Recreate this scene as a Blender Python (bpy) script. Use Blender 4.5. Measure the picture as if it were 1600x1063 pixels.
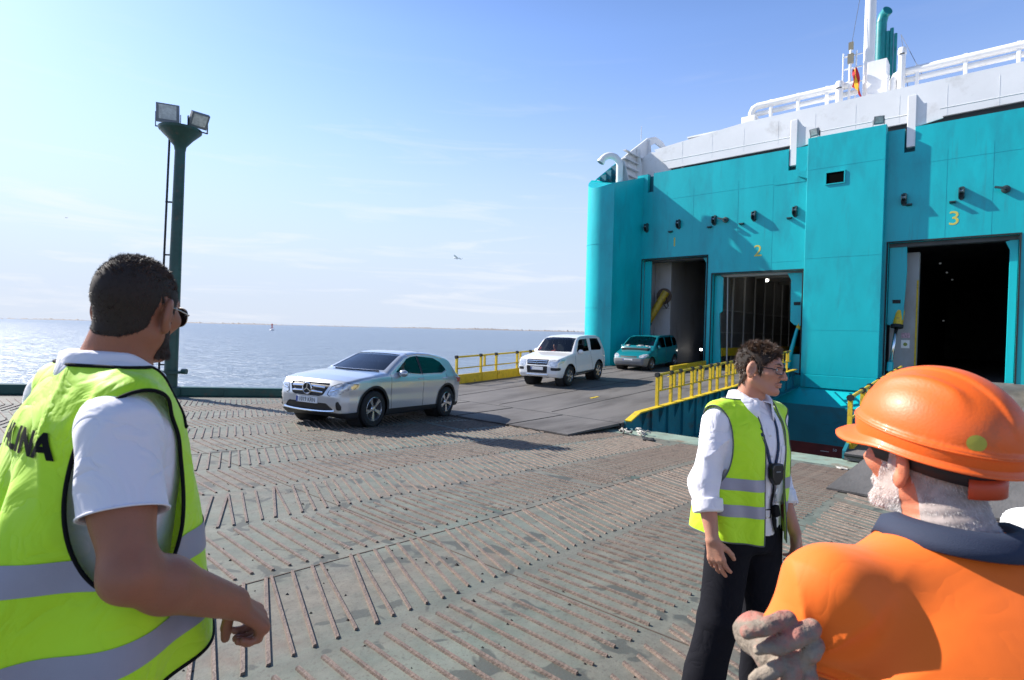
import bpy, bmesh, math, random
import numpy as np
from mathutils import Vector, Matrix, Euler

# ---------------------------------------------------------------- scene, camera, light
for o in list(bpy.data.objects):
    bpy.data.objects.remove(o, do_unlink=True)
SC = bpy.context.scene
COL = SC.collection
random.seed(7)
RNG = np.random.default_rng(7)
R = math.radians

CAM_Z = 1.606                      # eye height above the deck where the photographer stands
cam_d = bpy.data.cameras.new('camera')
cam = bpy.data.objects.new('camera', cam_d)
COL.objects.link(cam)
cam_d.sensor_width = 36.0
cam_d.lens = 880.0 / 1600.0 * 36.0
cam_d.clip_start = 0.05
cam_d.clip_end = 60000.0
cam.matrix_world = (Matrix.Translation((0, 0, CAM_Z)) @ Matrix.Rotation(R(90 - 1.02), 4, 'X')
                    @ Matrix.Rotation(R(1.35), 4, 'Z'))
cam_d.dof.use_dof = True                         # focus on the man in the middle, as in the photograph
cam_d.dof.focus_distance = 3.2
cam_d.dof.aperture_fstop = 6.3
SC.camera = cam
SC.render.resolution_x, SC.render.resolution_y = 1024, 680

# the sun: its rays run towards +x and a little back to the camera
SUN_DIR = Vector((0.890, -0.456, -math.tan(R(36.0)))).normalized()
sun_d = bpy.data.lights.new('sun', 'SUN')
sun_d.energy = 5.0
sun_d.angle = R(0.53)
sun_d.color = (1.0, 0.955, 0.88)
sun = bpy.data.objects.new('sun', sun_d)
COL.objects.link(sun)
sun.location = (-40, 30, 60)
sun.rotation_euler = SUN_DIR.to_track_quat('-Z', 'Y').to_euler()

world = bpy.data.worlds.new('World')
SC.world = world
world.use_nodes = True
wn = world.node_tree
for n in list(wn.nodes):
    wn.nodes.remove(n)
w_out = wn.nodes.new('ShaderNodeOutputWorld')
w_bg = wn.nodes.new('ShaderNodeBackground')
w_sky = wn.nodes.new('ShaderNodeTexSky')
w_sky.sky_type = 'NISHITA'
w_sky.sun_disc = False
w_sky.sun_elevation = R(36.0)
w_sky.sun_rotation = math.atan2(-SUN_DIR.x, -SUN_DIR.y)
w_sky.altitude = 0
w_sky.air_density = 1.0
w_sky.dust_density = 0.35
w_sky.ozone_density = 1.6
w_bg.inputs['Strength'].default_value = 0.085
# thin high cirrus low over the horizon, laid out on the sky dome by direction
w_tc = wn.nodes.new('ShaderNodeTexCoord')
w_sep = wn.nodes.new('ShaderNodeSeparateXYZ')
w_map = wn.nodes.new('ShaderNodeMapping')
w_map.inputs['Scale'].default_value = (1.6, 1.6, 16.0)
w_map.inputs['Location'].default_value = (3.1, 0.7, 0.4)
w_noi = wn.nodes.new('ShaderNodeTexNoise')
w_noi.inputs['Scale'].default_value = 2.2
w_noi.inputs['Detail'].default_value = 8
w_noi.inputs['Roughness'].default_value = 0.62
w_noi.inputs['Distortion'].default_value = 0.6
w_rmp = wn.nodes.new('ShaderNodeMapRange')
w_rmp.inputs['From Min'].default_value = 0.53
w_rmp.inputs['From Max'].default_value = 0.74
w_elv = wn.nodes.new('ShaderNodeMapRange')      # clouds thin out with elevation
w_elv.inputs['From Min'].default_value = 0.45
w_elv.inputs['From Max'].default_value = 0.02
w_mul = wn.nodes.new('ShaderNodeMath'); w_mul.operation = 'MULTIPLY'
w_mul2 = wn.nodes.new('ShaderNodeMath'); w_mul2.operation = 'MULTIPLY'
w_mul2.inputs[1].default_value = 0.6
w_mix = wn.nodes.new('ShaderNodeMix'); w_mix.data_type = 'RGBA'
w_mix.inputs['B'].default_value = (7.0, 7.0, 7.2, 1)
L = wn.links.new
L(w_tc.outputs['Generated'], w_map.inputs['Vector'])
L(w_tc.outputs['Generated'], w_sep.inputs['Vector'])
L(w_map.outputs['Vector'], w_noi.inputs['Vector'])
L(w_noi.outputs['Fac'], w_rmp.inputs['Value'])
L(w_sep.outputs['Z'], w_elv.inputs['Value'])
L(w_rmp.outputs['Result'], w_mul.inputs[0])
L(w_elv.outputs['Result'], w_mul.inputs[1])
L(w_mul.outputs['Value'], w_mul2.inputs[0])
L(w_mul2.outputs['Value'], w_mix.inputs['Factor'])
# sea haze: the sky pales evenly towards the horizon all round
w_hz = wn.nodes.new('ShaderNodeMapRange')
w_hz.interpolation_type = 'SMOOTHERSTEP'
w_hz.inputs['From Min'].default_value = 0.55
w_hz.inputs['From Max'].default_value = -0.02
w_hz.inputs['To Max'].default_value = 0.97
w_pow = wn.nodes.new('ShaderNodeMath'); w_pow.operation = 'POWER'
w_pow.inputs[1].default_value = 1.2
w_mix2 = wn.nodes.new('ShaderNodeMix'); w_mix2.data_type = 'RGBA'
w_mix2.inputs['B'].default_value = (4.7, 5.3, 6.4, 1)
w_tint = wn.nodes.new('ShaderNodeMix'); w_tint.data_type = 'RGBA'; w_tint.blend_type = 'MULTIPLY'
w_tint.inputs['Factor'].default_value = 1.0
w_dim = wn.nodes.new('ShaderNodeMapRange')                 # dims the unseen sky overhead to weaken fill light on the deck
w_dim.inputs['From Min'].default_value = 0.46
w_dim.inputs['From Max'].default_value = 0.85
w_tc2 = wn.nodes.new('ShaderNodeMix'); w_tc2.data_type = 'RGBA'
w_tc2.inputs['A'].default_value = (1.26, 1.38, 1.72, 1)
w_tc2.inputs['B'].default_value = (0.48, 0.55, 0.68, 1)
L(w_sep.outputs['Z'], w_dim.inputs['Value'])
L(w_dim.outputs['Result'], w_tc2.inputs['Factor'])
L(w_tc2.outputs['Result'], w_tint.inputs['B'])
L(w_sep.outputs['Z'], w_hz.inputs['Value'])
L(w_hz.outputs['Result'], w_pow.inputs[0])
L(w_pow.outputs['Value'], w_mix2.inputs['Factor'])
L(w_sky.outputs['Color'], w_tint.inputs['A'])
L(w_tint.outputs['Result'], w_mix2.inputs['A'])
L(w_mix2.outputs['Result'], w_mix.inputs['A'])
L(w_mix.outputs['Result'], w_bg.inputs['Color'])
L(w_bg.outputs['Background'], w_out.inputs['Surface'])

SC.view_settings.view_transform = 'Standard'
SC.view_settings.look = 'None'
SC.view_settings.gamma = 1.0
SC.view_settings.use_curve_mapping = False
SC.view_settings.exposure = 0.78
SC.render.engine = 'CYCLES'

# ---------------------------------------------------------------- frames of the place
AX = Vector((0.653, 0.757, 0)).normalized()      # u: from the photographer towards the ship, along its axis
BX = Vector((-AX.y, AX.x, 0))                    # v: across, to the left
U_ANG = math.atan2(AX.y, AX.x)
SLOPE = 0.055                                    # the linkspan deck falls towards the ship


def W(u, v, h=0.0):
    """ship frame (along, across, height above eye level) to world"""
    p = AX * u + BX * v
    return Vector((p.x, p.y, CAM_Z + h))


def deck_z(x, y):
    return -SLOPE * (x * AX.x + y * AX.y)


def ramp_h(u):
    return -2.5 + 0.037 * u
# ---------------------------------------------------------------- materials
MATS = {}


def mat(name, col, rough=0.5, metal=0.0, var=0.0, scale=4.0, bump=0.0, bscale=None, col2=None,
        stain=None, stain_amt=0.0, stain_scale=1.2, spec=0.5, sss=0.0, coat=0.0, trans=0.0, stretch=(1, 1, 1),
        sheen=0.0, alpha=1.0, ior=None, crease=None, streak=None):
    if name in MATS:
        return MATS[name]
    m = bpy.data.materials.new(name)
    m.use_nodes = True
    nt = m.node_tree
    b = nt.nodes['Principled BSDF']
    l = nt.links.new
    b.inputs['Roughness'].default_value = rough
    b.inputs['Metallic'].default_value = metal
    b.inputs['Specular IOR Level'].default_value = spec
    b.inputs['Base Color'].default_value = (*col, 1)
    if coat:
        b.inputs['Coat Weight'].default_value = coat
        b.inputs['Coat Roughness'].default_value = 0.06
    if sss:
        b.inputs['Subsurface Weight'].default_value = sss
        b.inputs['Subsurface Radius'].default_value = (0.012, 0.005, 0.003)
        b.inputs['Subsurface Scale'].default_value = 1.0
    if trans:
        b.inputs['Transmission Weight'].default_value = trans
    if sheen:
        b.inputs['Sheen Weight'].default_value = sheen
        b.inputs['Sheen Roughness'].default_value = 0.5
    if ior:
        b.inputs['IOR'].default_value = ior
    b.inputs['Alpha'].default_value = alpha
    if var or col2 or stain or bump or crease or streak:
        tc = nt.nodes.new('ShaderNodeTexCoord')
        mp = nt.nodes.new('ShaderNodeMapping')
        mp.inputs['Scale'].default_value = stretch
        l(tc.outputs['Object'], mp.inputs['Vector'])
        n1 = nt.nodes.new('ShaderNodeTexNoise')
        n1.inputs['Scale'].default_value = scale
        n1.inputs['Detail'].default_value = 7
        n1.inputs['Roughness'].default_value = 0.6
        l(mp.outputs['Vector'], n1.inputs['Vector'])
        cur = None
        if var or col2:
            mx = nt.nodes.new('ShaderNodeMix'); mx.data_type = 'RGBA'
            c2 = col2 if col2 else tuple(min(1, c * (1 + var)) for c in col)
            c1 = col if col2 else tuple(c * (1 - var) for c in col)
            mx.inputs['A'].default_value = (*c1, 1)
            mx.inputs['B'].default_value = (*c2, 1)
            mr = nt.nodes.new('ShaderNodeMapRange')
            mr.inputs['From Min'].default_value = 0.3
            mr.inputs['From Max'].default_value = 0.7
            l(n1.outputs['Fac'], mr.inputs['Value'])
            l(mr.outputs['Result'], mx.inputs['Factor'])
            cur = mx.outputs['Result']
        if stain:
            n2 = nt.nodes.new('ShaderNodeTexNoise')
            n2.inputs['Scale'].default_value = stain_scale
            n2.inputs['Detail'].default_value = 9
            n2.inputs['Roughness'].default_value = 0.65
            l(mp.outputs['Vector'], n2.inputs['Vector'])
            mr = nt.nodes.new('ShaderNodeMapRange')
            mr.inputs['From Min'].default_value = 0.62 - 0.25 * stain_amt
            mr.inputs['From Max'].default_value = 0.74 - 0.1 * stain_amt
            l(n2.outputs['Fac'], mr.inputs['Value'])
            mx = nt.nodes.new('ShaderNodeMix'); mx.data_type = 'RGBA'
            mx.inputs['B'].default_value = (*stain, 1)
            if cur is None:
                mx.inputs['A'].default_value = (*col, 1)
            else:
                l(cur, mx.inputs['A'])
            l(mr.outputs['Result'], mx.inputs['Factor'])
            cur = mx.outputs['Result']
        if streak:                                       # runs of dirt or rust drawn down the plate
            scol, sscale, samt = streak
            mp2 = nt.nodes.new('ShaderNodeMapping')
            mp2.inputs['Scale'].default_value = (1, 1, 0.07)
            l(tc.outputs['Object'], mp2.inputs['Vector'])
            n5 = nt.nodes.new('ShaderNodeTexNoise')
            n5.inputs['Scale'].default_value = sscale
            n5.inputs['Detail'].default_value = 6
            n5.inputs['Roughness'].default_value = 0.7
            l(mp2.outputs['Vector'], n5.inputs['Vector'])
            mr = nt.nodes.new('ShaderNodeMapRange')
            mr.inputs['From Min'].default_value = 0.58
            mr.inputs['From Max'].default_value = 0.78
            mr.inputs['To Max'].default_value = samt
            l(n5.outputs['Fac'], mr.inputs['Value'])
            mx = nt.nodes.new('ShaderNodeMix'); mx.data_type = 'RGBA'
            mx.inputs['B'].default_value = (*scol, 1)
            if cur is None:
                mx.inputs['A'].default_value = (*col, 1)
            else:
                l(cur, mx.inputs['A'])
            l(mr.outputs['Result'], mx.inputs['Factor'])
            cur = mx.outputs['Result']
        if cur is not None:
            l(cur, b.inputs['Base Color'])
        last = None
        if crease:                                       # soft cloth creases
            n4 = nt.nodes.new('ShaderNodeTexNoise')
            n4.inputs['Scale'].default_value = crease[0]
            n4.inputs['Detail'].default_value = 3
            n4.inputs['Roughness'].default_value = 0.45
            n4.inputs['Distortion'].default_value = 1.2
            l(mp.outputs['Vector'], n4.inputs['Vector'])
            sb = nt.nodes.new('ShaderNodeMath'); sb.operation = 'SUBTRACT'; sb.inputs[1].default_value = 0.5
            l(n4.outputs['Fac'], sb.inputs[0])
            ab = nt.nodes.new('ShaderNodeMath'); ab.operation = 'ABSOLUTE'
            l(sb.outputs['Value'], ab.inputs[0])
            sq = nt.nodes.new('ShaderNodeMath'); sq.operation = 'POWER'; sq.inputs[1].default_value = 0.7
            l(ab.outputs['Value'], sq.inputs[0])
            bp0 = nt.nodes.new('ShaderNodeBump')
            bp0.inputs['Strength'].default_value = crease[1]
            bp0.inputs['Distance'].default_value = 0.03
            l(sq.outputs['Value'], bp0.inputs['Height'])
            last = bp0.outputs['Normal']
            l(last, b.inputs['Normal'])
        if bump:
            n3 = nt.nodes.new('ShaderNodeTexNoise')
            n3.inputs['Scale'].default_value = bscale or scale * 6
            n3.inputs['Detail'].default_value = 4
            l(mp.outputs['Vector'], n3.inputs['Vector'])
            bp = nt.nodes.new('ShaderNodeBump')
            bp.inputs['Strength'].default_value = bump
            bp.inputs['Distance'].default_value = 0.02
            l(n3.outputs['Fac'], bp.inputs['Height'])
            if last is not None:
                l(last, bp.inputs['Normal'])
            l(bp.outputs['Normal'], b.inputs['Normal'])
    MATS[name] = m
    return m


def glass(name, tint=(0.75, 0.85, 0.85), clear=0.6, rough=0.03, ior=1.6):
    """thin car glass: a reflecting sheet with a tinted see-through share"""
    if name in MATS:
        return MATS[name]
    m = bpy.data.materials.new(name)
    m.use_nodes = True
    nt = m.node_tree
    for n in list(nt.nodes):
        nt.nodes.remove(n)
    out = nt.nodes.new('ShaderNodeOutputMaterial')
    tr = nt.nodes.new('ShaderNodeBsdfTransparent')
    tr.inputs['Color'].default_value = (*[t * clear for t in tint], 1)
    gl = nt.nodes.new('ShaderNodeBsdfGlossy')
    gl.inputs['Roughness'].default_value = rough
    fr = nt.nodes.new('ShaderNodeFresnel')
    fr.inputs['IOR'].default_value = ior
    mx = nt.nodes.new('ShaderNodeMixShader')
    nt.links.new(fr.outputs['Fac'], mx.inputs['Fac'])
    nt.links.new(tr.outputs['BSDF'], mx.inputs[1])
    nt.links.new(gl.outputs['BSDF'], mx.inputs[2])
    nt.links.new(mx.outputs['Shader'], out.inputs['Surface'])
    MATS[name] = m
    return m


def emit(name, col, s):
    if name in MATS:
        return MATS[name]
    m = bpy.data.materials.new(name)
    m.use_nodes = True
    b = m.node_tree.nodes['Principled BSDF']
    b.inputs['Emission Color'].default_value = (*col, 1)
    b.inputs['Emission Strength'].default_value = s
    MATS[name] = m
    return m


# ---------------------------------------------------------------- objects
def tag(o, label=None, cat=None, group=None, kind=None):
    if label: o['label'] = label
    if cat: o['category'] = cat
    if group: o['group'] = group
    if kind: o['kind'] = kind
    return o


def empty(name, mtx, label=None, cat=None, group=None):
    o = bpy.data.objects.new(name, None)
    o.empty_display_size = 0.2
    COL.objects.link(o)
    o.matrix_world = mtx if isinstance(mtx, Matrix) else Matrix.Translation(mtx)
    return tag(o, label, cat, group)


def mesh_obj(name, V, F, m, parent=None, smooth=False):
    me = bpy.data.meshes.new(name)
    if isinstance(V, np.ndarray) and isinstance(F, np.ndarray) and F.ndim == 2:
        nv, nf, k = len(V), len(F), F.shape[1]
        me.vertices.add(nv)
        me.vertices.foreach_set('co', V.astype(np.float32).ravel())
        me.loops.add(nf * k)
        me.loops.foreach_set('vertex_index', F.astype(np.int32).ravel())
        me.polygons.add(nf)
        me.polygons.foreach_set('loop_start', np.arange(0, nf * k, k, dtype=np.int32))
        me.update(calc_edges=True)
    else:
        me.from_pydata([tuple(v) for v in V], [], [tuple(f) for f in F])
        me.update()
    if smooth:
        me.polygons.foreach_set('use_smooth', [True] * len(me.polygons))
    if m is not None:
        me.materials.append(m)
    o = bpy.data.objects.new(name, me)
    COL.objects.link(o)
    if parent is not None:
        o.parent = parent
    return o


def copy_tree(o, parent=None):
    c = o.copy()
    COL.objects.link(c)
    c.parent = parent
    for ch in list(o.children):
        copy_tree(ch, c)
    return c


class MB:
    """collects simple shapes into one mesh"""
    def __init__(self, org=(0, 0, 0)):
        self.V, self.F, self.org = [], [], Vector(org)

    def add(self, vs, fs):
        n = len(self.V)
        self.V += [Vector(v) for v in vs]
        self.F += [tuple(i + n for i in f) for f in fs]
        return self

    def box(self, lo, hi):
        x0, y0, z0 = lo; x1, y1, z1 = hi
        vs = [(x0, y0, z0), (x1, y0, z0), (x1, y1, z0), (x0, y1, z0), (x0, y0, z1), (x1, y0, z1), (x1, y1, z1), (x0, y1, z1)]
        return self.add(vs, [(3, 2, 1, 0), (4, 5, 6, 7), (0, 1, 5, 4), (1, 2, 6, 5), (2, 3, 7, 6), (3, 0, 4, 7)])

    def obox(self, c, size, mtx):
        """oriented box: mtx 3x3"""
        sx, sy, sz = [s / 2 for s in size]
        vs = [Vector(c) + mtx @ Vector((a * sx, b * sy, d * sz)) for d in (-1, 1) for a, b in ((-1, -1), (1, -1), (1, 1), (-1, 1))]
        return self.add(vs, [(3, 2, 1, 0), (4, 5, 6, 7), (0, 1, 5, 4), (1, 2, 6, 5), (2, 3, 7, 6), (3, 0, 4, 7)])

    def bar(self, p, q, w, h, up=(0, 0, 1)):
        """rectangular bar from p to q, w across, h along up"""
        p, q, up = Vector(p), Vector(q), Vector(up)
        d = (q - p)
        ln = d.length
        d.normalize()
        s = d.cross(up)
        if s.length < 1e-5:
            s = d.cross(Vector((1, 0, 0)))
        s.normalize()
        t = s.cross(d)
        m = Matrix((d, s, t)).transposed()
        return self.obox((p + q) / 2, (ln, w, h), m)

    def tube(self, pts, r, n=8, cap=True):
        pts = [Vector(p) for p in pts]
        rs = r if isinstance(r, (list, tuple)) else [r] * len(pts)
        vs, fs = [], []
        prev = None
        for i, p in enumerate(pts):
            d = (pts[min(i + 1, len(pts) - 1)] - pts[max(i - 1, 0)]).normalized()
            if prev is None:
                a = d.orthogonal().normalized()
            else:
                a = (prev - d * prev.dot(d))
                a = a.normalized() if a.length > 1e-6 else d.orthogonal().normalized()
            prev = a
            b = d.cross(a)
            for k in range(n):
                t = 2 * math.pi * k / n
                vs.append(p + (a * math.cos(t) + b * math.sin(t)) * rs[i])
        for i in range(len(pts) - 1):
            for k in range(n):
                fs.append((i * n + k, i * n + (k + 1) % n, (i + 1) * n + (k + 1) % n, (i + 1) * n + k))
        if cap:
            fs.append(tuple(reversed(range(n))))
            fs.append(tuple(range((len(pts) - 1) * n, len(pts) * n)))
        return self.add(vs, fs)

    def prism(self, poly, axis, a, b):
        """extrude a 2-d polygon (counter-clockwise) along an axis from a to b"""
        def P(p, t):
            return {'x': (t, p[0], p[1]), 'y': (p[0], t, p[1]), 'z': (p[0], p[1], t)}[axis]
        n = len(poly)
        vs = [P(p, a) for p in poly] + [P(p, b) for p in poly]
        fs = [tuple(range(n)), tuple(range(2 * n - 1, n - 1, -1))]
        fs += [(i, n + i, n + (i + 1) % n, (i + 1) % n) for i in range(n)]
        return self.add(vs, fs)

    def lathe(self, prof, c=(0, 0, 0), n=20, axis='z', cap=False):
        """prof: (radius, height) pairs about an axis through c"""
        vs, fs = [], []
        c = Vector(c)
        for (r, z) in prof:
            for k in range(n):
                t = 2 * math.pi * k / n
                a, b = r * math.cos(t), r * math.sin(t)
                vs.append(c + Vector({'z': (a, b, z), 'y': (a, z, b), 'x': (z, a, b)}[axis]))
        m = len(prof)
        for i in range(m - 1):
            for k in range(n):
                fs.append((i * n + k, i * n + (k + 1) % n, (i + 1) * n + (k + 1) % n, (i + 1) * n + k))
        if cap:
            fs.append(tuple(reversed(range(n))))
            fs.append(tuple(range((m - 1) * n, m * n)))
        return self.add(vs, fs)

    def grid(self, rows):
        """quad sheet through a list of equally long rows of points"""
        n, m = len(rows), len(rows[0])
        vs = [p for r_ in rows for p in r_]
        fs = [(i * m + j, i * m + j + 1, (i + 1) * m + j + 1, (i + 1) * m + j) for i in range(n - 1) for j in range(m - 1)]
        return self.add(vs, fs)

    def build(self, name, m, parent=None, smooth=False, bevel=0.0, fix=True, auto=None, seg=2):
        o = mesh_obj(name, [v - self.org for v in self.V], self.F, m, parent, smooth)
        if fix or bevel:
            bm = bmesh.new()
            bm.from_mesh(o.data)
            if fix:
                bmesh.ops.recalc_face_normals(bm, faces=bm.faces)
            if bevel:
                bmesh.ops.bevel(bm, geom=[e for e in bm.edges if len(e.link_faces) == 2 and e.calc_face_angle(0) > 0.5],
                                offset=bevel, segments=seg, affect='EDGES', profile=0.5, clamp_overlap=True)
            bm.to_mesh(o.data)
            bm.free()
        if auto is not None:
            me = o.data
            me.polygons.foreach_set('use_smooth', [True] * len(me.polygons))
            me.set_sharp_from_angle(angle=R(auto))
        return o


_TXT = {}


def text_mesh(s, size, depth=0.0, spacing=1.0, bold=0.0):
    """flat lettering from the built-in font, centred on the origin in xy; vertices, faces"""
    cu = bpy.data.curves.new('lettering', 'FONT')
    cu.body = s
    cu.size = size
    cu.align_x = 'CENTER'
    cu.align_y = 'CENTER'
    cu.space_character = spacing
    cu.resolution_u = 4
    cu.extrude = depth
    cu.offset = bold
    ob = bpy.data.objects.new('lettering', cu)
    COL.objects.link(ob)
    dg = bpy.context.evaluated_depsgraph_get()
    me = bpy.data.meshes.new_from_object(ob.evaluated_get(dg))
    V = [Vector(v.co) for v in me.vertices]
    F = [tuple(p.vertices) for p in me.polygons]
    bpy.data.objects.remove(ob, do_unlink=True)
    bpy.data.meshes.remove(me)
    return V, F


def text_part(name, s, size, m, parent, origin, xdir, ydir, depth=0.004, sx=1.0, spacing=1.0):
    V, F = text_mesh(s, size, depth, spacing)
    xd, yd = Vector(xdir).normalized(), Vector(ydir).normalized()
    zd = xd.cross(yd)
    o = Vector(origin)
    return mesh_obj(name, [o + xd * v.x * sx + yd * v.y + zd * v.z for v in V], F, m, parent)


# ---------------------------------------------------------------- implicit surfaces
def vec(*a):
    return np.array(a, dtype=np.float32)


def cone(P, a, b, ra, rb, flat=None):
    """tapered limb from a to b (rounded); flat: (axis vector, factor) squeezes it across"""
    a, b = vec(*a), vec(*b)
    ab = b - a
    q = P - a
    t = np.clip((q @ ab) / max(float(ab @ ab), 1e-9), 0, 1)
    d = q - t[:, None] * ab
    if flat is not None:
        ax = vec(*flat[0]); ax = ax / np.linalg.norm(ax)
        c = d @ ax
        d = d + (c * (flat[1] - 1))[:, None] * ax
    return np.sqrt((d * d).sum(1)) - (ra + (rb - ra) * t)


def ell(P, c, r, M=None):
    q = P - vec(*c)
    if M is not None:
        q = q @ np.array(M, dtype=np.float32)
    r = vec(*r)
    k0 = np.sqrt(((q / r) ** 2).sum(1))
    k1 = np.sqrt(((q / (r * r)) ** 2).sum(1)) + 1e-9
    return k0 * (k0 - 1) / k1


def smin(a, b, k):
    h = np.clip(0.5 + 0.5 * (b - a) / k, 0, 1)
    return b + (a - b) * h - k * h * (1 - h)


def smax(a, b, k):
    return -smin(-a, -b, k)


def loft(P, st, pw=2.2, axis=2):
    """solid through stations (height, cx, cy, rx, ry[, power]) along z"""
    st = np.array(st, dtype=np.float32)
    z = P[:, axis]
    zs = st[:, 0]
    # smooth monotone-ish interpolation
    def I(k):
        i = np.clip(np.searchsorted(zs, z) - 1, 0, len(zs) - 2)
        t = np.clip((z - zs[i]) / (zs[i + 1] - zs[i]), 0, 1)
        s = st[:, k]
        m = np.gradient(s, zs)
        h = (zs[i + 1] - zs[i])
        t2, t3 = t * t, t * t * t
        return ((2 * t3 - 3 * t2 + 1) * s[i] + (t3 - 2 * t2 + t) * h * m[i] + (-2 * t3 + 3 * t2) * s[i + 1] + (t3 - t2) * h * m[i + 1])
    cx, cy, rx, ry = I(1), I(2), np.maximum(I(3), 0.01), np.maximum(I(4), 0.01)
    x, y = P[:, 0] - cx, P[:, 1] - cy
    k = (np.abs(x / rx) ** pw + np.abs(y / ry) ** pw) ** (1.0 / pw)
    d = (k - 1) * np.minimum(rx, ry)
    cap = np.maximum(zs[0] - z, z - zs[-1])
    return smax(d, cap, 0.03)


def sines(P, freq, seed, n=5):
    """cheap smooth noise in about -1..1"""
    r = np.random.default_rng(seed)
    out = np.zeros(len(P), dtype=np.float32)
    for _ in range(n):
        k = r.normal(size=3); k = k / np.linalg.norm(k) * freq * r.uniform(0.6, 1.5)
        out += np.sin(P @ k.astype(np.float32) + r.uniform(0, 6.28))
    return out / n * 1.4


def grad(f, P, e=0.0015):
    g = np.empty_like(P)
    for k in range(3):
        d = np.zeros(3, dtype=np.float32); d[k] = e
        g[:, k] = (f(P + d) - f(P - d)) / (2 * e)
    return g


def normals(f, P, e=0.0015):
    g = grad(f, P, e)
    return g / (np.linalg.norm(g, axis=1, keepdims=True) + 1e-9)


def nets(f, lo, hi, h, refine=2, slack=1.35):
    """surface nets: quad mesh of f = 0"""
    lo = np.array(lo, dtype=np.float32); hi = np.array(hi, dtype=np.float32)
    n = np.ceil((hi - lo) / h).astype(int) + 1
    ax = [lo[k] + h * np.arange(n[k], dtype=np.float32) for k in range(3)]
    D = np.empty(tuple(n), dtype=np.float32)
    Bk = 10                                              # sample block by block, skip blocks far from the surface
    nb = [-(-int(n[k]) // Bk) for k in range(3)]
    cen = [lo[k] + h * (np.minimum(np.arange(nb[k]) * Bk + (Bk - 1) / 2.0, n[k])) for k in range(3)]
    CX, CY, CZ_ = np.meshgrid(*cen, indexing='ij')
    dc = f(np.stack([CX.ravel(), CY.ravel(), CZ_.ravel()], 1).astype(np.float32)).reshape(nb)
    near = np.abs(dc) < 0.87 * Bk * h * slack
    D = np.repeat(np.repeat(np.repeat(dc, Bk, 0), Bk, 1), Bk, 2).astype(np.float32)
    D = np.where(np.abs(D) < h, np.sign(D) * h, D)
    off = np.stack(np.meshgrid(*[np.arange(Bk)] * 3, indexing='ij'), -1).reshape(-1, 3)
    bl = np.argwhere(near) * Bk
    for i in range(0, len(bl), 300):
        ix = (bl[i:i + 300, None, :] + off[None]).reshape(-1, 3)
        D[ix[:, 0], ix[:, 1], ix[:, 2]] = f((lo + h * ix).astype(np.float32))
    D = D[:n[0], :n[1], :n[2]]
    D[np.abs(D) < 1e-7] = 1e-7
    S = D < 0
    nx, ny, nz = n
    c = np.zeros((nx - 1, ny - 1, nz - 1), dtype=np.int8)
    for a in (0, 1):
        for b in (0, 1):
            for d in (0, 1):
                c += S[a:nx - 1 + a, b:ny - 1 + b, d:nz - 1 + d]
    act = (c > 0) & (c < 8)
    idx = -np.ones(act.shape, dtype=np.int64)
    I, J, K = np.nonzero(act)
    idx[I, J, K] = np.arange(len(I))
    acc = np.zeros((len(I), 3), dtype=np.float32)
    cnt = np.zeros(len(I), dtype=np.float32)
    cor = [(a, b, d) for a in (0, 1) for b in (0, 1) for d in (0, 1)]
    for p in cor:
        for k in range(3):
            if p[k] == 0:
                q = list(p); q[k] = 1
                d0 = D[I + p[0], J + p[1], K + p[2]]
                d1 = D[I + q[0], J + q[1], K + q[2]]
                m = (d0 < 0) != (d1 < 0)
                t = np.where(m, d0 / (d0 - d1 + (d0 == d1)), 0)
                pos = np.stack([np.full(len(I), p[0], dtype=np.float32), np.full(len(I), p[1], dtype=np.float32), np.full(len(I), p[2], dtype=np.float32)], 1)
                pos[:, k] += t
                acc += pos * m[:, None]
                cnt += m
    V = lo + h * (np.stack([I, J, K], 1) + acc / cnt[:, None])
    V = V.astype(np.float32)
    Q = []
    # x edges
    for k in range(3):
        sh = [nx, ny, nz]
        a = [slice(None)] * 3; b = [slice(None)] * 3
        a[k] = slice(0, -1); b[k] = slice(1, None)
        s0, s1 = S[tuple(a)], S[tuple(b)]
        e = s0 != s1
        o1, o2 = [(1, 2), (2, 0), (0, 1)][k]
        i = list(np.nonzero(e))
        ok = (i[o1] > 0) & (i[o1] < sh[o1] - 1) & (i[o2] > 0) & (i[o2] < sh[o2] - 1)
        i = [x[ok] for x in i]
        fl = s0[tuple(i)]
        def C(d1, d2):
            j = [x.copy() for x in i]
            j[o1] = j[o1] + d1; j[o2] = j[o2] + d2
            return idx[j[0], j[1], j[2]]
        q = np.stack([C(-1, -1), C(0, -1), C(0, 0), C(-1, 0)], 1)
        q[~fl] = q[~fl][:, ::-1]
        Q.append(q)
    Q = np.concatenate(Q)
    Q = Q[(Q >= 0).all(1)]
    for _ in range(refine):
        d = f(V)
        g = grad(f, V, h * 0.3)
        g2 = (g * g).sum(1) + 1e-6
        stp = (d / g2)[:, None] * g
        ln = np.linalg.norm(stp, axis=1, keepdims=True)
        V = V - stp * np.minimum(1, 0.5 * h / (ln + 1e-9))
    return V.astype(np.float32), Q


def tri(Q):
    return np.concatenate([Q[:, [0, 1, 2]], Q[:, [0, 2, 3]]]) if Q.shape[1] == 4 else Q


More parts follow.
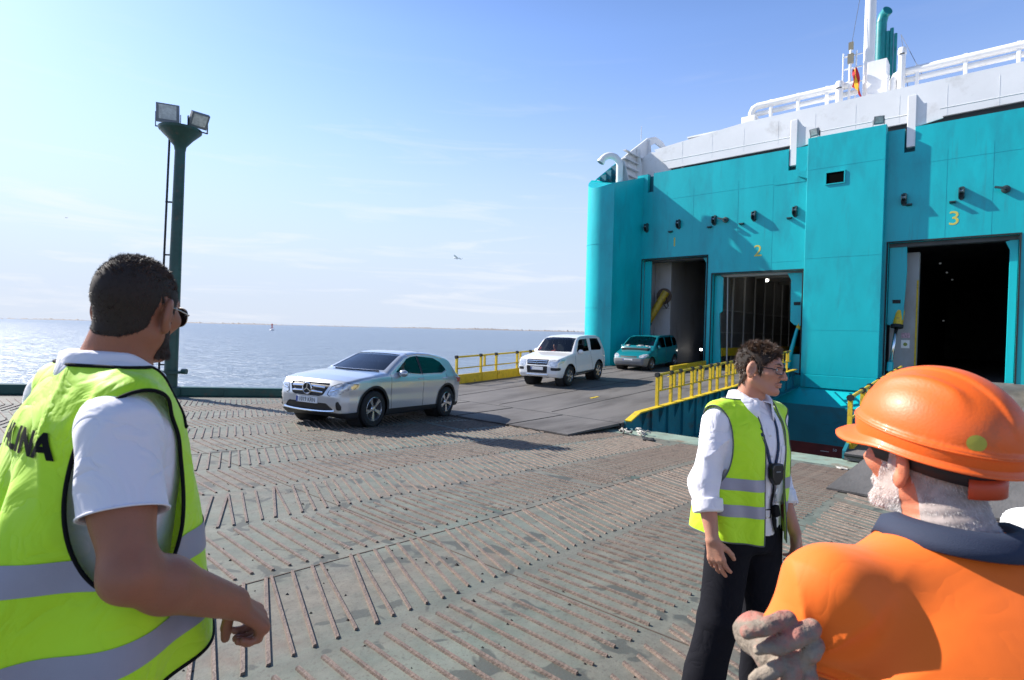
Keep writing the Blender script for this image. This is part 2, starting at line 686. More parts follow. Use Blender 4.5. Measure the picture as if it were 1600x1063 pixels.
def cut(V, F, s):
    """keep the part of a triangle mesh where the vertex field s is negative; straight new edges"""
    s = np.where(np.abs(s) < 1e-7, 1e-7, s)
    neg = s < 0
    cnt = neg[F].sum(1)
    keep = F[cnt == 3]
    newV = [V]
    base = len(V)
    ed = {}
    extra = []
    out = []

    def E(a, b):
        k = (a, b) if a < b else (b, a)
        if k not in ed:
            t = s[a] / (s[a] - s[b])
            ed[k] = base + len(extra)
            extra.append(V[a] + t * (V[b] - V[a]))
        return ed[k]
    for f in F[(cnt == 1) | (cnt == 2)]:
        a, b, c = (int(x) for x in f)
        for _ in range(3):
            if neg[a] and not neg[c] and (not neg[b] or True):
                if neg[a] and not neg[b] and not neg[c]:
                    break
                if neg[a] and neg[b] and not neg[c]:
                    break
            a, b, c = b, c, a
        if neg[b]:
            p, q = E(b, c), E(a, c)
            out += [(a, b, p), (a, p, q)]
        else:
            p, q = E(a, b), E(a, c)
            out.append((a, p, q))
    if extra:
        newV.append(np.array(extra, dtype=np.float32))
    V2 = np.concatenate(newV)
    F2 = np.concatenate([keep, np.array(out, dtype=np.int64).reshape(-1, 3)])
    used = np.unique(F2)
    mp = -np.ones(len(V2), dtype=np.int64)
    mp[used] = np.arange(len(used))
    return V2[used], mp[F2]


def loops(F):
    """ordered boundary loops of a triangle mesh"""
    e = np.concatenate([F[:, [0, 1]], F[:, [1, 2]], F[:, [2, 0]]])
    n = int(F.max()) + 1
    k = e[:, 0] * n + e[:, 1]
    kr = e[:, 1] * n + e[:, 0]
    b = e[~np.isin(k, kr)]
    nx = {int(a): int(c) for a, c in b}
    res = []
    while nx:
        a0, c = nx.popitem()
        lp = [a0, c]
        while c in nx:
            c = nx.pop(c)
            lp.append(c)
        res.append(lp)
    return res


def poly2(X, Z, poly):
    """signed distance to a 2-d polygon, negative inside"""
    n = len(poly)
    d = np.full(len(X), 1e9, dtype=np.float32)
    s = np.ones(len(X), dtype=np.float32)
    for i in range(n):
        ax, az = poly[i]; bx, bz = poly[i - 1]
        ex, ez = bx - ax, bz - az
        wx, wz = X - ax, Z - az
        t = np.clip((wx * ex + wz * ez) / max(ex * ex + ez * ez, 1e-12), 0, 1)
        dx, dz = wx - ex * t, wz - ez * t
        d = np.minimum(d, dx * dx + dz * dz)
        c1, c2, c3 = Z >= az, Z < bz, ex * wz > ez * wx
        fl = (c1 & c2 & c3) | (~c1 & ~c2 & ~c3)
        s = np.where(fl, -s, s)
    return s * np.sqrt(d)


def smooth_loop(P, n=3):
    P = np.array(P, dtype=np.float32)
    closed = np.linalg.norm(P[0] - P[-1]) < 1e-6
    for _ in range(n):
        Q = P.copy()
        Q[1:-1] = 0.25 * P[:-2] + 0.5 * P[1:-1] + 0.25 * P[2:]
        if closed:
            Q[0] = Q[-1] = 0.25 * P[-2] + 0.5 * P[0] + 0.25 * P[1]
        P = Q
    return P


def shell(V, F, N, t):
    """give a sheet thickness t inwards along -N, with rims"""
    n = len(V)
    e = np.concatenate([F[:, [0, 1]], F[:, [1, 2]], F[:, [2, 0]]])
    m = int(F.max()) + 1
    b = e[~np.isin(e[:, 0] * m + e[:, 1], e[:, 1] * m + e[:, 0])]
    V2 = np.concatenate([V, V - N * t])
    rim = np.concatenate([np.stack([b[:, 1], b[:, 0], b[:, 0] + n], 1), np.stack([b[:, 1], b[:, 0] + n, b[:, 1] + n], 1)])
    return V2, np.concatenate([F, F[:, ::-1] + n, rim])


def blades(P, D, Ln, wd, bend, rng):
    """hair: one slim three-point blade per root P along D, curving by bend"""
    n = len(P)
    side = np.cross(D, rng.normal(size=(n, 3)))
    side /= np.linalg.norm(side, axis=1, keepdims=True) + 1e-9
    w = wd * rng.uniform(0.7, 1.3, (n, 1))
    Ln = Ln[:, None]
    a = P - side * w
    b = P + side * w
    m = P + D * Ln * 0.55 + bend * Ln * 0.25
    c1, c2 = m - side * w * 0.7, m + side * w * 0.7
    t = P + D * Ln + bend * Ln
    V = np.stack([a, b, c1, c2, t], 1).reshape(-1, 3)
    k = np.arange(n)[:, None] * 5
    F = np.concatenate([k + np.array([[0, 1, 3]]), k + np.array([[0, 3, 2]]), k + np.array([[2, 3, 4]])])
    return V.astype(np.float32), F


def scatter(V, F, n, rng, wgt=None):
    a, b, c = V[F[:, 0]], V[F[:, 1]], V[F[:, 2]]
    ar = np.linalg.norm(np.cross(b - a, c - a), axis=1)
    if wgt is not None:
        ar = ar * wgt
    i = rng.choice(len(F), n, p=ar / ar.sum())
    u, v = rng.random((n, 1)), rng.random((n, 1))
    fl = (u + v) > 1
    u, v = np.where(fl, 1 - u, u), np.where(fl, 1 - v, v)
    return (a[i] + u * (b[i] - a[i]) + v * (c[i] - a[i])).astype(np.float32)
# ---------------------------------------------------------------- the setting: deck, sea, far shore
DN = Vector((AX.x * SLOPE, AX.y * SLOPE, 1)).normalized()
DU = (AX - DN * AX.dot(DN)).normalized()
DECK_M = Matrix((DU, BX, DN)).transposed().to_4x4()      # deck frame: x along, y across, z off the plate
DECK_R = DECK_M.to_3x3()


def on_deck(x, y, yaw):
    """matrix of a thing standing on the deck at world x, y, facing yaw (its +y)"""
    f = Vector((math.cos(yaw), math.sin(yaw), 0))
    f = (f - DN * f.dot(DN)).normalized()
    r = f.cross(DN)
    m = Matrix((r, f, DN)).transposed().to_4x4()
    return Matrix.Translation((x, y, deck_z(x, y))) @ m


def deck_material():
    m = bpy.data.materials.new('worn_deck_paint')
    m.use_nodes = True
    nt = m.node_tree
    b = nt.nodes['Principled BSDF']
    l = nt.links.new
    tc = nt.nodes.new('ShaderNodeTexCoord')

    def noise(sc, det=8, ro=0.6, vec_=None, dist=0.0):
        n = nt.nodes.new('ShaderNodeTexNoise')
        n.inputs['Scale'].default_value = sc
        n.inputs['Detail'].default_value = det
        n.inputs['Roughness'].default_value = ro
        n.inputs['Distortion'].default_value = dist
        l(vec_ or tc.outputs['Object'], n.inputs['Vector'])
        return n.outputs['Fac']

    def rng(v, a, b_):
        n = nt.nodes.new('ShaderNodeMapRange')
        n.inputs['From Min'].default_value = a
        n.inputs['From Max'].default_value = b_
        l(v, n.inputs['Value'])
        return n.outputs['Result']

    def mix(f, a, b_):
        n = nt.nodes.new('ShaderNodeMix'); n.data_type = 'RGBA'
        l(f, n.inputs['Factor'])
        for k, x in (('A', a), ('B', b_)):
            if isinstance(x, tuple):
                n.inputs[k].default_value = (*x, 1)
            else:
                l(x, n.inputs[k])
        return n.outputs['Result']

    def mul(a, k):
        n = nt.nodes.new('ShaderNodeMath'); n.operation = 'MULTIPLY'
        l(a, n.inputs[0])
        if isinstance(k, float):
            n.inputs[1].default_value = k
        else:
            l(k, n.inputs[1])
        return n.outputs['Value']
    mp = nt.nodes.new('ShaderNodeMapping')               # wear runs along the traffic
    mp.inputs['Scale'].default_value = (0.35, 1.6, 1)
    l(tc.outputs['Object'], mp.inputs['Vector'])
    green = mix(rng(noise(2.6), 0.35, 0.65), (0.088, 0.124, 0.102), (0.172, 0.198, 0.164))
    worn = mix(rng(noise(9.0), 0.35, 0.68), (0.122, 0.106, 0.085), (0.196, 0.174, 0.140))
    c = mix(mul(rng(noise(0.55, 9, 0.62, mp.outputs['Vector']), 0.35, 0.57), 0.88), green, worn)
    c = mix(mul(rng(noise(1.1, 9, 0.68), 0.57, 0.69), 0.7), c, (0.150, 0.096, 0.068))      # rust bloom
    c = mix(mul(rng(noise(3.4, 3, 0.5, None, 0.8), 0.585, 0.62), 0.8), c, (0.050, 0.056, 0.050))   # oil drips
    c = mix(mul(rng(noise(1.7, 4, 0.5, None, 0.5), 0.69, 0.72), 0.7), c, (0.07, 0.115, 0.09))
    c = mix(mul(rng(noise(38.0, 4, 0.7), 0.54, 0.66), 0.6), c, (0.075, 0.062, 0.050))       # grit
    mpt = nt.nodes.new('ShaderNodeMapping')              # rubber laid down along the wheel tracks
    mpt.inputs['Scale'].default_value = (0.05, 0.85, 1)
    mpt.inputs['Rotation'].default_value = (0, 0, 0.05)
    l(tc.outputs['Object'], mpt.inputs['Vector'])
    c = mix(mul(rng(noise(1.3, 6, 0.6, mpt.outputs['Vector'], 0.4), 0.52, 0.66), 0.55), c, (0.066, 0.060, 0.053))
    l(c, b.inputs['Base Color'])
    rr = nt.nodes.new('ShaderNodeMapRange')
    rr.inputs['To Min'].default_value = 0.48
    rr.inputs['To Max'].default_value = 0.85
    l(noise(3.0), rr.inputs['Value'])
    l(rr.outputs['Result'], b.inputs['Roughness'])
    bp = nt.nodes.new('ShaderNodeBump')
    bp.inputs['Strength'].default_value = 0.35
    bp.inputs['Distance'].default_value = 0.006
    l(noise(55.0, 5, 0.7), bp.inputs['Height'])
    l(bp.outputs['Normal'], b.inputs['Normal'])
    return m


M_DECK = deck_material()
M_BAR = mat('rusty_bar', (0.225, 0.158, 0.12), 0.55, 0.0, col2=(0.120, 0.088, 0.070), scale=9, bump=0.4, bscale=60,
            stain=(0.07, 0.05, 0.04), stain_amt=0.25, stain_scale=6)
KERB0, KERB1 = (-24.0, 25.5), (12.0, 14.04)
DECK_END = 12.0

mb = MB()
poly = [(-24, -24), (DECK_END, -24), (DECK_END, 14.04), (-24, 25.5)]
mb.prism(poly, 'z', -1.2, 0.0)
deck = mb.build('linkspan_deck', M_DECK)
deck.matrix_world = Matrix.Translation((0, 0, 0)) @ DECK_M
tag(deck, kind='structure')

# the smooth strip along the end of the deck
mb = MB()
mb.box((10.95, -24, -0.004), (DECK_END - 0.01, 14.0, 0.006))
mb.build('end_plate', mat('end_plate_paint', (0.24, 0.31, 0.25), 0.6, var=0.2, scale=3, bump=0.2, stain=(0.2, 0.11, 0.07),
                          stain_amt=0.4, stain_scale=1.6), deck)

# chevron tread bars welded on the deck
CAM_INV = cam.matrix_world.inverted()


def px(p):
    q = CAM_INV @ Vector(p)
    if q.z > -0.2:
        return None
    return (800 + 880 * q.x / -q.z, 531.5 - 880 * q.y / -q.z, -q.z)


def bar_mesh(du, n_seed):
    """one tread bar, 12 sides or so, lying across its row with the shear du"""
    w, h, a, b = 0.0128, 0.014, 0.045, 1.065
    V, F = [], []
    for i, t in enumerate((a, b)):
        x = du * (t - a) / (b - a)
        for (dx, dz) in ((-w, -0.003), (w, -0.003), (w * 0.72, h), (-w * 0.72, h)):
            V.append((x + dx, t, dz))
    F = [(0, 1, 2, 3), (7, 6, 5, 4), (0, 4, 5, 1), (1, 5, 6, 2), (2, 6, 7, 3), (3, 7, 4, 0)]
    return V, F


bars = []
for k in range(-9, 14):
    v0 = 2.61 + 1.11 * k
    typ = k % 2
    du = 0.42 if typ == 0 else 0.04
    u = -1.6 + (0.05 if typ else 0.0)
    while u < 10.75 - (du if du > 0.2 else 0):
        kerb_v = KERB0[1] + (u - KERB0[0]) / 36.0 * (KERB1[1] - KERB0[1])
        if v0 + 1.1 < kerb_v - 0.3 and random.random() > 0.012:
            bars.append((u + random.gauss(0, 0.0025), v0 + random.gauss(0, 0.007), typ, random.gauss(0, 0.004), random.uniform(0.95, 1.0)))
        u += 0.127


def bar_area(b_):
    u, v, typ = b_[:3]
    du = 0.42 if typ == 0 else 0.04
    q0, q1 = px(DECK_M @ Vector((u, v + 0.05, 0))), px(DECK_M @ Vector((u + du, v + 1.05, 0)))
    if not q0 or not q1:
        return 0
    vis = sum(0 < q[0] < 1600 and 0 < q[1] < 1063 for q in (q0, q1))
    if not vis:
        return 0
    # what the three men hide counts little
    mx_, my_ = (q0[0] + q1[0]) / 2, (q0[1] + q1[1]) / 2
    if (mx_ < 300 and my_ > 640) or (mx_ > 1230 and my_ > 830):
        vis *= 0.1
    return vis * math.hypot(q0[0] - q1[0], q0[1] - q1[1]) / (q0[2] + q1[2])


bars.sort(key=bar_area, reverse=True)
me_bar = {}
for typ, du in ((0, 0.42), (1, 0.04)):
    V, F = bar_mesh(du, typ)
    me = bpy.data.meshes.new('tread_bar')
    me.from_pydata(V, [], F)
    me.materials.append(M_BAR)
    me_bar[typ] = me
for (u, v, typ, rz, sy) in bars[:300]:
    o = bpy.data.objects.new('tread_bar', me_bar[typ])
    COL.objects.link(o)
    o.parent = deck
    o.location = (u, v + (1 - sy) * 0.5, 0)
    o.rotation_euler = (0, 0, rz)
    o.scale = (random.uniform(0.85, 1.15), sy, random.uniform(0.8, 1.15))
mb = MB()
for (u, v, typ, rz, sy) in bars[300:]:
    V, F = bar_mesh(0.42 if typ == 0 else 0.04, 0)
    mb.add([(u + x, v + y * sy, z) for x, y, z in V], F)
far_bars = mb.build('tread_bars', M_BAR, deck, fix=False)
tag(far_bars, kind='stuff')

# plate joints: shallow welded seams across the deck
mb = MB()
M_SEAM = mat('seam_rust', (0.10, 0.075, 0.058), 0.8, var=0.3, scale=8)
for (p, q) in (((-1.5, 3.66), (10.8, 3.66)), ((-1.5, 8.1), (10.8, 8.1)), ((3.1, -6), (3.1, 14)), ((6.4, -6), (6.4, 14)), ((9.3, -6), (9.3, 14)), ((0.4, -6), (0.4, 14)), ((-1.5, -0.78), (10.8, -0.78))):
    sb = MB()
    sb.bar((*p, 0.001), (*q, 0.001), 0.010, 0.006)
    sb.build('plate_seam', M_SEAM, deck)

# grit, paint flakes and small clods lying between the bars
mb = MB()
rg = random.Random(3)
for i in range(1700):
    u, v = rg.uniform(0.8, 10.8), rg.uniform(-3, 11)
    if rg.random() < 0.65:                              # most of it gathers along the bars
        b_ = bars[rg.randrange(700)]
        t = rg.random()
        u, v = b_[0] + (0.42 if b_[2] == 0 else 0.04) * t + rg.choice((-1, 1)) * rg.uniform(0.02, 0.035), b_[1] + 0.05 + t
    s = rg.uniform(0.0035, 0.011) * (2.0 if rg.random() < 0.04 else 1)
    a = rg.uniform(0, 6.28)
    vs = [(u + s * rg.uniform(0.6, 1.5) * math.cos(a + k * 1.57), v + s * rg.uniform(0.6, 1.8) * math.sin(a + k * 1.57), 0.0) for k in range(4)]
    mb.add(vs + [(u, v, s * 1.1)], [(0, 1, 4), (1, 2, 4), (2, 3, 4), (3, 0, 4)])
gr = mb.build('grit', mat('grit', (0.035, 0.029, 0.026), 0.9))
gr.matrix_world = DECK_M
tag(gr, 'dark grit and paint flakes scattered between the tread bars', 'grit', kind='stuff')

# kerb beam along the water side
M_KERB = mat('kerb_green', (0.012, 0.075, 0.058), 0.42, var=0.25, scale=2.0, bump=0.15, stain=(0.09, 0.06, 0.04), stain_amt=0.25, stain_scale=2.5)
kerb = empty('kerb_beam', DECK_M @ Matrix.Translation((KERB1[0] - 8, 16.6, 0)), 'dark green steel kerb beam along the water edge of the deck', 'kerb')
kinv = Vector((KERB1[0] - 8, 16.6, 0))
kd = Vector((KERB1[0] - KERB0[0], KERB1[1] - KERB0[1], 0)).normalized()
kn = Vector((-kd.y, kd.x, 0))
mb = MB(kinv)
p0, p1 = Vector((KERB0[0], KERB0[1], 0)), Vector((KERB1[0], KERB1[1], 0))
mb.bar(p0 + Vector((0, 0, 0.118)) - kn * 0.15, p1 + Vector((0, 0, 0.118)) - kn * 0.15, 0.34, 0.24)
mb.build('beam', M_KERB, kerb, bevel=0.03)
for i in range(14):
    t = i / 13.0
    c = p0.lerp(p1, t)
    mb = MB(kinv)
    mb.bar(c - kn * 0.335 + Vector((0, 0, 0.0)), c - kn * 0.335 + Vector((0, 0, 0.2)), 0.03, 0.05, kd)
    mb.build('gusset', M_KERB, kerb)

# the sea
SEA_Z = CAM_Z - 5.3


def sea_material():
    m = bpy.data.materials.new('sea_water')
    m.use_nodes = True
    nt = m.node_tree
    b = nt.nodes['Principled BSDF']
    l = nt.links.new
    b.inputs['Base Color'].default_value = (0.17, 0.215, 0.27, 1)
    b.inputs['Roughness'].default_value = 0.32
    b.inputs['IOR'].default_value = 1.33
    tc = nt.nodes.new('ShaderNodeTexCoord')
    h = None
    for (sc, st, amp, loc) in ((0.055, (1, 2.2, 1), 1.0, 0), (0.22, (1, 2.0, 1), 0.55, 3), (0.9, (1, 1.7, 1), 0.22, 7), (3.2, (1, 1.4, 1), 0.07, 11)):
        mp = nt.nodes.new('ShaderNodeMapping')
        mp.inputs['Scale'].default_value = st
        mp.inputs['Location'].default_value = (loc, loc, 0)
        mp.inputs['Rotation'].default_value = (0, 0, 0.35)
        l(tc.outputs['Object'], mp.inputs['Vector'])
        n = nt.nodes.new('ShaderNodeTexNoise')
        n.inputs['Scale'].default_value = sc
        n.inputs['Detail'].default_value = 5
        n.inputs['Roughness'].default_value = 0.55
        l(mp.outputs['Vector'], n.inputs['Vector'])
        mm = nt.nodes.new('ShaderNodeMath'); mm.operation = 'MULTIPLY_ADD'
        l(n.outputs['Fac'], mm.inputs[0])
        mm.inputs[1].default_value = amp
        if h is None:
            mm.inputs[2].default_value = 0
        else:
            l(h, mm.inputs[2])
        h = mm.outputs['Value']
    bp = nt.nodes.new('ShaderNodeBump')
    bp.inputs['Strength'].default_value = 1.0
    bp.inputs['Distance'].default_value = 1.5
    l(h, bp.inputs['Height'])
    l(bp.outputs['Normal'], b.inputs['Normal'])
    return m


mb = MB()
mb.grid([[(-30000 + 60000 * j / 8, -6000 + 46000 * i / 8, SEA_Z) for j in range(9)] for i in range(9)])
sea = mb.build('sea', sea_material())
tag(sea, kind='structure')

# low far shore: a marshy bank with scattered trees and low roofs
mb = MB()
rg = random.Random(11)
rows = [[], [], [], []]
for i in range(700):
    a = R(-62 + 90 * i / 699.0)
    d = 5200 + 500 * math.sin(i * 0.013)
    hh = 10 + 5 * math.sin(i * 0.031) + 4 * math.sin(i * 0.11 + 1) + rg.uniform(-3.5, 5) + (9 if rg.random() < 0.06 else 0)
    hh *= 0.75 + 0.25 * math.sin(i * 0.009 + 2)
    sx, cy = math.sin(a), math.cos(a)
    for r_, (dd, z) in zip(rows, ((0, -1.0), (60, hh * 0.35), (140, hh), (600, hh * 0.6))):
        r_.append((sx * (d + dd), cy * (d + dd), SEA_Z + z))
mb.grid(rows)
shore = mb.build('far_shore', mat('shore_scrub', (0.20, 0.165, 0.14), 0.9, col2=(0.30, 0.27, 0.25), scale=0.02))
tag(shore, kind='structure')

# ---------------------------------------------------------------- light pole on the kerb
M_POLE = mat('pole_green', (0.02, 0.072, 0.058), 0.45, var=0.3, scale=3, bump=0.12, stain=(0.10, 0.075, 0.055), stain_amt=0.3, stain_scale=4)
M_LGREY = mat('lamp_grey', (0.19, 0.21, 0.225), 0.45, var=0.1, scale=10)
M_BLACK = mat('black_rubber', (0.012, 0.012, 0.013), 0.6)
PB = Vector((-8.66, 14.3, deck_z(-8.66, 14.3) + 0.20))
pole = empty('light_pole', PB, 'dark green floodlight pole standing on the kerb by the water', 'light pole')
TOPH = CAM_Z + 4.35 - PB.z
lean = 0.17
mb = MB()
n = 14
mb.tube([(lean * t * 1.0, 0, TOPH * t) for t in (0, 0.02, 0.3, 0.6, 1.0)], [0.158, 0.158, 0.148, 0.136, 0.122], n)
mb.build('pole', M_POLE, pole, auto=35)
mb = MB()
mb.lathe([(0.24, -0.2), (0.24, 0.03), (0.19, 0.05)], (0, 0, 0), 14, cap=True)
mb.build('base_flange', M_POLE, pole)
mb = MB()
c = (lean, 0, TOPH)
mb.lathe([(0.125, -0.02), (0.14, 0.08), (0.30, 0.28), (0.48, 0.46), (0.49, 0.52), (0.10, 0.50)], c, 22, cap=True)
mb.build('head_cone', M_POLE, pole, auto=30)
mb = MB()                                               # cable conduit up the side, held by clips
mb.tube([(-0.27, -0.05, 0.0), (-0.27, -0.05, 0.3), (-0.24 + lean * 1.0, -0.05, TOPH + 0.28)], 0.026, 6)
mb.build('conduit', M_BLACK, pole)
for t in (0.06, 0.1, 0.33, 0.56, 0.78):
    mb = MB()
    mb.bar((-0.28 + lean * t, -0.05, TOPH * t), (-0.1 + lean * t, -0.03, TOPH * t), 0.05, 0.035)
    mb.build('clip', M_BLACK, pole)
mb = MB()
mb.bar((-0.34, -0.02, 0.42), (0.33, -0.02, 0.42), 0.36, 0.06)
mb.tube([(0.3, -0.02, 0.44), (0.42, -0.02, 0.44)], 0.07, 8)
mb.tube([(-0.42, -0.02, 0.42), (-0.3, -0.02, 0.42)], 0.06, 8)
mb.build('clamp', M_POLE, pole)


def floodlight(name, label, loc, yaw, pitch, size=0.46):
    """box floodlight on a stirrup; its front looks along local +y"""
    e = empty(name, Matrix.Translation(loc) @ Matrix.Rotation(yaw, 4, 'Z'), label, 'floodlight', 'floodlights on the green pole')
    s = size / 2
    Mx = Matrix.Rotation(pitch, 3, 'X')
    c = Vector((0, 0, s + 0.1))

    def T(p):
        return c + Mx @ Vector(p)
    mb = MB()
    V = []
    fr = [(-s, 0.12, -s * 0.9), (s, 0.12, -s * 0.9), (s, 0.12, s * 0.9), (-s, 0.12, s * 0.9)]
    bk = [(-s * 0.72, -0.14, -s * 0.6), (s * 0.72, -0.14, -s * 0.6), (s * 0.72, -0.14, s * 0.6), (-s * 0.72, -0.14, s * 0.6)]
    md = [(x, 0.02, z) for x, _, z in fr]
    V = [T(p) for p in fr + md + bk]
    F = [(4, 5, 1, 0), (5, 6, 2, 1), (6, 7, 3, 2), (7, 4, 0, 3), (8, 9, 5, 4), (9, 10, 6, 5), (10, 11, 7, 6), (11, 8, 4, 7), (11, 10, 9, 8), (0, 1, 2, 3)]
    mb.add(V, F)
    mb.build('housing', M_LGREY, e)
    mb = MB()
    mb.add([T((x * 0.76, 0.126, z * 0.76 + 0.02)) for x, _, z in fr] + [T((x * 0.76, 0.122, z * 0.76 + 0.02)) for x, _, z in fr],
           [(0, 1, 2, 3), (4, 5, 1, 0), (5, 6, 2, 1), (6, 7, 3, 2), (7, 4, 0, 3)])
    mb.build('lens', mat('lamp_glass', (0.50, 0.53, 0.50), 0.12, 0.0, var=0.25, scale=12, spec=0.8), e)
    mb = MB()
    for k in range(5):
        z = s * (-0.5 + 0.25 * k)
        mb.obox(T((0, -0.16, z)), (s * 1.2, 0.05, 0.012), Mx)
    mb.build('cooling_fin', M_LGREY, e)
    mb = MB()
    w = s + 0.02
    mb.bar((-w, 0, 0.0), (-w, 0, s + 0.12), 0.05, 0.015, (1, 0, 0))
    mb.bar((w, 0, 0.0), (w, 0, s + 0.12), 0.05, 0.015, (1, 0, 0))
    mb.bar((-w, 0, 0.012), (w, 0, 0.012), 0.05, 0.02)
    mb.build('stirrup', M_BLACK, e)
    return e


TP = PB + Vector((lean, 0, TOPH + 0.52))
floodlight('floodlight', 'upright grey floodlight on the left of the pole top', TP + Vector((-0.28, -0.05, 0)), R(205), R(-8), 0.50)
floodlight('floodlight', 'tilted grey floodlight on the right of the pole top', TP + Vector((0.45, -0.02, -0.06)), R(232), R(-38), 0.42)
# ---------------------------------------------------------------- the ferry
TEAL = (0.003, 0.46, 0.50)
M_TEAL = mat('hull_teal', TEAL, 0.33, var=0.10, scale=0.9, bump=0.55, bscale=0.9, stain=(0.008, 0.34, 0.39), stain_amt=0.5, stain_scale=0.8,
             stretch=(1, 1, 0.35), spec=0.45, streak=((0.035, 0.20, 0.22), 2.6, 0.75))
M_TEALD = mat('ramp_teal', (0.006, 0.155, 0.20), 0.5, var=0.25, scale=1.5, bump=0.15, stain=(0.09, 0.05, 0.03), stain_amt=0.2, stain_scale=2.2)
M_RED = mat('boot_red', (0.16, 0.018, 0.014), 0.6, var=0.3, scale=1.5)
M_WHITE = mat('ship_white', (0.88, 0.87, 0.85), 0.42, var=0.05, scale=0.6, bump=0.08, bscale=1.2, stain=(0.66, 0.64, 0.60), stain_amt=0.25, stain_scale=0.7)
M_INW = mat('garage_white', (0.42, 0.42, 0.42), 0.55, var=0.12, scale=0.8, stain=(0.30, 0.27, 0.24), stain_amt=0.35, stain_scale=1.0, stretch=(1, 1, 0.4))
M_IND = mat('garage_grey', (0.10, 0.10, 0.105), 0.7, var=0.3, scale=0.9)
M_YEL = mat('rail_yellow', (0.66, 0.46, 0.015), 0.5, var=0.22, scale=5, stain=(0.20, 0.10, 0.05), stain_amt=0.3, stain_scale=5, bump=0.15)
M_DARK = mat('dark_seal', (0.012, 0.013, 0.014), 0.7)
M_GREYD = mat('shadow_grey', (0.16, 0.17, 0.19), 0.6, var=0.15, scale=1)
M_CHROME = mat('chrome_rod', (0.75, 0.76, 0.78), 0.18, 1.0)
M_TREAD = mat('ramp_tread', (0.095, 0.087, 0.084), 0.75, col2=(0.150, 0.137, 0.130), scale=1.1, bump=0.35, bscale=26, stain=(0.052, 0.044, 0.040),
              stain_amt=0.55, stain_scale=0.8, stretch=(0.35, 1.4, 1))
M_NUM = mat('number_yellow', (0.62, 0.55, 0.10), 0.55)

SORG = (26.0, 5.0, -5.3)
ship = empty('ferry', Matrix.Translation(W(*SORG)) @ Matrix.Rotation(U_ANG, 4, 'Z'),
             'teal and white car ferry moored stern on with its loading doors open', 'ferry')
U0 = 26.0


def S():
    return MB(SORG)


def sbox(name, lo, hi, m, parent=ship, bevel=0.0):
    mb = S()
    mb.box(lo, hi)
    return mb.build(name, m, parent, bevel=bevel)


# stern plating around the three openings, butted panel to panel
TOP = 8.02
SLOTS = [(13.30, 13.62), (6.72, 7.02), (2.58, 2.92)]
mb = S()
D1, D2, D3 = (10.45, 13.80, 3.70), (6.33, 10.17, 2.82), (-0.46, 3.32, 3.70)
SILL = -1.62
def plate(v0, v1, h0, h1):
    mb.box((U0, v0, h0), (U0 + 0.22, v1, h1))
plate(13.80, 14.2, -2.1, 7.1)
plate(10.45, 13.80, 3.70, 7.1)
plate(10.17, 10.45, SILL, 7.1)
plate(6.33, 10.17, 2.82, 7.1)
plate(3.32, 6.33, -2.1, 7.1)
plate(-0.46, 3.32, 3.70, 7.1)
plate(-9.0, -0.46, -2.1, 7.1)
plate(10.17, 13.80, -2.1, SILL)
plate(6.33, 10.17, -2.1, SILL)
plate(-0.46, 3.32, -2.1, SILL)
edges = [14.2] + [x for s in SLOTS for x in (s[1], s[0])] + [-9.0]
for a, b in zip(edges[0::2], edges[1::2]):
    plate(b, a, 7.1, TOP)
stern = mb.build('stern_plating', M_TEAL, ship)
for (a, b) in SLOTS:
    sbox('slot_plate', (U0 + 0.32, a - 0.1, 7.0), (U0 + 0.36, b + 0.1, TOP - 0.05), M_TEALD)
    sbox('slot_cheek', (U0 + 0.004, a - 0.03, 7.08), (U0 + 0.32, a - 0.001, TOP + 0.02), M_TEALD)
    sbox('slot_cheek', (U0 + 0.004, b + 0.001, 7.08), (U0 + 0.32, b + 0.03, TOP + 0.02), M_TEALD)

# pillar between the second and third door
mb = S()
PF = U0 - 0.34
mb.box((PF, 3.46, -1.55), (U0 - 0.002, 6.20, 8.22))
mb.build('pillar', M_TEAL, ship, bevel=0.02)
mb = S()
mb.box((PF - 0.012, 4.84, 6.22), (PF - 0.004, 5.47, 6.66))
wf = mb.build('window', mat('window_black', (0.002, 0.002, 0.002), 0.9, spec=0.05), ship, bevel=0.003)  # flat black panel, its colour stands in for the dark inside of the opening
mb = S()
for a, b in (((4.80, 6.18), (5.51, 6.22)), ((4.80, 6.66), (5.51, 6.70)), ((4.80, 6.22), (4.84, 6.66)), ((5.47, 6.22), (5.51, 6.66))):
    mb.box((PF - 0.04, a[0], a[1]), (PF - 0.003, b[0], b[1]))
mb.build('frame', M_TEAL, wf)

# welded plate seams, proud of the plating
for (h, a, b, u) in ((6.62, 6.25, 13.3, U0), (3.22, 6.25, 10.1, U0), (3.25, 3.5, 6.18, PF), (6.9, 3.5, 6.18, PF), (0.3, 3.5, 6.18, PF), (6.62, -6, 3.3, U0), (3.2, -6, -0.5, U0)):
    sbox('weld_seam', (u - 0.005, a, h - 0.006), (u - 0.001, b, h + 0.006), M_TEAL)
for (v, a, b) in ((12.55, 3.75, 7.0), (11.2, 3.75, 7.0), (9.1, 2.9, 7.0), (7.6, 2.9, 7.0), (1.6, 3.75, 7.0), (0.3, 3.75, 7.0), (-1.8, -2, 7.0)):
    sbox('weld_seam', (U0 - 0.004, v - 0.005, a), (U0 - 0.001, v + 0.005, b), M_TEAL)

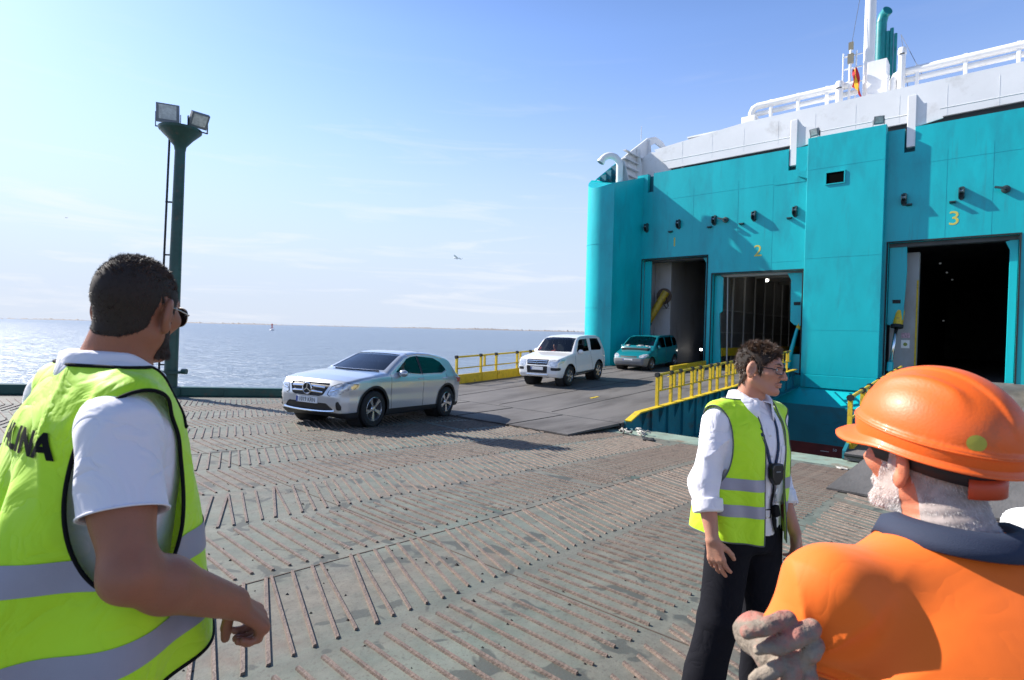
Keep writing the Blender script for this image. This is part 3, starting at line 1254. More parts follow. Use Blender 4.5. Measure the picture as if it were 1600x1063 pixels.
# lower hull: sloped shelf, vertical stern under it, red boot topping
mb = S()
mb.prism([(U0 + 0.2, -2.1), (U0 + 0.2, -2.75), (25.15, -2.75), (U0 - 0.27, -2.1)], 'y', -9.0, 13.95)
mb.build('stern_shelf', M_TEAL, ship)
mb = S()
mb.box((25.15, -9.0, -4.27), (30.0, 15.3, -2.75))
mb.build('lower_hull', mat('hull_teal_low', (0.006, 0.19, 0.235), 0.45, var=0.2, scale=0.8, stain=(0.03, 0.12, 0.13), stain_amt=0.5, stain_scale=0.7), ship)
sbox('boot_topping', (25.16, -9.0, -6.2), (30.0, 15.3, -4.272), M_RED)
sbox('pillar_foot', (25.65, 3.3, -2.08), (U0 - 0.01, 6.2, -1.55), M_TEAL, bevel=0.02)
# draught marks
M_MARK = mat('draught_white', (0.7, 0.7, 0.7), 0.6)
for i, s in enumerate(('50', '48', '46', '44')):
    text_part('draught_mark', s, 0.15, M_MARK if i == 0 else M_TEALD, ship, Vector((25.145, 4.75, -4.45 + 0.36 * i)) - Vector(SORG), (0, -1, 0), (0, 0, 1), 0.002)
    sbox('draught_line', (25.142, 4.95, -4.55 + 0.36 * i), (25.148, 5.25, -4.53 + 0.36 * i), M_MARK if i == 0 else M_TEALD)

# rounded wing at the port corner, its head cut off at a slant
ol = [(26.2, 13.80), (23.72, 14.18)]
for k in range(13):
    a = R(-150 - 120 * k / 12.0)                        # round the nose from the inner crease to the outer side
    ol.append((24.5 + 1.0 * math.cos(a), 15.0 + 1.0 * math.sin(a)))
ol += [(30.0, 16.0), (60.0, 16.0), (60.0, 15.8), (30.0, 15.8), (26.2, 15.6)]


def wing_top(u):
    return min(7.05 + max(0, (u - 23.5)) * 0.72, 7.95)


n = len(ol)
vs = [(u, v, -4.3) for u, v in ol] + [(u, v, wing_top(u)) for u, v in ol]
fs = [(i, (i + 1) % n, n + (i + 1) % n, n + i) for i in range(n)]
# slanted cap over the nose: fan
cu = [i for i, p in enumerate(ol) if p[0] <= 26.25]
fs.append(tuple(n + i for i in cu))
fs.append(tuple(reversed(range(n))))
mb = S(); mb.add(vs, fs)
wing = mb.build('corner_wing', M_TEAL, ship, auto=28)
for h in (4.3, 1.2, -1.3):
    mb = S()
    mb.tube([(u + (u - 24.6) * 0.004, v + (v - 15.0) * 0.004, h) for u, v in ol[1:16]], 0.011, 4)
    mb.build('weld_seam', M_TEAL, wing)
# bulwark on the wing: teal first, then the white arch with its webs
side = [(24.35, 7.45), (25.13, 8.0), (26.69, 9.1), (27.2, 9.45), (27.2, 7.9), (24.9, 7.9)]
mb = S(); mb.prism(side, 'y', 15.92, 16.0)
mb.build('wing_bulwark', M_TEAL, ship)
for u in (25.2, 25.7, 26.25, 26.8):
    sbox('bulwark_web', (u, 15.6, 7.85), (u + 0.06, 15.915, 7.55 + (u - 24.35) * 0.70), M_TEALD)
arch = [(27.2, 7.9), (27.2, 9.45), (28.38, 10.25), (30.22, 11.45), (31.2, 11.8), (32.1, 11.75), (32.75, 11.5), (32.75, 11.25), (31.2, 11.4), (30.3, 10.95), (30.9, 10.35), (32.75, 10.2), (33.6, 9.2), (33.6, 7.9)]
mb = S(); mb.prism(arch, 'y', 15.9, 15.98)
mb.build('white_bulwark', M_WHITE, ship)
mb = S(); mb.prism([(15.88, 7.95), (13.92, 7.95), (13.92, 9.02), (14.84, 10.22), (15.3, 10.25), (15.88, 9.9)], 'x', 29.3, 29.36)
mb.build('wing_screen', M_WHITE, ship)
for u, t in ((27.3, 9.4), (28.9, 10.5), (30.2, 11.3)):
    mb = S(); mb.prism([(15.89, 7.9), (15.35, 7.9), (15.75, t), (15.89, t)], 'x', u, u + 0.06)
    mb.build('bulwark_web', M_WHITE, ship)
for i in range(5):
    h = 8.3 + 0.42 * i
    sbox('bulwark_stiffener', (27.4, 15.72, h), (27.4 + 1.0 + 0.55 * i, 15.89, h + 0.06), M_WHITE)
sbox('fairlead_shelf', (29.2, 15.2, 8.72), (31.0, 15.88, 8.88), M_WHITE, bevel=0.03)
mb = S()
mb.tube([(29.4, 15.9, 11.0), (29.4, 15.9, 11.9)], 0.02, 6)
mb.build('aerial', M_WHITE, ship)
# gooseneck vent on the wing
mb = S()
pts = [(24.9, 14.62, 7.2), (24.9, 14.62, 8.35)]
for k in range(1, 9):
    a = R(20 * k)
    pts.append((24.9 - 0.33 * (1 - math.cos(a)), 14.62 + 0.36 * (1 - math.cos(a)), 8.35 + 0.50 * math.sin(a)))
mb.tube(pts, 0.165, 14)
vent = mb.build('gooseneck_vent', M_WHITE, ship, auto=40)
p, d = Vector(pts[-1]), (Vector(pts[-1]) - Vector(pts[-2])).normalized()
mb = S(); mb.tube([p - d * 0.06, p + d * 0.05], 0.20, 14)
mb.build('vent_rim', M_WHITE, vent)
mb = S(); mb.tube([p + d * 0.051, p + d * 0.056], 0.15, 12)
mb.build('vent_mesh', M_GREYD, vent)

# numbers over the doors
for s, v, h, z in (('1', 12.1, 4.46, 0.62), ('2', 8.17, 3.74, 0.72), ('3', 1.34, 4.42, 0.72)):
    text_part('door_number', s, z, M_NUM, ship, Vector((U0 - 0.004, v, h)) - Vector(SORG), (0, -1, 0), (0, 0, 1), 0.002, sx=1.05)

# lugs and stops on the stern
M_LUG = mat('lug_dark', (0.02, 0.05, 0.055), 0.5, var=0.4, scale=20)
for v in (13.59, 11.89, 10.14, 8.36, 6.68, 2.86, 1.15):
    mb = S()
    for s in (-1, 1):
        mb.prism([(U0 - 0.001, 5.12), (U0 - 0.20, 5.18), (U0 - 0.24, 5.30), (U0 - 0.18, 5.50), (U0 - 0.001, 5.52)], 'y', v + s * 0.07 - 0.016, v + s * 0.07 + 0.016)
    mb.box((U0 - 0.012, v - 0.054, 5.08), (U0 - 0.001, v + 0.054, 5.56))
    lug = mb.build('hinge_lug', M_LUG, ship)
    mb = S(); mb.tube([(U0 - 0.14, v - 0.053, 5.37), (U0 - 0.14, v + 0.053, 5.37)], 0.05, 10)
    mb.build('pin', mat('pin_grey', (0.22, 0.27, 0.28), 0.35, 0.6), lug)
for v, h in ((10.36, 5.03), (8.9, 5.03), (6.9, 5.06), (2.7, 5.1), (1.4, 5.03), (12.3, 5.0)):
    mb = S(); mb.prism([(U0 - 0.001, h - 0.05), (U0 - 0.16, h - 0.02), (U0 - 0.16, h + 0.02), (U0 - 0.001, h + 0.05)], 'y', v - 0.09, v + 0.09)
    mb.build('stop_block', M_LUG, ship)
for v in (9.62, -0.05):
    mb = S()
    mb.lathe([(0.05, -0.26), (0.05, -0.12), (0.13, -0.10), (0.13, 0.0)], (U0 - 0.001, v, 5.28), 14, 'x', cap=True)
    mb.bar((U0 - 0.24, v, 5.28), (U0 - 0.24, v + 0.3, 5.36), 0.07, 0.07)
    mb.build('stern_camera', M_LUG, ship)
sbox('patch_plate', (U0 - 0.012, 6.30, 6.55), (U0 - 0.001, 7.55, 7.1), M_TEAL)
mb = S(); mb.prism([(6.22, 6.62), (6.60, 6.78), (6.60, 6.95), (6.22, 7.0)], 'x', U0 - 0.15, U0 - 0.013)
mb.build('guide_wedge', M_TEAL, ship)

# door seals and guide panels
def door(tag_, D, thick=0.05):
    v0, v1, top = D
    for nm, lo, hi in (('t', (v0 - thick, top), (v1 + thick, top + thick)), ('l', (v1, SILL), (v1 + thick, top)), ('r', (v0 - thick, SILL), (v0, top))):
        sbox('door_seal', (U0 - 0.03, lo[0], lo[1]), (U0 - 0.001, hi[0], hi[1]), M_DARK)


for D in (D1, D2, D3):
    door('d', D)


def panel(poly, u, t, m, name='guide_panel'):
    mb = S()
    mb.prism(poly, 'x', u, u + t)
    return mb.build(name, m, ship, bevel=0.015)


def arc(cv, ch, r, a0, a1, n=6):
    return [(cv + r * math.cos(R(a0 + (a1 - a0) * k / n)), ch + r * math.sin(R(a0 + (a1 - a0) * k / n))) for k in range(n + 1)]


panel([(13.80, -0.5), (13.80, 3.66), (13.42, 3.66), (13.42, -0.3)], U0 + 0.26, 0.1, M_TEAL)                     # door 1 left
panel([(10.46, SILL), (10.60, SILL), (10.60, 3.4), (10.75, 3.66), (10.46, 3.66)], U0 + 0.26, 0.1, M_TEAL)        # door 1 right
panel([(10.16, SILL), (9.76, SILL), (9.90, 1.0), (9.76, 1.1), (9.76, 2.66), (9.9, 2.78), (10.16, 2.78)], U0 + 0.26, 0.1, M_TEAL)
panel([(6.34, 0.45)] + arc(6.62, 0.62, 0.18, -90, -170) [:0] + [(6.66, 0.5), (6.82, 0.66), (6.84, 2.45), (7.0, 2.74), (6.34, 2.74)], U0 + 0.26, 0.1, M_TEAL)   # door 2 right
panel([(6.34, SILL), (6.78, SILL), (6.78, -0.75), (6.34, -0.75)], U0 + 0.26, 0.1, M_TEAL)
panel([(3.31, 0.55), (3.31, 3.62), (2.75, 3.62), (2.72, 2.6), (2.80, 0.75), (3.02, 0.5)], U0 + 0.26, 0.1, M_TEAL)  # door 3 left
panel([(-0.45, SILL), (-0.22, SILL), (-0.22, 3.2), (-0.10, 3.5), (-0.45, 3.64)], U0 + 0.26, 0.1, M_TEAL)
for v, h in ((6.56, 1.42), (3.02, 1.45)):
    sbox('hand_hole', (U0 + 0.245, v - 0.13, h - 0.07), (U0 + 0.258, v + 0.13, h + 0.07), M_DARK)
sbox('lintel', (U0 + 0.22, -0.46, 3.55), (U0 + 0.6, 3.32, 3.69), M_IND)
sbox('lintel', (U0 + 0.37, 6.33, 2.70), (U0 + 0.9, 10.17, 2.815), M_INW)
sbox('lintel', (U0 + 0.37, 10.45, 3.62), (U0 + 0.9, 13.8, 3.695), M_IND)

# the garages behind the doors: closed boxes lit only through the openings
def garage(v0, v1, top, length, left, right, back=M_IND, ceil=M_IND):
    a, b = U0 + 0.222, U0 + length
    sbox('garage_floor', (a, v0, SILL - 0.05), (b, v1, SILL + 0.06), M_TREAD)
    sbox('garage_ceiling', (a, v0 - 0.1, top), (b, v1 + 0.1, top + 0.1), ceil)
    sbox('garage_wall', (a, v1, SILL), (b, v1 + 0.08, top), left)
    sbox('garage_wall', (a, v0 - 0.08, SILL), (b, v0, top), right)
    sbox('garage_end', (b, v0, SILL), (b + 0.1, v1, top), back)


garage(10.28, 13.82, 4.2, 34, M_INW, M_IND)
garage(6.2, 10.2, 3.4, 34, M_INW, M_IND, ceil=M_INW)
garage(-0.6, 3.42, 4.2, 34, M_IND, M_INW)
# door 1: white casing with the ramp cylinder
mb = S(); mb.box((27.5, 12.92, SILL + 0.06), (33.0, 13.81, 4.15))
cas = mb.build('cylinder_casing', M_INW, ship, bevel=0.02)
sbox('casing_seam', (27.49, 12.95, 1.3), (27.498, 13.8, 1.32), M_GREYD, cas)
sbox('casing_seam', (27.49, 12.95, -0.35), (27.498, 13.8, -0.33), M_GREYD, cas)
mb = S(); mb.tube([(27.1, 12.98, 2.15), (26.75, 13.9 - 0.12, 0.58)], [0.19, 0.19], 16)
cy = mb.build('ramp_cylinder', mat('cylinder_yellow', (0.42, 0.29, 0.02), 0.45, var=0.25, scale=4, stain=(0.12, 0.08, 0.05), stain_amt=0.3, stain_scale=5), ship, auto=40)
mb = S(); mb.tube([(26.76, 13.76, 0.62), (26.735, 13.83, 0.50)], 0.23, 14); mb.build('collar', M_DARK, cy)
mb = S(); mb.tube([(26.74, 13.81, 0.52), (26.3, 14.15 - 0.4, -0.5), (26.1, 13.7, -1.4)], 0.06, 10); mb.build('rod', mat('rod_dark', (0.10, 0.11, 0.12), 0.3, 0.8), cy)
mb = S(); mb.tube([(27.0, 12.95, 1.9), (27.0, 12.8, 1.4), (27.1, 12.95, 1.3), (27.1, 13.1, 1.5)], 0.025, 6); mb.build('hose', M_DARK, cy)
mb = S()
mb.lathe([(0.0, 0), (0.42, 0.0), (0.42, 0.05), (0, 0.05)], (27.46, 13.28, 1.95), 20, 'x')
mb.build('cylinder_recess', mat('recess_rust', (0.14, 0.10, 0.075), 0.8, var=0.4, scale=3), cas)
# door 2: framed wall inside, yellow rub rail
for i in range(8):
    u = 27.0 + 1.7 * i
    sbox('wall_frame', (u, 10.135, SILL + 0.06), (u + 0.12, 10.197, 3.38), M_INW)
for h in (0.1, 1.2):
    sbox('wall_stringer', (26.6, 10.15, h), (40, 10.198, h + 0.05), M_INW)
sbox('rub_rail', (26.5, 9.80, -1.0), (40, 10.01, -0.62), M_YEL)
for i in range(7):
    sbox('ceiling_beam', (27.6 + 2.2 * i, 6.25, 3.12), (27.75 + 2.2 * i, 10.15, 3.395), M_INW)
mb = S(); mb.tube([(26.45, 9.55, -1.5), (26.45, 9.62, 2.7)], 0.03, 6); mb.build('hanging_pipe', M_INW, ship)
M_BULB = emit('garage_bulb', (1.0, 0.97, 0.9), 22)
for (u, v, h) in ((30.0, 8.93, 2.80), (36.5, 8.6, 2.9)):
    mb = S(); mb.lathe([(0.0, -0.04), (0.05, -0.04), (0.06, 0.0), (0.06, 0.06)], (u, v, h), 12)
    mb.build('garage_lamp', M_BULB, ship)
for (u, v, h) in ((36, 2.35, 3.9), (41, 2.35, 3.9), (46, 2.35, 3.9), (44, 2.6, 1.2)):
    mb = S(); mb.lathe([(0.0, -0.03), (0.04, -0.03), (0.05, 0.0), (0.05, 0.04)], (u, v, h), 10)
    mb.build('garage_lamp', emit('dim_bulb', (0.9, 0.95, 1.0), 0.05), ship)
# door 2 right: strut of the ramp
mb = S(); mb.tube([(26.28, 6.53, 0.35), (26.05, 6.80, -1.15)], [0.065, 0.10], 10); st = mb.build('ramp_strut', M_TEAL, ship, auto=40)
mb = S(); mb.tube([(26.0, 6.83, -1.35), (26.05, 6.80, -1.05)], 0.13, 10); mb.build('strut_foot', M_TEAL, st)
mb = S(); mb.tube([(26.34, 6.5, 0.3), (26.36, 6.48, 0.62)], 0.10, 10); mb.build('strut_head', M_YEL, st)
# door 3 left: yellow hood, chrome rod, notices
mb = S(); mb.box((26.9, 2.40, SILL), (27.3, 3.30, 3.4)); mb.build('jamb_casing', M_INW, ship, bevel=0.02)
mb = S(); mb.tube([(26.42, 2.93, 1.1), (26.32, 2.98, 0.48)], 0.17, 14); cy3 = mb.build('ramp_cylinder', M_YEL, ship, auto=40)
mb = S(); mb.tube([(26.325, 2.985, 0.55), (26.30, 2.99, 0.44)], 0.21, 14); mb.build('collar', M_DARK, cy3)
mb = S(); mb.tube([(26.3, 2.99, 0.5), (26.02, 3.12, -1.0)], 0.065, 12); mb.build('rod', M_CHROME, cy3, smooth=True)
mb = S(); mb.tube([(25.98, 3.13, -1.25), (26.03, 3.12, -0.9)], 0.11, 10); mb.build('rod_eye', M_TEAL, cy3)
sbox('notice', (26.89, 2.62, 0.05), (26.898, 2.90, 0.25), mat('notice_pink', (0.55, 0.35, 0.42), 0.5, var=0.6, scale=30))
nt_ = sbox('notice', (26.89, 2.62, -0.35), (26.898, 2.90, -0.03), M_WHITE)
mb = S(); mb.lathe([(0, 0), (0.07, 0), (0.07, 0.003), (0, 0.003)], (26.886, 2.76, -0.2), 10, 'x'); mb.build('notice_symbol', mat('symbol_green', (0.25, 0.3, 0.05), 0.5), nt_)
sbox('jamb_stripe', (26.89, 2.40, SILL), (26.899, 2.46, 2.3), M_YEL)
nt_ = sbox('notice', (27.485, 13.02, -0.9), (27.493, 13.2, -0.6), M_WHITE, cas)

# white deckhouse front above the stern, with the dark walkway under it
mb = S()
mb.prism([(14.86, 10.25), (13.95, 9.05), (-9, 9.3), (-9, 10.72), (9.75, 10.70)], 'x', 29.0, 29.12)
mb.build('deckhouse_front', M_WHITE, ship)
for v in np.arange(-3, 13.5, 1.62):
    sbox('weld_seam', (28.995, float(v) - 0.004, 9.22), (28.999, float(v) + 0.004, 10.4), M_WHITE)
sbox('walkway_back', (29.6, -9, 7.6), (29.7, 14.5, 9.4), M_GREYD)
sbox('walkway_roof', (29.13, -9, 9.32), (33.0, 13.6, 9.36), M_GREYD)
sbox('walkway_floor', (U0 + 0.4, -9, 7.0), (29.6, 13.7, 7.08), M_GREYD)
for v in (11.9, 10.9, 9.2, 8.6, 7.9, 5.3, 4.7, 3.9, 1.6, 0.9, -0.2):
    sbox('walkway_window', (29.57, v - 0.18, 8.35), (29.598, v + 0.18, 8.62), M_DARK)
mb = S()
mb.tube([(26.7, 13.2, 8.75), (26.7, -8, 8.75)], 0.025, 6)
mb.build('walkway_rail', M_WHITE, ship)
for v in (6.85, 2.72):
    mb = S()
    mb.box((26.02, v - 0.14, 7.3), (26.3, v + 0.14, 9.25))
    mb.build('bulwark_post', M_WHITE, ship, bevel=0.02)
    mb = S()
    pr = [(v - 0.14, 9.25), (v - 0.35, 8.88), (v - 0.75, 8.82), (v - 0.95, 8.2), (v - 0.14, 8.05)]
    mb.prism(pr, 'x', 26.1, 26.16)
    mb.build('post_bracket', M_WHITE, ship)
    mb = S()
    mb.prism([(26.3, 9.25), (26.3, 8.8), (28.99, 9.25), (28.99, 9.5)], 'y', v - 0.05, v + 0.05)
    mb.build('post_bracket', M_WHITE, ship)
# deck on top and its pipes
sbox('upper_deck', (29.13, -9, 10.55), (48, 13.0, 10.62), M_WHITE)
sbox('deck_house', (30.4, 9.9, 10.62), (34, 10.6, 11.5), M_WHITE, bevel=0.03)
sbox('deck_house', (32.2, -8, 10.62), (38, 2.0, 11.75), M_WHITE, bevel=0.03)
for (a, b, r, h, u) in ((10.3, 5.4, 0.17, 12.12, 31.0), (10.3, 5.4, 0.12, 11.75, 31.1), (4.0, -8, 0.17, 12.12, 31.0), (4.0, -8, 0.12, 11.78, 31.1)):
    mb = S()
    pts = [(u, a, h - 0.9), (u, a - 0.02, h - 0.3), (u, a - 0.12, h - 0.08), (u, a - 0.3, h), (u, b, h)]
    mb.tube(pts, r, 12)
    mb.build('deck_pipe', M_WHITE, ship, auto=50)
for v in (3.1, 1.4, -0.3, -2.0, 9.3, 8.0, 6.7):
    mb = S(); mb.box((30.9, v - 0.07, 10.62), (31.1, v + 0.07, 12.3)); mb.build('pipe_support', M_WHITE, ship, bevel=0.02)
for v in (9.8, 9.0, 8.6, 2.4, 0.6):
    sbox('deck_box', (30.5, v - 0.15, 10.62), (30.8, v + 0.15, 11.25), M_GREYD if v > 8.5 else M_WHITE, bevel=0.02)
for v, h0, h1, r in ((6.13, 10.62, 12.35, 0.19), (3.66, 10.62, 13.2, 0.17), (4.2, 10.62, 12.1, 0.10)):
    mb = S()
    prof = [(r * 0.85, h0), (r * 0.85, h1 - 0.65 * r * 3), (r, h1 - 0.64 * r * 3), (r, h1 - r * 0.6), (r * 0.75, h1 - 0.15 * r), (0.01, h1)]
    mb.lathe(prof, (30.8, v, 0), 16)
    vp = mb.build('vent_pipe', M_WHITE, ship, auto=45)
    if r > 0.12:
        mb = S(); mb.box((30.8 - r * 1.03, v - r * 0.6, h1 - r * 2.1), (30.8 - r * 0.6, v + r * 0.6, h1 - r * 1.9)); mb.build('vent_slit', M_DARK, vp)
mb = S()
mb.prism([(5.02, 10.6), (4.25, 10.6), (4.25, 12.95), (5.02, 12.95)], 'x', 30.9, 31.8)
mb.build('mast_house', M_WHITE, ship, bevel=0.02)
mb = S(); mb.tube([(31.3, 5.02, 10.6), (31.3, 5.04, 19.5)], [0.25, 0.22], 16)
mast = mb.build('mast', M_WHITE, ship, auto=50)
mb = S()
mb.tube([(30.9, 5.75, 10.6), (30.9, 5.72, 14.1)], 0.06, 8)
lad = mb.build('flag_pole', M_WHITE, ship)
mb = S(); mb.box((30.82, 5.6, 13.1), (30.98, 5.84, 13.55)); mb.box((30.84, 5.62, 13.75), (30.96, 5.82, 14.1)); mb.build('navigation_light', mat('nav_light', (0.25, 0.22, 0.15), 0.4), ship)
mb = S()
for h in (11.2, 12.2, 12.9, 13.5):
    mb.tube([(31.0, 6.0, h), (31.0, 5.25, h)], 0.03, 6)
for v in (6.05, 5.5):
    mb.tube([(31.0, v, 10.7), (31.0, v, 13.7)], 0.03, 6)
mb.build('mast_platform', M_WHITE, ship)
mb = S(); mb.lathe([(0.42, 0), (0.46, 0.06), (0.40, 0.12)], (30.86, 4.9, 11.0), 22, 'x'); mb.build('lifebuoy_ring', M_WHITE, ship, auto=40)
M_FUN = mat('funnel_teal', (0.004, 0.21, 0.22), 0.4, var=0.2, scale=3)
for i, (v, r, t) in enumerate(((4.55, 0.24, 15.3), (4.28, 0.10, 14.8), (4.12, 0.08, 14.9), (3.97, 0.07, 14.6), (4.42, 0.09, 14.4))):
    mb = S(); mb.tube([(33.0, v * 1.062, 10.6), (33.0, v * 1.062, t * 1.02)], r, 14); mb.build('funnel_pipe', M_FUN, ship, auto=50)
mb = S(); mb.tube([(33.0, 4.83, 15.6), (33.0, 4.75, 15.95), (32.8, 4.55, 16.05)], 0.24, 14); mb.build('funnel_elbow', M_FUN, ship, auto=50)
mb = S()
mb.tube([(31.2, 5.1, 19.0), (30.9, 5.7, 14.0)], 0.012, 5)
mb.tube([(32.6, 3.95, 14.6), (31.0, 2.9, 11.8)], 0.012, 5)
mb.tube([(32.6, 3.95, 14.6), (31.0, 3.4, 11.2)], 0.012, 5)
mb.build('stay_wire', M_GREYD, ship)
# ensign hanging limp on its staff
fl = empty('ensign', Matrix.Translation(W(30.75, 5.6, 11.3)) @ Matrix.Rotation(U_ANG, 4, 'Z'), 'red and yellow flag hanging limp below the mast', 'flag')
for nm, m, a, b in (('red_stripe', mat('flag_red', (0.45, 0.02, 0.03), 0.8), 0.0, 0.3), ('yellow_stripe', mat('flag_yellow', (0.75, 0.42, 0.02), 0.8), 0.3, 0.68), ('red_stripe', mat('flag_red', (0.45, 0.02, 0.03), 0.8), 0.68, 1.0)):
    mb = MB()
    rows = []
    for i in range(7):
        s = a + (b - a) * i / 6.0
        rows.append([(-0.03 + 0.07 * math.sin(t * 9 + s * 5), -(0.02 + 0.40 * s * (0.45 + 0.55 * t)) + 0.04 * math.sin(t * 7 + s * 9), 1.45 - 1.45 * t * (0.55 + 0.45 * s)) for t in [k / 9.0 for k in range(10)]])
    mb.grid(rows)
    o = mb.build(nm, m, fl, auto=60)
    md = o.modifiers.new('s', 'SOLIDIFY'); md.thickness = 0.006
# floodlights on the stern
for v, lb in ((3.75, 'small square floodlight at the right edge of the stern pillar top'), (5.98, 'small square floodlight at the left edge of the stern pillar top')):
    e = floodlight('floodlight', lb, W(25.85, v, 8.22), U_ANG + R(90 + (12 if v < 5 else -14)), R(-25), 0.34)
    e['group'] = 'floodlights on the stern'
# ---------------------------------------------------------------- loading ramps
def ramp(label, v0, v1, hfun, hinge, lip, flaps, left_rail, right_rail, u_end=26.0):
    org = Vector(((hinge + u_end) / 2, (v0 + v1) / 2, hfun((hinge + u_end) / 2)))
    e = empty('loading_ramp', Matrix.Translation(W(*org)) @ Matrix.Rotation(U_ANG, 4, 'Z'), label, 'ramp', 'loading ramps of the ferry')

    def N():
        return MB(org)
    mb = N()
    mb.add([(hinge, v0, hfun(hinge)), (u_end + 0.2, v0, hfun(u_end + 0.2)), (u_end + 0.2, v1, hfun(u_end + 0.2)), (hinge, v1, hfun(hinge)),
            (hinge, v0, hfun(hinge) - 0.12), (u_end + 0.2, v0, hfun(u_end + 0.2) - 0.12), (u_end + 0.2, v1, hfun(u_end + 0.2) - 0.12), (hinge, v1, hfun(hinge) - 0.12)],
           [(0, 1, 2, 3), (7, 6, 5, 4), (0, 4, 5, 1), (1, 5, 6, 2), (2, 6, 7, 3), (3, 7, 4, 0)])
    mb.build('ramp_plate', M_TREAD, e)
    # flaps on the quay end
    w = (v1 - v0) / flaps
    for i in range(flaps):
        a, b = v0 + i * w + 0.025, v0 + (i + 1) * w - (0.025 if flaps > 1 else 0.35)
        hl = -1.606 - SLOPE * lip + 0.012
        hh = hfun(hinge) - 0.004
        mb = N()
        mb.add([(lip, a, hl + 0.028), (hinge - 0.03, a, hh), (hinge - 0.03, b, hh), (lip, b, hl + 0.028), (lip, a, hl), (hinge - 0.03, a, hh - 0.06), (hinge - 0.03, b, hh - 0.06), (lip, b, hl)],
               [(0, 1, 2, 3), (7, 6, 5, 4), (0, 4, 5, 1), (1, 5, 6, 2), (2, 6, 7, 3), (3, 7, 4, 0)])
        fl_ = mb.build('flap', M_TREAD, e)
        if i < flaps - 1:
            mb = N()
            mb.bar((lip, b + 0.02, hl + 0.028), (hinge - 0.05, b + 0.02, hh), 0.02, 0.02)
            mb.build('flap_edge', M_DARK, fl_)
    mb = N(); mb.tube([(hinge - 0.015, v0, hfun(hinge) - 0.025), (hinge - 0.015, v1, hfun(hinge) - 0.025)], 0.028, 8); mb.build('hinge', M_DARK, e)

    def rail(v, u0, u1, side, kerb_h, dense):
        # kerb plates, posts with their short doubles, two rails with dark sleeves
        u = u0
        k = 0
        while u < u1 - 0.4:
            L_ = (1.25, 0.85)[k % 2] if not dense else (0.78, 0.56)[k % 2]
            b = min(u + L_, u1)
            mb = N()
            mb.bar((u + 0.015, v, hfun(u) + kerb_h / 2), (b - 0.015, v, hfun(b) + kerb_h / 2), 0.05, kerb_h)
            mb.build('kerb_plate', M_YEL, e)
            top = 0.96
            mb = N(); mb.bar((u, v + side * 0.05, hfun(u)), (u, v + side * 0.05, hfun(u) + top), 0.075, 0.075, (1, 0, 0)); mb.build('post', M_YEL, e)
            if dense or k % 2:
                mb = N(); mb.bar((u + 0.2, v + side * 0.05, hfun(u) + 0.55), (u + 0.2, v + side * 0.05, hfun(u) + top), 0.07, 0.07, (1, 0, 0)); mb.build('short_post', M_YEL, e)
            mb = N()
            mb.tube([(u + 0.02, v + side * 0.05, hfun(u) + top), (b - 0.12, v + side * 0.05, hfun(b) + top)], 0.034, 8)
            r_ = mb.build('top_rail', M_YEL, e)
            mb = N(); mb.tube([(u - 0.06, v + side * 0.05, hfun(u) + top), (u + 0.04, v + side * 0.05, hfun(u) + top)], 0.062, 8); mb.build('sleeve', M_DARK, r_)
            mb = N()
            mb.tube([(u + 0.02, v + side * 0.05, hfun(u) + 0.55), (b, v + side * 0.05, hfun(b) + 0.55)], 0.024, 6)
            mb.build('middle_rail', M_YEL, e)
            u = b
            k += 1
    if left_rail:
        rail(v1 - 0.04, *left_rail, 1, 0.33, False)
    if right_rail:
        rail(v0 + 0.04, *right_rail, -1, 0.05, True)
    # side girder on the right: web, flanges, stiffeners, haunch at the quay end
    mb = N()
    us = [hinge + 0.12, hinge + 0.6, hinge + 3.4, hinge + 5.0, u_end - 0.3]
    dp = [0.12, 0.42, 0.95, 0.85, 0.55]
    tp = [0.02, 0.16, 0.16, 0.16, 0.16]
    n = len(us)
    poly = [(u, hfun(u) + t) for u, t in zip(us, tp)] + [(u, hfun(u) - d) for u, d in reversed(list(zip(us, dp)))]
    mb.prism(poly, 'y', v0 - 0.06, v0 - 0.003)
    g = mb.build('side_girder', M_TEALD, e)
    for i in range(n - 1):
        mb = N(); mb.bar((us[i], v0 - 0.10, hfun(us[i]) + tp[i] + 0.016), (us[i + 1], v0 - 0.10, hfun(us[i + 1]) + tp[i + 1] + 0.016), 0.16, 0.03); mb.build('edge_strip', M_YEL, g)
        mb = N(); mb.bar((us[i], v0 - 0.13, hfun(us[i]) - dp[i] - 0.016), (us[i + 1], v0 - 0.13, hfun(us[i + 1]) - dp[i + 1] - 0.016), 0.2, 0.03); mb.build('flange', M_TEALD, g)
    u = hinge + 0.9
    while u < u_end - 0.5:
        d = float(np.interp(u, us, dp))
        mb = N(); mb.prism([(v0 - 0.061, hfun(u) + 0.15), (v0 - 0.19, hfun(u) + 0.15), (v0 - 0.061, hfun(u) - 0.25)], 'x', u, u + 0.04); mb.build('gusset', M_TEALD, g)
        mb = N(); mb.box((u + 0.4, v0 - 0.12, hfun(u) - d + 0.02), (u + 0.44, v0 - 0.061, hfun(u) + 0.14)); mb.build('stiffener', M_TEALD, g)
        u += 0.9
    # mirrored plain girder on the far side
    mb = N()
    mb.prism(poly, 'y', v1 + 0.003, v1 + 0.06)
    mb.build('side_girder', M_TEALD, e)
    return e, N


r1, N1 = ramp('wide grey loading ramp with three cars leading to doors one and two', 6.50, 14.66, ramp_h, 11.45, 9.35, 5, (14.0, 25.6), (13.2, 25.6))
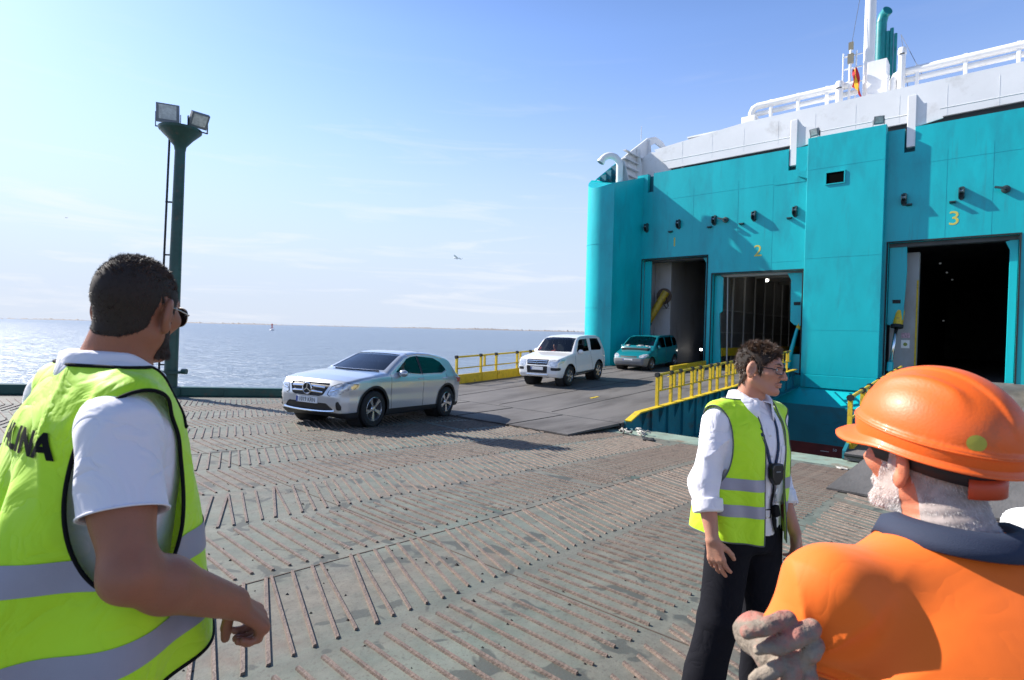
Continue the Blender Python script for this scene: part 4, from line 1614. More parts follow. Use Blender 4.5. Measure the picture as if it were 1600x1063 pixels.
# low yellow divider between the two lanes at the ship end
mb = N1(); mb.bar((22.3, 10.36, ramp_h(22.3) + 0.17), (25.9, 10.36, ramp_h(25.9) + 0.17), 0.12, 0.30); mb.build('lane_divider', M_YEL, r1, bevel=0.02)
for (u, v, l) in ((21.0, 9.9, 0.5), (14.2, 9.1, 0.4)):
    mb = N1(); mb.bar((u, v, ramp_h(u) + 0.006), (u + l, v, ramp_h(u + l) + 0.006), 0.09, 0.012); mb.build('paint_mark', M_YEL, r1)
M_JOINT = mat('ramp_joint', (0.04, 0.035, 0.033), 0.85)
for u, a, b in ((18.2, 6.6, 14.5), (22.1, 6.6, 14.5)):
    mb = N1(); mb.bar((u, a, ramp_h(u) + 0.003), (u, b, ramp_h(u) + 0.003), 0.03, 0.008); mb.build('plate_joint', M_JOINT, r1)
for v in (8.6, 10.4, 12.5):
    mb = N1(); mb.bar((11.6, v, ramp_h(11.6) + 0.004), (26, v, ramp_h(26) + 0.004), 0.025, 0.008); mb.build('plate_joint', M_JOINT, r1)
# pads with a handle left on the girder
mb = N1(); mb.tube([(21.0, 6.30, ramp_h(21) + 0.2), (21.0, 6.26, ramp_h(21) - 0.35), (21.4, 6.26, ramp_h(21) - 0.35), (21.4, 6.3, ramp_h(21.4) + 0.2)], 0.03, 6); mb.build('grab_handle', M_LGREY, r1)


def ramp3_h(u):
    return -2.64 + 0.0455 * u


r3, N3 = ramp('narrow grey loading ramp leading up to door three behind the orange helmet', -0.9, 2.06, ramp3_h, 11.75, 8.6, 1, (12.2, 19.6), None)
mb = N3(); mb.bar((11.9, -0.85, ramp3_h(11.9) + 0.16), (24.0, -0.85, ramp3_h(24) + 0.16), 0.05, 0.30); mb.build('kerb_plate', M_YEL, r3)
mb = N3()
mb.add([(8.85, 0.9, -2.035), (9.0, 1.35, -2.04), (9.25, 1.2, -2.05), (9.45, 0.9, -2.06), (9.3, 0.5, -2.05), (9.0, 0.35, -2.04)], [(0, 5, 4, 3, 2, 1)])
# ---------------------------------------------------------------- cars (local frame: +y forwards, +x to the car's right)
M_TYRE = mat('tyre', (0.014, 0.014, 0.015), 0.8, bump=0.2, bscale=90)
M_RIM = mat('alloy', (0.62, 0.63, 0.65), 0.25, 0.9)
M_RIMD = mat('rim_dark', (0.03, 0.03, 0.033), 0.6)
M_PLAST = mat('black_plastic', (0.018, 0.018, 0.02), 0.55, bump=0.1, bscale=120)
M_CABIN = mat('cabin_dark', (0.02, 0.02, 0.022), 0.8)
M_SEAT = mat('seat_fabric', (0.035, 0.035, 0.04), 0.9)
M_CHR = mat('bright_trim', (0.80, 0.81, 0.83), 0.16, 1.0)
M_PLATE = mat('plate_white', (0.78, 0.79, 0.80), 0.4)
M_PBLUE = mat('plate_blue', (0.02, 0.07, 0.35), 0.4)
M_INK = mat('plate_ink', (0.01, 0.01, 0.012), 0.5)
M_LENS = mat('headlamp_lens', (0.55, 0.57, 0.60), 0.08, 0.35, var=0.5, scale=14, coat=1.0)
M_RED_L = mat('tail_red', (0.35, 0.01, 0.01), 0.15, coat=1.0)
M_AMBER = mat('amber_lens', (0.6, 0.22, 0.02), 0.2)
G_CLEAR = glass('car_glass', (0.80, 0.90, 0.90), 0.80, 0.03, 2.1)
G_TINT = glass('tinted_glass', (0.13, 0.14, 0.15), 0.5, 0.03, 1.45)
G_SIDE = glass('side_glass', (0.75, 0.82, 0.82), 0.75, 0.03, 1.4)


def gate_np(x, a, b):
    return np.clip((x - a) / (b - a), 0, 1)


def interp(tab):
    a = np.array(sorted(tab), dtype=np.float32)
    return lambda t: np.interp(t, a[:, 0], a[:, 1]).astype(np.float32)


class Car:
    def __init__(self, sp, mtx, label, h=0.032, name='car', cat='car'):
        self.sp = sp
        self.e = empty(name, mtx, label, cat, 'cars leaving the ferry')
        self.wz, self.pl = interp(sp['wz']), interp(sp['plan'])
        self.w0 = max(v for _, v in sp['plan'])
        prof = sp['prof']
        ys = [p[0] for p in prof]; zs = [p[1] for p in prof]
        lo = (-1.02, min(ys) - 0.1, min(zs) - 0.1); hi = (1.02, max(ys) + 0.1, max(zs) + 0.1)
        self.V, Q = nets(self.f, lo, hi, h, 2)
        self.F = tri(Q)
        self.paint()

    def width(self, y, z):
        return self.wz(z) * self.pl(y) / self.w0

    def f(self, P):
        x, y, z = np.abs(P[:, 0]), P[:, 1], P[:, 2]
        # the hood and nose curve down towards the sides
        z2 = z + self.sp.get('crown', 0.05) * (x / 0.9) ** 2.5
        y2 = y + self.sp.get('bow', 0.10) * (x / 0.9) ** 2.4 * np.sign(y)
        return smax(poly2(y2, z2, self.sp['prof']), x - self.width(y, z), self.sp.get('k', 0.07))

    def front(self, x, z, y0=2.6):
        """y of the front surface at (x, z)"""
        ys = np.arange(y0, 0.0, -0.005, dtype=np.float32)
        P = np.stack([np.full_like(ys, x), ys, np.full_like(ys, z)], 1)
        d = self.f(P)
        i = np.argmax(d < 0)
        return float(ys[i])

    def sidex(self, y, z):
        xs = np.arange(1.1, 0.2, -0.004, dtype=np.float32)
        P = np.stack([xs, np.full_like(xs, y), np.full_like(xs, z)], 1)
        i = np.argmax(self.f(P) < 0)
        return float(xs[i])

    def top(self, x, y):
        zs = np.arange(2.1, 0.3, -0.005, dtype=np.float32)
        P = np.stack([np.full_like(zs, x), np.full_like(zs, y), zs], 1)
        i = np.argmax(self.f(P) < 0)
        return float(zs[i])

    def take(self, V, F, fld):
        """split a surface by a field: (inside, outside)"""
        s = fld(V)
        return cut(V, F, s), cut(V, F, -s)

    def part(self, name, VF, m, parent=None, off=0.0, smooth=True):
        V, F = VF
        if off:
            V = V + normals(self.f, V, 0.01) * off
        return mesh_obj(name, V, F, m, parent or self.e, smooth)

    def paint(self):
        sp = self.sp
        V, F = self.V, self.F
        R_ = sp['arch']
        for ax in sp['axles']:
            fld = lambda P, ax=ax: np.maximum(np.hypot(P[:, 1] - ax, P[:, 2] - sp['wheel']) - R_, 0.52 - np.abs(P[:, 0]))
            _, (V, F) = self.take(V, F, fld)
        pieces = []
        for (nm, m, fld, off) in sp['pieces']:
            ins, (V, F) = self.take(V, F, fld)
            pieces.append((nm, m, ins, off))
        self.body = self.part('body', (V, F), sp['paint'])
        N = normals(self.f, V, 0.01)
        li = cut(V - N * 0.022, F, 0.62 - V[:, 2])
        mesh_obj('lining', li[0], li[1][:, ::-1], M_CABIN, self.e, True)
        for nm, m, ins, off in pieces:
            if not len(ins[1]):
                continue
            if nm in ('side_window', 'headlamp', 'corner_vent', 'fog_recess', 'sill'):      # one piece for each flank
                for s in (-1.0, 1.0):
                    sub = cut(ins[0], ins[1], -s * ins[0][:, 0])
                    if len(sub[1]):
                        self.part(nm, sub, m, None, off)
            else:
                self.part(nm, ins, m, None, off)
        # wheel wells, floor pan
        for ax in sp['axles']:
            for s in (-1, 1):
                mb = MB()
                prof = [(R_ - 0.004, s * 0.84), (R_ - 0.004, s * 0.5), (0.02, s * 0.5)]
                mb.lathe(prof, (0, ax, sp['wheel']), 26, 'x')
                mb.build('wheel_well', M_CABIN, self.e, smooth=True, fix=False)
        self.wheels()
        self.arches()

    def wheels(self):
        sp = self.sp
        r, rr, w = sp['wheel'], sp['rim'], 0.215
        tx = sp['track'] / 2
        proto = None
        for ax in sp['axles']:
            for s in (-1, 1):
                if proto is None:
                    mb = MB()
                    mb.lathe([(rr, -w / 2), (r - 0.03, -w / 2), (r, -w / 2 + 0.035), (r, w / 2 - 0.035), (r - 0.03, w / 2), (rr, w / 2), (rr - 0.015, w / 2 - 0.02)], (0, 0, 0), 30, 'x')
                    t = mb.build('tyre', M_TYRE, None, auto=40)
                    mb = MB()
                    mb.lathe([(rr + 0.003, w / 2 - 0.012), (rr - 0.012, w / 2 - 0.004), (rr - 0.022, w / 2 - 0.03), (rr - 0.022, -w / 2)], (0, 0, 0), 30, 'x')
                    for k in range(sp.get('spokes', 5)):
                        a = 2 * math.pi * k / sp.get('spokes', 5) + 0.3
                        for da in (-0.11, 0.11):
                            p = Vector((w / 2 - 0.035, 0.05 * math.cos(a), 0.05 * math.sin(a)))
                            q = Vector((w / 2 - 0.022, (rr - 0.012) * math.cos(a + da), (rr - 0.012) * math.sin(a + da)))
                            mb.bar(p, q, 0.034, 0.03, (1, 0, 0))
                    mb.lathe([(0.0, w / 2 - 0.012), (0.045, w / 2 - 0.015), (0.065, w / 2 - 0.04)], (0, 0, 0), 14, 'x')
                    rim = mb.build('rim', M_RIM, t, auto=40)
                    mb = MB(); mb.lathe([(0.0, 0.0), (rr - 0.02, 0.0), (rr - 0.02, -0.02)], (0, 0, 0), 24, 'x'); mb.build('brake_disc', M_RIMD, t)
                    proto = t
                    o = t
                else:
                    o = copy_tree(proto)
                o.parent = self.e
                o.location = (s * tx, ax, r)
                o.rotation_euler = (0.4 * ax, 0, 0 if s > 0 else math.pi)

    def arches(self):
        sp = self.sp
        if not sp.get('cladding'):
            return
        for ax in sp['axles']:
            for s in (-1, 1):
                rows = []
                for rr in (sp['arch'] - 0.006, sp['arch'] + 0.012, sp['arch'] + sp['cladding']):
                    row = []
                    for k in range(25):
                        a = R(-12 + 204 * k / 24.0)
                        y, z = ax + rr * math.cos(a), sp['wheel'] + rr * math.sin(a)
                        x = self.sidex(y, max(z, 0.27)) + (0.014 if rr > sp['arch'] else 0.004)
                        row.append((s * x, y, z))
                    rows.append(row)
                mb = MB(); mb.grid(rows); mb.build('arch_trim', M_PLAST, self.e, auto=50, fix=False)

    def line(self, name, pts, r, m, side=True, parent=None, both=True, off=0.002):
        """thin strip lying on the flank through (y, z) points"""
        fine = []
        for a, b in zip(pts[:-1], pts[1:]):
            n = max(2, int(math.hypot(b[0] - a[0], b[1] - a[1]) / 0.06))
            fine += [(a[0] + (b[0] - a[0]) * k / n, a[1] + (b[1] - a[1]) * k / n) for k in range(n)]
        fine.append(pts[-1])
        for s in ((-1, 1) if both else (-1,)):
            mb = MB()
            mb.tube([(s * (self.sidex(y, z) + off), y, z) for y, z in fine], r, 5)
            mb.build(name, m, parent or self.e)

    def badge_plate(self, x, z, w, h, txt, tilt=0.0):
        y = max(self.front(x - w / 2, z), self.front(x + w / 2, z), self.front(x, z)) + 0.012
        mb = MB(); mb.box((x - w / 2, y - 0.03, z - h / 2), (x + w / 2, y, z + h / 2))
        p = mb.build('number_plate', M_PLATE, self.e, bevel=0.004)
        mb = MB(); mb.box((x + w / 2 - 0.045, y + 0.0005, z - h / 2 + 0.004), (x + w / 2 - 0.004, y + 0.003, z + h / 2 - 0.004)); mb.build('plate_band', M_PBLUE, p)
        if txt:
            text_part('plate_lettering', txt, h * 0.98, M_INK, p, (x - 0.018, y + 0.002, z - 0.002), (-1, 0, 0), (0, 0, 1), 0.001, sx=0.82)
        return y

    def mirror(self, y, z, size=(0.09, 0.075, 0.065), m=None):
        for s in (-1, 1):
            x = self.sidex(y, z)
            c = (x + size[0] * 0.95, y, z + 0.02)
            f = lambda P: smax(ell(P, c, size), (P[:, 1] - 0) * 0 + (c[1] - size[1] * 0.55 - P[:, 1]), 0.02)
            V, Q = nets(f, (c[0] - 0.16, c[1] - 0.13, c[2] - 0.13), (c[0] + 0.16, c[1] + 0.13, c[2] + 0.13), 0.016)
            V[:, 0] *= s
            if s < 0:
                Q = Q[:, ::-1]
            o = mesh_obj('mirror', V, Q, m or self.sp['paint'], self.e, True)
            mb = MB(); mb.bar((s * (x - 0.06), y, z - 0.02), (s * (x + 0.08), y, z - 0.01), 0.05, 0.035); mb.build('mirror_arm', M_PLAST, o)

    def cabin(self, y_dash, z_dash, seats, wheel=None):
        mb = MB(); mb.box((-0.72, -1.6, 0.30), (0.72, y_dash + 0.1, 0.55)); mb.build('cabin_floor', M_CABIN, self.e)
        mb = MB()
        mb.prism([(y_dash + 0.5, z_dash), (y_dash, z_dash), (y_dash - 0.18, z_dash - 0.12), (y_dash - 0.1, 0.5), (y_dash + 0.5, 0.5)], 'x', -0.70, 0.70)
        mb.build('dashboard', M_PLAST, self.e, bevel=0.02)
        for (x, y, z) in seats:
            mb = MB()
            mb.box((x - 0.24, y - 0.25, z - 0.18), (x + 0.24, y + 0.28, z))
            mb.obox((x, y - 0.32, z + 0.28), (0.46, 0.14, 0.62), Matrix.Rotation(R(14), 3, 'X'))
            se = mb.build('seat', M_SEAT, self.e, bevel=0.04)
            mb = MB(); mb.obox((x, y - 0.42, z + 0.70), (0.26, 0.10, 0.18), Matrix.Rotation(R(10), 3, 'X')); mb.build('headrest', M_SEAT, se, bevel=0.03)
        if wheel:
            x, y, z = wheel
            mb = MB()
            Mx = Matrix.Rotation(R(-62), 3, 'X')
            mb.tube([Vector((x, y, z)) + Mx @ Vector((0.18 * math.cos(2 * math.pi * k / 16), 0.18 * math.sin(2 * math.pi * k / 16), 0)) for k in range(17)], 0.014, 6)
            mb.build('steering_wheel', M_PLAST, self.e)


def xz(poly, ymin=0.0, sym=False):
    """field: front-projected polygon, only on the front side"""
    def f(P):
        x = np.abs(P[:, 0]) if sym else P[:, 0]
        return np.maximum(poly2(x, P[:, 2], poly), ymin - P[:, 1])
    return f


def xz_rear(poly, ymax):
    return lambda P: np.maximum(poly2(P[:, 0], P[:, 2], poly), P[:, 1] - ymax)


def yz(poly, xmin=0.3):
    return lambda P: np.maximum(poly2(P[:, 1], P[:, 2], poly), xmin - np.abs(P[:, 0]))


# ---- silver crossover on the deck
M_SILVER = mat('silver_paint', (0.56, 0.58, 0.61), 0.30, 0.55, coat=1.0, var=0.02, scale=60)
gla = dict(
    prof=[(2.02, 0.21), (2.17, 0.30), (2.235, 0.45), (2.245, 0.62), (2.20, 0.80), (2.10, 0.915), (1.80, 0.985), (1.35, 1.045), (0.98, 1.085), (0.60, 1.262), (0.25, 1.415), (0.0, 1.475),
          (-0.30, 1.510), (-0.80, 1.515), (-1.25, 1.482), (-1.62, 1.415), (-1.76, 1.36), (-1.98, 1.10), (-2.12, 0.98), (-2.20, 0.78), (-2.19, 0.48), (-2.06, 0.26)],
    wz=[(0.2, 0.85), (0.32, 0.885), (0.5, 0.895), (0.62, 0.888), (0.74, 0.90), (0.88, 0.895), (0.97, 0.872), (1.02, 0.84), (1.2, 0.755), (1.35, 0.68), (1.44, 0.63), (1.52, 0.56)],
    plan=[(2.3, 0.62), (2.15, 0.74), (2.0, 0.815), (1.8, 0.862), (1.5, 0.892), (1.2, 0.90), (-1.3, 0.90), (-1.7, 0.88), (-2.0, 0.83), (-2.2, 0.74)],
    axles=(1.35, -1.35), wheel=0.355, rim=0.242, arch=0.415, track=1.58, cladding=0.045, paint=M_SILVER, crown=0.04, bow=0.09, k=0.06,
    pieces=[
        ('windscreen', G_CLEAR, xz([(-0.69, 1.10), (0.69, 1.10), (0.55, 1.432), (0.30, 1.452), (-0.30, 1.452), (-0.55, 1.432)], 0.12), -0.006),
        ('side_window', G_SIDE, yz([(0.62, 1.075), (0.10, 1.345), (-0.08, 1.395), (-0.30, 1.415), (-0.30, 1.035), (0.55, 1.05)]), -0.006),
        ('side_window', G_TINT, yz([(-0.36, 1.415), (-0.36, 1.035), (-1.18, 1.05), (-1.40, 1.12), (-1.22, 1.30), (-0.98, 1.385)]), -0.006),
        ('rear_window', G_TINT, xz_rear([(-0.58, 1.06), (0.58, 1.06), (0.48, 1.30), (-0.48, 1.30)], -1.4), -0.006),
        ('grille', M_PLAST, xz([(-0.46, 0.845), (0.46, 0.845), (0.475, 0.80), (0.38, 0.625), (0.30, 0.60), (-0.30, 0.60), (-0.38, 0.625), (-0.475, 0.80)], 1.6), -0.02),
        ('headlamp', M_LENS, xz([(0.475, 0.64), (0.52, 0.615), (0.72, 0.66), (0.85, 0.76), (0.86, 0.84), (0.79, 0.865), (0.62, 0.84), (0.535, 0.79)], 1.45, True), 0.004),
        ('lower_intake', M_PLAST, xz([(-0.60, 0.36), (-0.46, 0.475), (0.46, 0.475), (0.60, 0.36), (0.42, 0.325), (-0.42, 0.325)], 1.6), -0.015),
        ('corner_vent', M_PLAST, xz([(0.665, 0.36), (0.66, 0.50), (0.70, 0.53), (0.745, 0.44), (0.74, 0.36)], 1.5, True), -0.012),
        ('sill', M_PLAST, lambda P: P[:, 2] - 0.335 + 0.03 * gate_np(P[:, 1], 1.6, 2.0), 0.003),
    ])
GF = math.atan2(-0.908, -0.420)
gc = Vector((-2.77, 11.03)) - Vector((math.cos(GF), math.sin(GF))) * 1.35 - Vector((-math.sin(GF), math.cos(GF))) * 0.79
c1 = Car(gla, on_deck(gc.x, gc.y, GF), 'silver crossover car turning onto the ribbed deck off the ramp', 0.028)
c1.cabin(0.72, 1.02, ((0.37, -0.25, 0.72), (-0.37, -0.25, 0.72)), (-0.37, 0.33, 0.98))
c1.mirror(0.52, 1.03, (0.105, 0.085, 0.075))
c1.badge_plate(0.0, 0.515, 0.52, 0.115, '1019 KRN')
for z, w in ((0.775, 0.40), (0.685, 0.37)):
    for s in (-1, 1):
        mb = MB()
        mb.tube([(s * (0.09 + (w - 0.09) * t), c1.front(0.09 + (w - 0.09) * t, z) + 0.006, z - 0.012 * t) for t in (0, 0.33, 0.66, 1)], 0.021, 8)
        mb.build('grille_bar', M_CHR, c1.e, auto=40)
fy = c1.front(0, 0.725) + 0.02
mb = MB()
mb.tube([(0.105 * math.cos(2 * math.pi * k / 28), fy + 0.012, 0.728 + 0.105 * math.sin(2 * math.pi * k / 28)) for k in range(29)], 0.012, 8)
for k in range(3):
    a = R(90 + 120 * k)
    mb.bar((0, fy + 0.012, 0.728), (0.105 * math.cos(a), fy + 0.012, 0.728 + 0.105 * math.sin(a)), 0.016, 0.016, (0, 1, 0))
em = mb.build('grille_emblem', M_CHR, c1.e, auto=40)
mb = MB(); mb.lathe([(0.0, 0.0), (0.10, 0.0), (0.10, 0.006)], (0, fy, 0.728), 24, 'y'); mb.build('emblem_disc', M_PLAST, em)
mb = MB()
pts = [(x, c1.front(x, 0.315 + 0.10 * abs(x) ** 3) + 0.012, 0.315 + 0.12 * abs(x) ** 3) for x in np.linspace(-0.62, 0.62, 15)]
mb.tube(pts, 0.02, 6); mb.build('skid_trim', M_CHR, c1.e, auto=40)
for s in (-1, 1):
    mb = MB()
    mb.tube([(s * x, c1.front(x, z) + 0.006, z) for x, z in ((0.52, 0.70), (0.62, 0.725), (0.74, 0.785))], 0.017, 6)
    mb.build('lamp_element', M_CHR, c1.e)
    mb = MB()
    mb.tube([(s * x, c1.front(x, z) + 0.003, z) for x, z in ((0.475, 0.645), (0.535, 0.795), (0.64, 0.845), (0.79, 0.868), (0.855, 0.84), (0.84, 0.76), (0.72, 0.662), (0.52, 0.617), (0.475, 0.645))], 0.009, 5)
    mb.build('lamp_surround', M_PLAST, c1.e)
    mb = MB(); mb.tube([(s * (c1.sidex(y, z) - 0.01), y, z + 0.02) for y, z in ((0.05, 1.40), (-0.4, 1.445), (-0.9, 1.435), (-1.35, 1.365))], 0.016, 6); mb.build('roof_rail', M_CHR, c1.e)
    mb = MB(); x0 = c1.sidex(-1.9, 0.9); mb.box((s * x0 - 0.03 if s > 0 else -x0 - 0.012, -2.02, 0.82), (s * x0 + 0.012 if s > 0 else -x0 + 0.03, -1.78, 0.94)); mb.build('tail_lamp', M_RED_L, c1.e, bevel=0.01)
c1.line('door_gap', [(0.83, 1.03), (0.85, 0.8), (0.83, 0.5), (0.80, 0.34)], 0.004, M_INK)
c1.line('door_gap', [(-0.33, 1.02), (-0.32, 0.7), (-0.33, 0.34)], 0.004, M_INK)
c1.line('door_gap', [(-1.35, 1.02), (-1.22, 0.8), (-1.00, 0.62), (-0.95, 0.34)], 0.004, M_INK)
c1.line('window_trim', [(0.60, 1.062), (-0.3, 1.026), (-1.18, 1.04), (-1.42, 1.11)], 0.007, M_CHR)
c1.line('window_pillar', [(-0.33, 1.035), (-0.33, 1.415)], 0.022, M_PLAST)
for y in (-0.12, -1.12):
    c1.line('door_handle', [(y, 0.93), (y - 0.19, 0.935)], 0.016, M_SILVER, off=0.012)
mb = MB(); mb.tube([(x, c1.front(x, 1.075, 1.4), c1.top(x, c1.front(x, 1.075, 1.4)) + 0.012) for x in (-0.62, -0.3, 0.1, 0.5)], 0.011, 5); mb.build('wiper', M_PLAST, c1.e)

# ---- white off-roader on the ramp
RN = Vector((-AX.x * 0.037, -AX.y * 0.037, 1)).normalized()


def on_ramp(u, v, yaw):
    f = Vector((math.cos(yaw), math.sin(yaw), 0)); f = (f - RN * f.dot(RN)).normalized()
    r = f.cross(RN)
    return Matrix.Translation(W(u, v, ramp_h(u) + 0.002)) @ Matrix((r, f, RN)).transposed().to_4x4()


M_WPAINT = mat('white_paint', (0.80, 0.80, 0.79), 0.25, 0.0, coat=1.0, var=0.02, scale=3)
suv = dict(
    prof=[(1.95, 0.36), (2.13, 0.40), (2.20, 0.52), (2.20, 0.78), (2.15, 0.98), (2.02, 1.085), (1.70, 1.145), (1.25, 1.20), (0.98, 1.235), (0.70, 1.50), (0.47, 1.70), (0.28, 1.785),
          (0.0, 1.83), (-0.8, 1.85), (-1.5, 1.82), (-1.78, 1.75), (-1.92, 1.45), (-2.02, 1.20), (-2.08, 0.95), (-2.08, 0.62), (-1.98, 0.44)],
    wz=[(0.36, 0.88), (0.5, 0.925), (0.7, 0.935), (0.95, 0.93), (1.10, 0.91), (1.22, 0.875), (1.5, 0.80), (1.7, 0.74), (1.8, 0.69), (1.86, 0.62)],
    plan=[(2.25, 0.74), (2.1, 0.83), (1.9, 0.89), (1.6, 0.925), (1.2, 0.935), (-1.6, 0.935), (-1.9, 0.90), (-2.1, 0.82)],
    axles=(1.30, -1.245), wheel=0.385, rim=0.24, arch=0.46, track=1.60, cladding=0.0, paint=M_WPAINT, crown=0.035, bow=0.07, k=0.06, spokes=6,
    pieces=[
        ('windscreen', G_CLEAR, xz([(-0.76, 1.25), (0.76, 1.25), (0.67, 1.745), (0.35, 1.77), (-0.35, 1.77), (-0.67, 1.745)], 0.2), -0.006),
        ('side_window', G_SIDE, yz([(0.66, 1.235), (0.30, 1.66), (0.16, 1.70), (-0.42, 1.71), (-0.40, 1.235)]), -0.006),
        ('side_window', G_TINT, yz([(-0.62, 1.245), (-0.72, 1.71), (-1.42, 1.69), (-1.62, 1.30), (-1.50, 1.22)]), -0.006),
        ('rear_window', G_TINT, xz_rear([(-0.62, 1.25), (0.62, 1.25), (0.56, 1.68), (-0.56, 1.68)], -1.5), -0.006),
        ('grille', M_PLAST, xz([(-0.47, 1.025), (0.47, 1.025), (0.42, 0.83), (-0.42, 0.83)], 1.5), -0.02),
        ('headlamp', M_LENS, xz([(0.49, 1.02), (0.51, 0.80), (0.60, 0.765), (0.80, 0.80), (0.90, 0.90), (0.91, 1.02)], 1.4, True), 0.004),
        ('lower_intake', M_PLAST, xz([(-0.44, 0.79), (0.44, 0.79), (0.42, 0.53), (-0.42, 0.53)], 1.6), -0.02),
        ('fog_recess', M_PLAST, xz([(0.56, 0.70), (0.58, 0.63), (0.86, 0.63), (0.88, 0.70), (0.86, 0.735), (0.58, 0.735)], 1.4, True), -0.012),
    ])
SFv = math.atan2(-0.838, -0.546)
sfl = Vector((1.96, 19.47))
sc_ = sfl - Vector((math.cos(SFv), math.sin(SFv))) * 1.30 - Vector((-math.sin(SFv), math.cos(SFv))) * 0.80
su, sv = sc_.x * AX.x + sc_.y * AX.y, sc_.x * BX.x + sc_.y * BX.y
c2 = Car(suv, on_ramp(su, sv, SFv) @ Matrix.Scale(0.93, 4), 'white short off-road car driving down the ramp behind the silver car', 0.032)
c2.cabin(0.75, 1.16, ((0.40, -0.05, 0.86), (-0.40, -0.05, 0.86)), (-0.40, 0.42, 1.13))
c2.mirror(0.55, 1.22, (0.11, 0.08, 0.09))
c2.badge_plate(0.0, 0.70, 0.52, 0.115, None)
for z in (0.975, 0.905):
    mb = MB(); mb.tube([(x, c2.front(x, z) + 0.002, z) for x in np.linspace(-0.43, 0.43, 9)], 0.018, 6); mb.build('grille_bar', M_CHR, c2.e, auto=40)
fy = c2.front(0, 0.90) + 0.018
mb = MB()
for k in range(3):                                      # three diamonds meeting in a point
    a = R(90 + 120 * k)
    d, s_ = Vector((math.cos(a), 0, math.sin(a))), Vector((-math.sin(a), 0, math.cos(a)))
    c = Vector((0, fy, 0.905))
    q = [c, c + d * 0.04 + s_ * 0.024, c + d * 0.08, c + d * 0.04 - s_ * 0.024]
    mb.add(q + [p + Vector((0, 0.012, 0)) for p in q], [(0, 1, 2, 3), (4, 5, 6, 7), (0, 1, 5, 4), (1, 2, 6, 5), (2, 3, 7, 6), (3, 0, 4, 7)])
mb.build('grille_emblem', M_CHR, c2.e)
c2.line('door_gap', [(0.86, 1.2), (0.88, 0.9), (0.80, 0.55), (0.72, 0.45)], 0.005, M_INK)
c2.line('door_gap', [(-0.50, 1.22), (-0.52, 0.9), (-0.62, 0.7), (-0.70, 0.46)], 0.005, M_INK)
c2.line('side_step', [(0.82, 0.44), (-0.72, 0.44)], 0.035, M_PLAST, off=0.0)
c2.line('door_handle', [(-0.25, 1.03), (-0.44, 1.03)], 0.018, M_WPAINT, off=0.012)
mb = MB()
mb.tube([(x, c2.front(x, 0.47) + 0.012, 0.47) for x in np.linspace(-0.45, 0.45, 7)], 0.03, 6); mb.build('skid_plate', M_RIM, c2.e, auto=40)

# ---- small teal people carrier leaving door one
M_TPAINT = mat('teal_paint', (0.008, 0.19, 0.22), 0.25, 0.1, coat=1.0)
M_BUMP = mat('grey_bumper', (0.16, 0.17, 0.18), 0.5, var=0.1, scale=6)
mpv = dict(
    prof=[(1.80, 0.24), (1.96, 0.30), (2.00, 0.45), (1.98, 0.60), (1.86, 0.74), (1.60, 0.865), (1.25, 0.975), (1.10, 1.03), (1.06, 1.10), (0.98, 1.16), (0.66, 1.40), (0.40, 1.56),
          (0.15, 1.635), (-0.4, 1.665), (-1.3, 1.66), (-1.65, 1.61), (-1.80, 1.45), (-1.92, 1.1), (-1.99, 0.8), (-1.98, 0.45), (-1.85, 0.26)],
    wz=[(0.22, 0.88), (0.4, 0.92), (0.8, 0.935), (1.0, 0.925), (1.1, 0.905), (1.4, 0.84), (1.55, 0.79), (1.67, 0.70)],
    plan=[(2.05, 0.66), (1.9, 0.79), (1.7, 0.87), (1.4, 0.92), (1.0, 0.935), (-1.5, 0.935), (-1.8, 0.90), (-2.0, 0.80)],
    axles=(1.25, -1.40), wheel=0.31, rim=0.19, arch=0.365, track=1.62, cladding=0.0, paint=M_TPAINT, crown=0.03, bow=0.09, k=0.07,
    pieces=[
        ('windscreen', G_CLEAR, xz([(-0.80, 1.17), (0.80, 1.17), (0.71, 1.55), (0.40, 1.60), (-0.40, 1.60), (-0.71, 1.55)], 0.2), -0.006),
        ('side_window', G_TINT, yz([(0.78, 1.12), (0.40, 1.45), (0.25, 1.54), (-0.25, 1.55), (-0.25, 1.06), (0.7, 1.06)]), -0.006),
        ('side_window', G_TINT, yz([(-0.34, 1.55), (-0.34, 1.06), (-1.10, 1.08), (-1.10, 1.55)]), -0.006),
        ('side_window', G_TINT, yz([(-1.2, 1.54), (-1.2, 1.1), (-1.72, 1.14), (-1.62, 1.50)]), -0.006),
        ('bumper', M_BUMP, lambda P: np.maximum(P[:, 2] - 0.60, 1.35 - P[:, 1]), 0.012),
        ('headlamp', M_LENS, xz([(0.52, 0.72), (0.55, 0.64), (0.78, 0.63), (0.90, 0.70), (0.88, 0.80), (0.7, 0.80)], 1.2, True), 0.004),
        ('grille', M_PLAST, xz([(-0.46, 0.70), (0.46, 0.70), (0.42, 0.63), (-0.42, 0.63)], 1.4), -0.01),
    ])
c3 = Car(mpv, on_ramp(24.05, 12.42, U_ANG + math.pi + R(1.5)) @ Matrix.Scale(0.92, 4), 'small teal people carrier coming out of door one', 0.036)
c3.cabin(0.80, 1.06, ((0.50, -0.1, 0.76), (0.0, -0.1, 0.76), (-0.50, -0.1, 0.76)), (-0.5, 0.42, 1.0))
c3.mirror(0.66, 1.06, (0.08, 0.07, 0.10))
c3.badge_plate(0.0, 0.52, 0.50, 0.11, None)
c3.line('door_gap', [(0.75, 1.05), (0.75, 0.6), (0.68, 0.32)], 0.005, M_INK)
c3.line('door_gap', [(-0.30, 1.05), (-0.30, 0.32)], 0.005, M_INK)
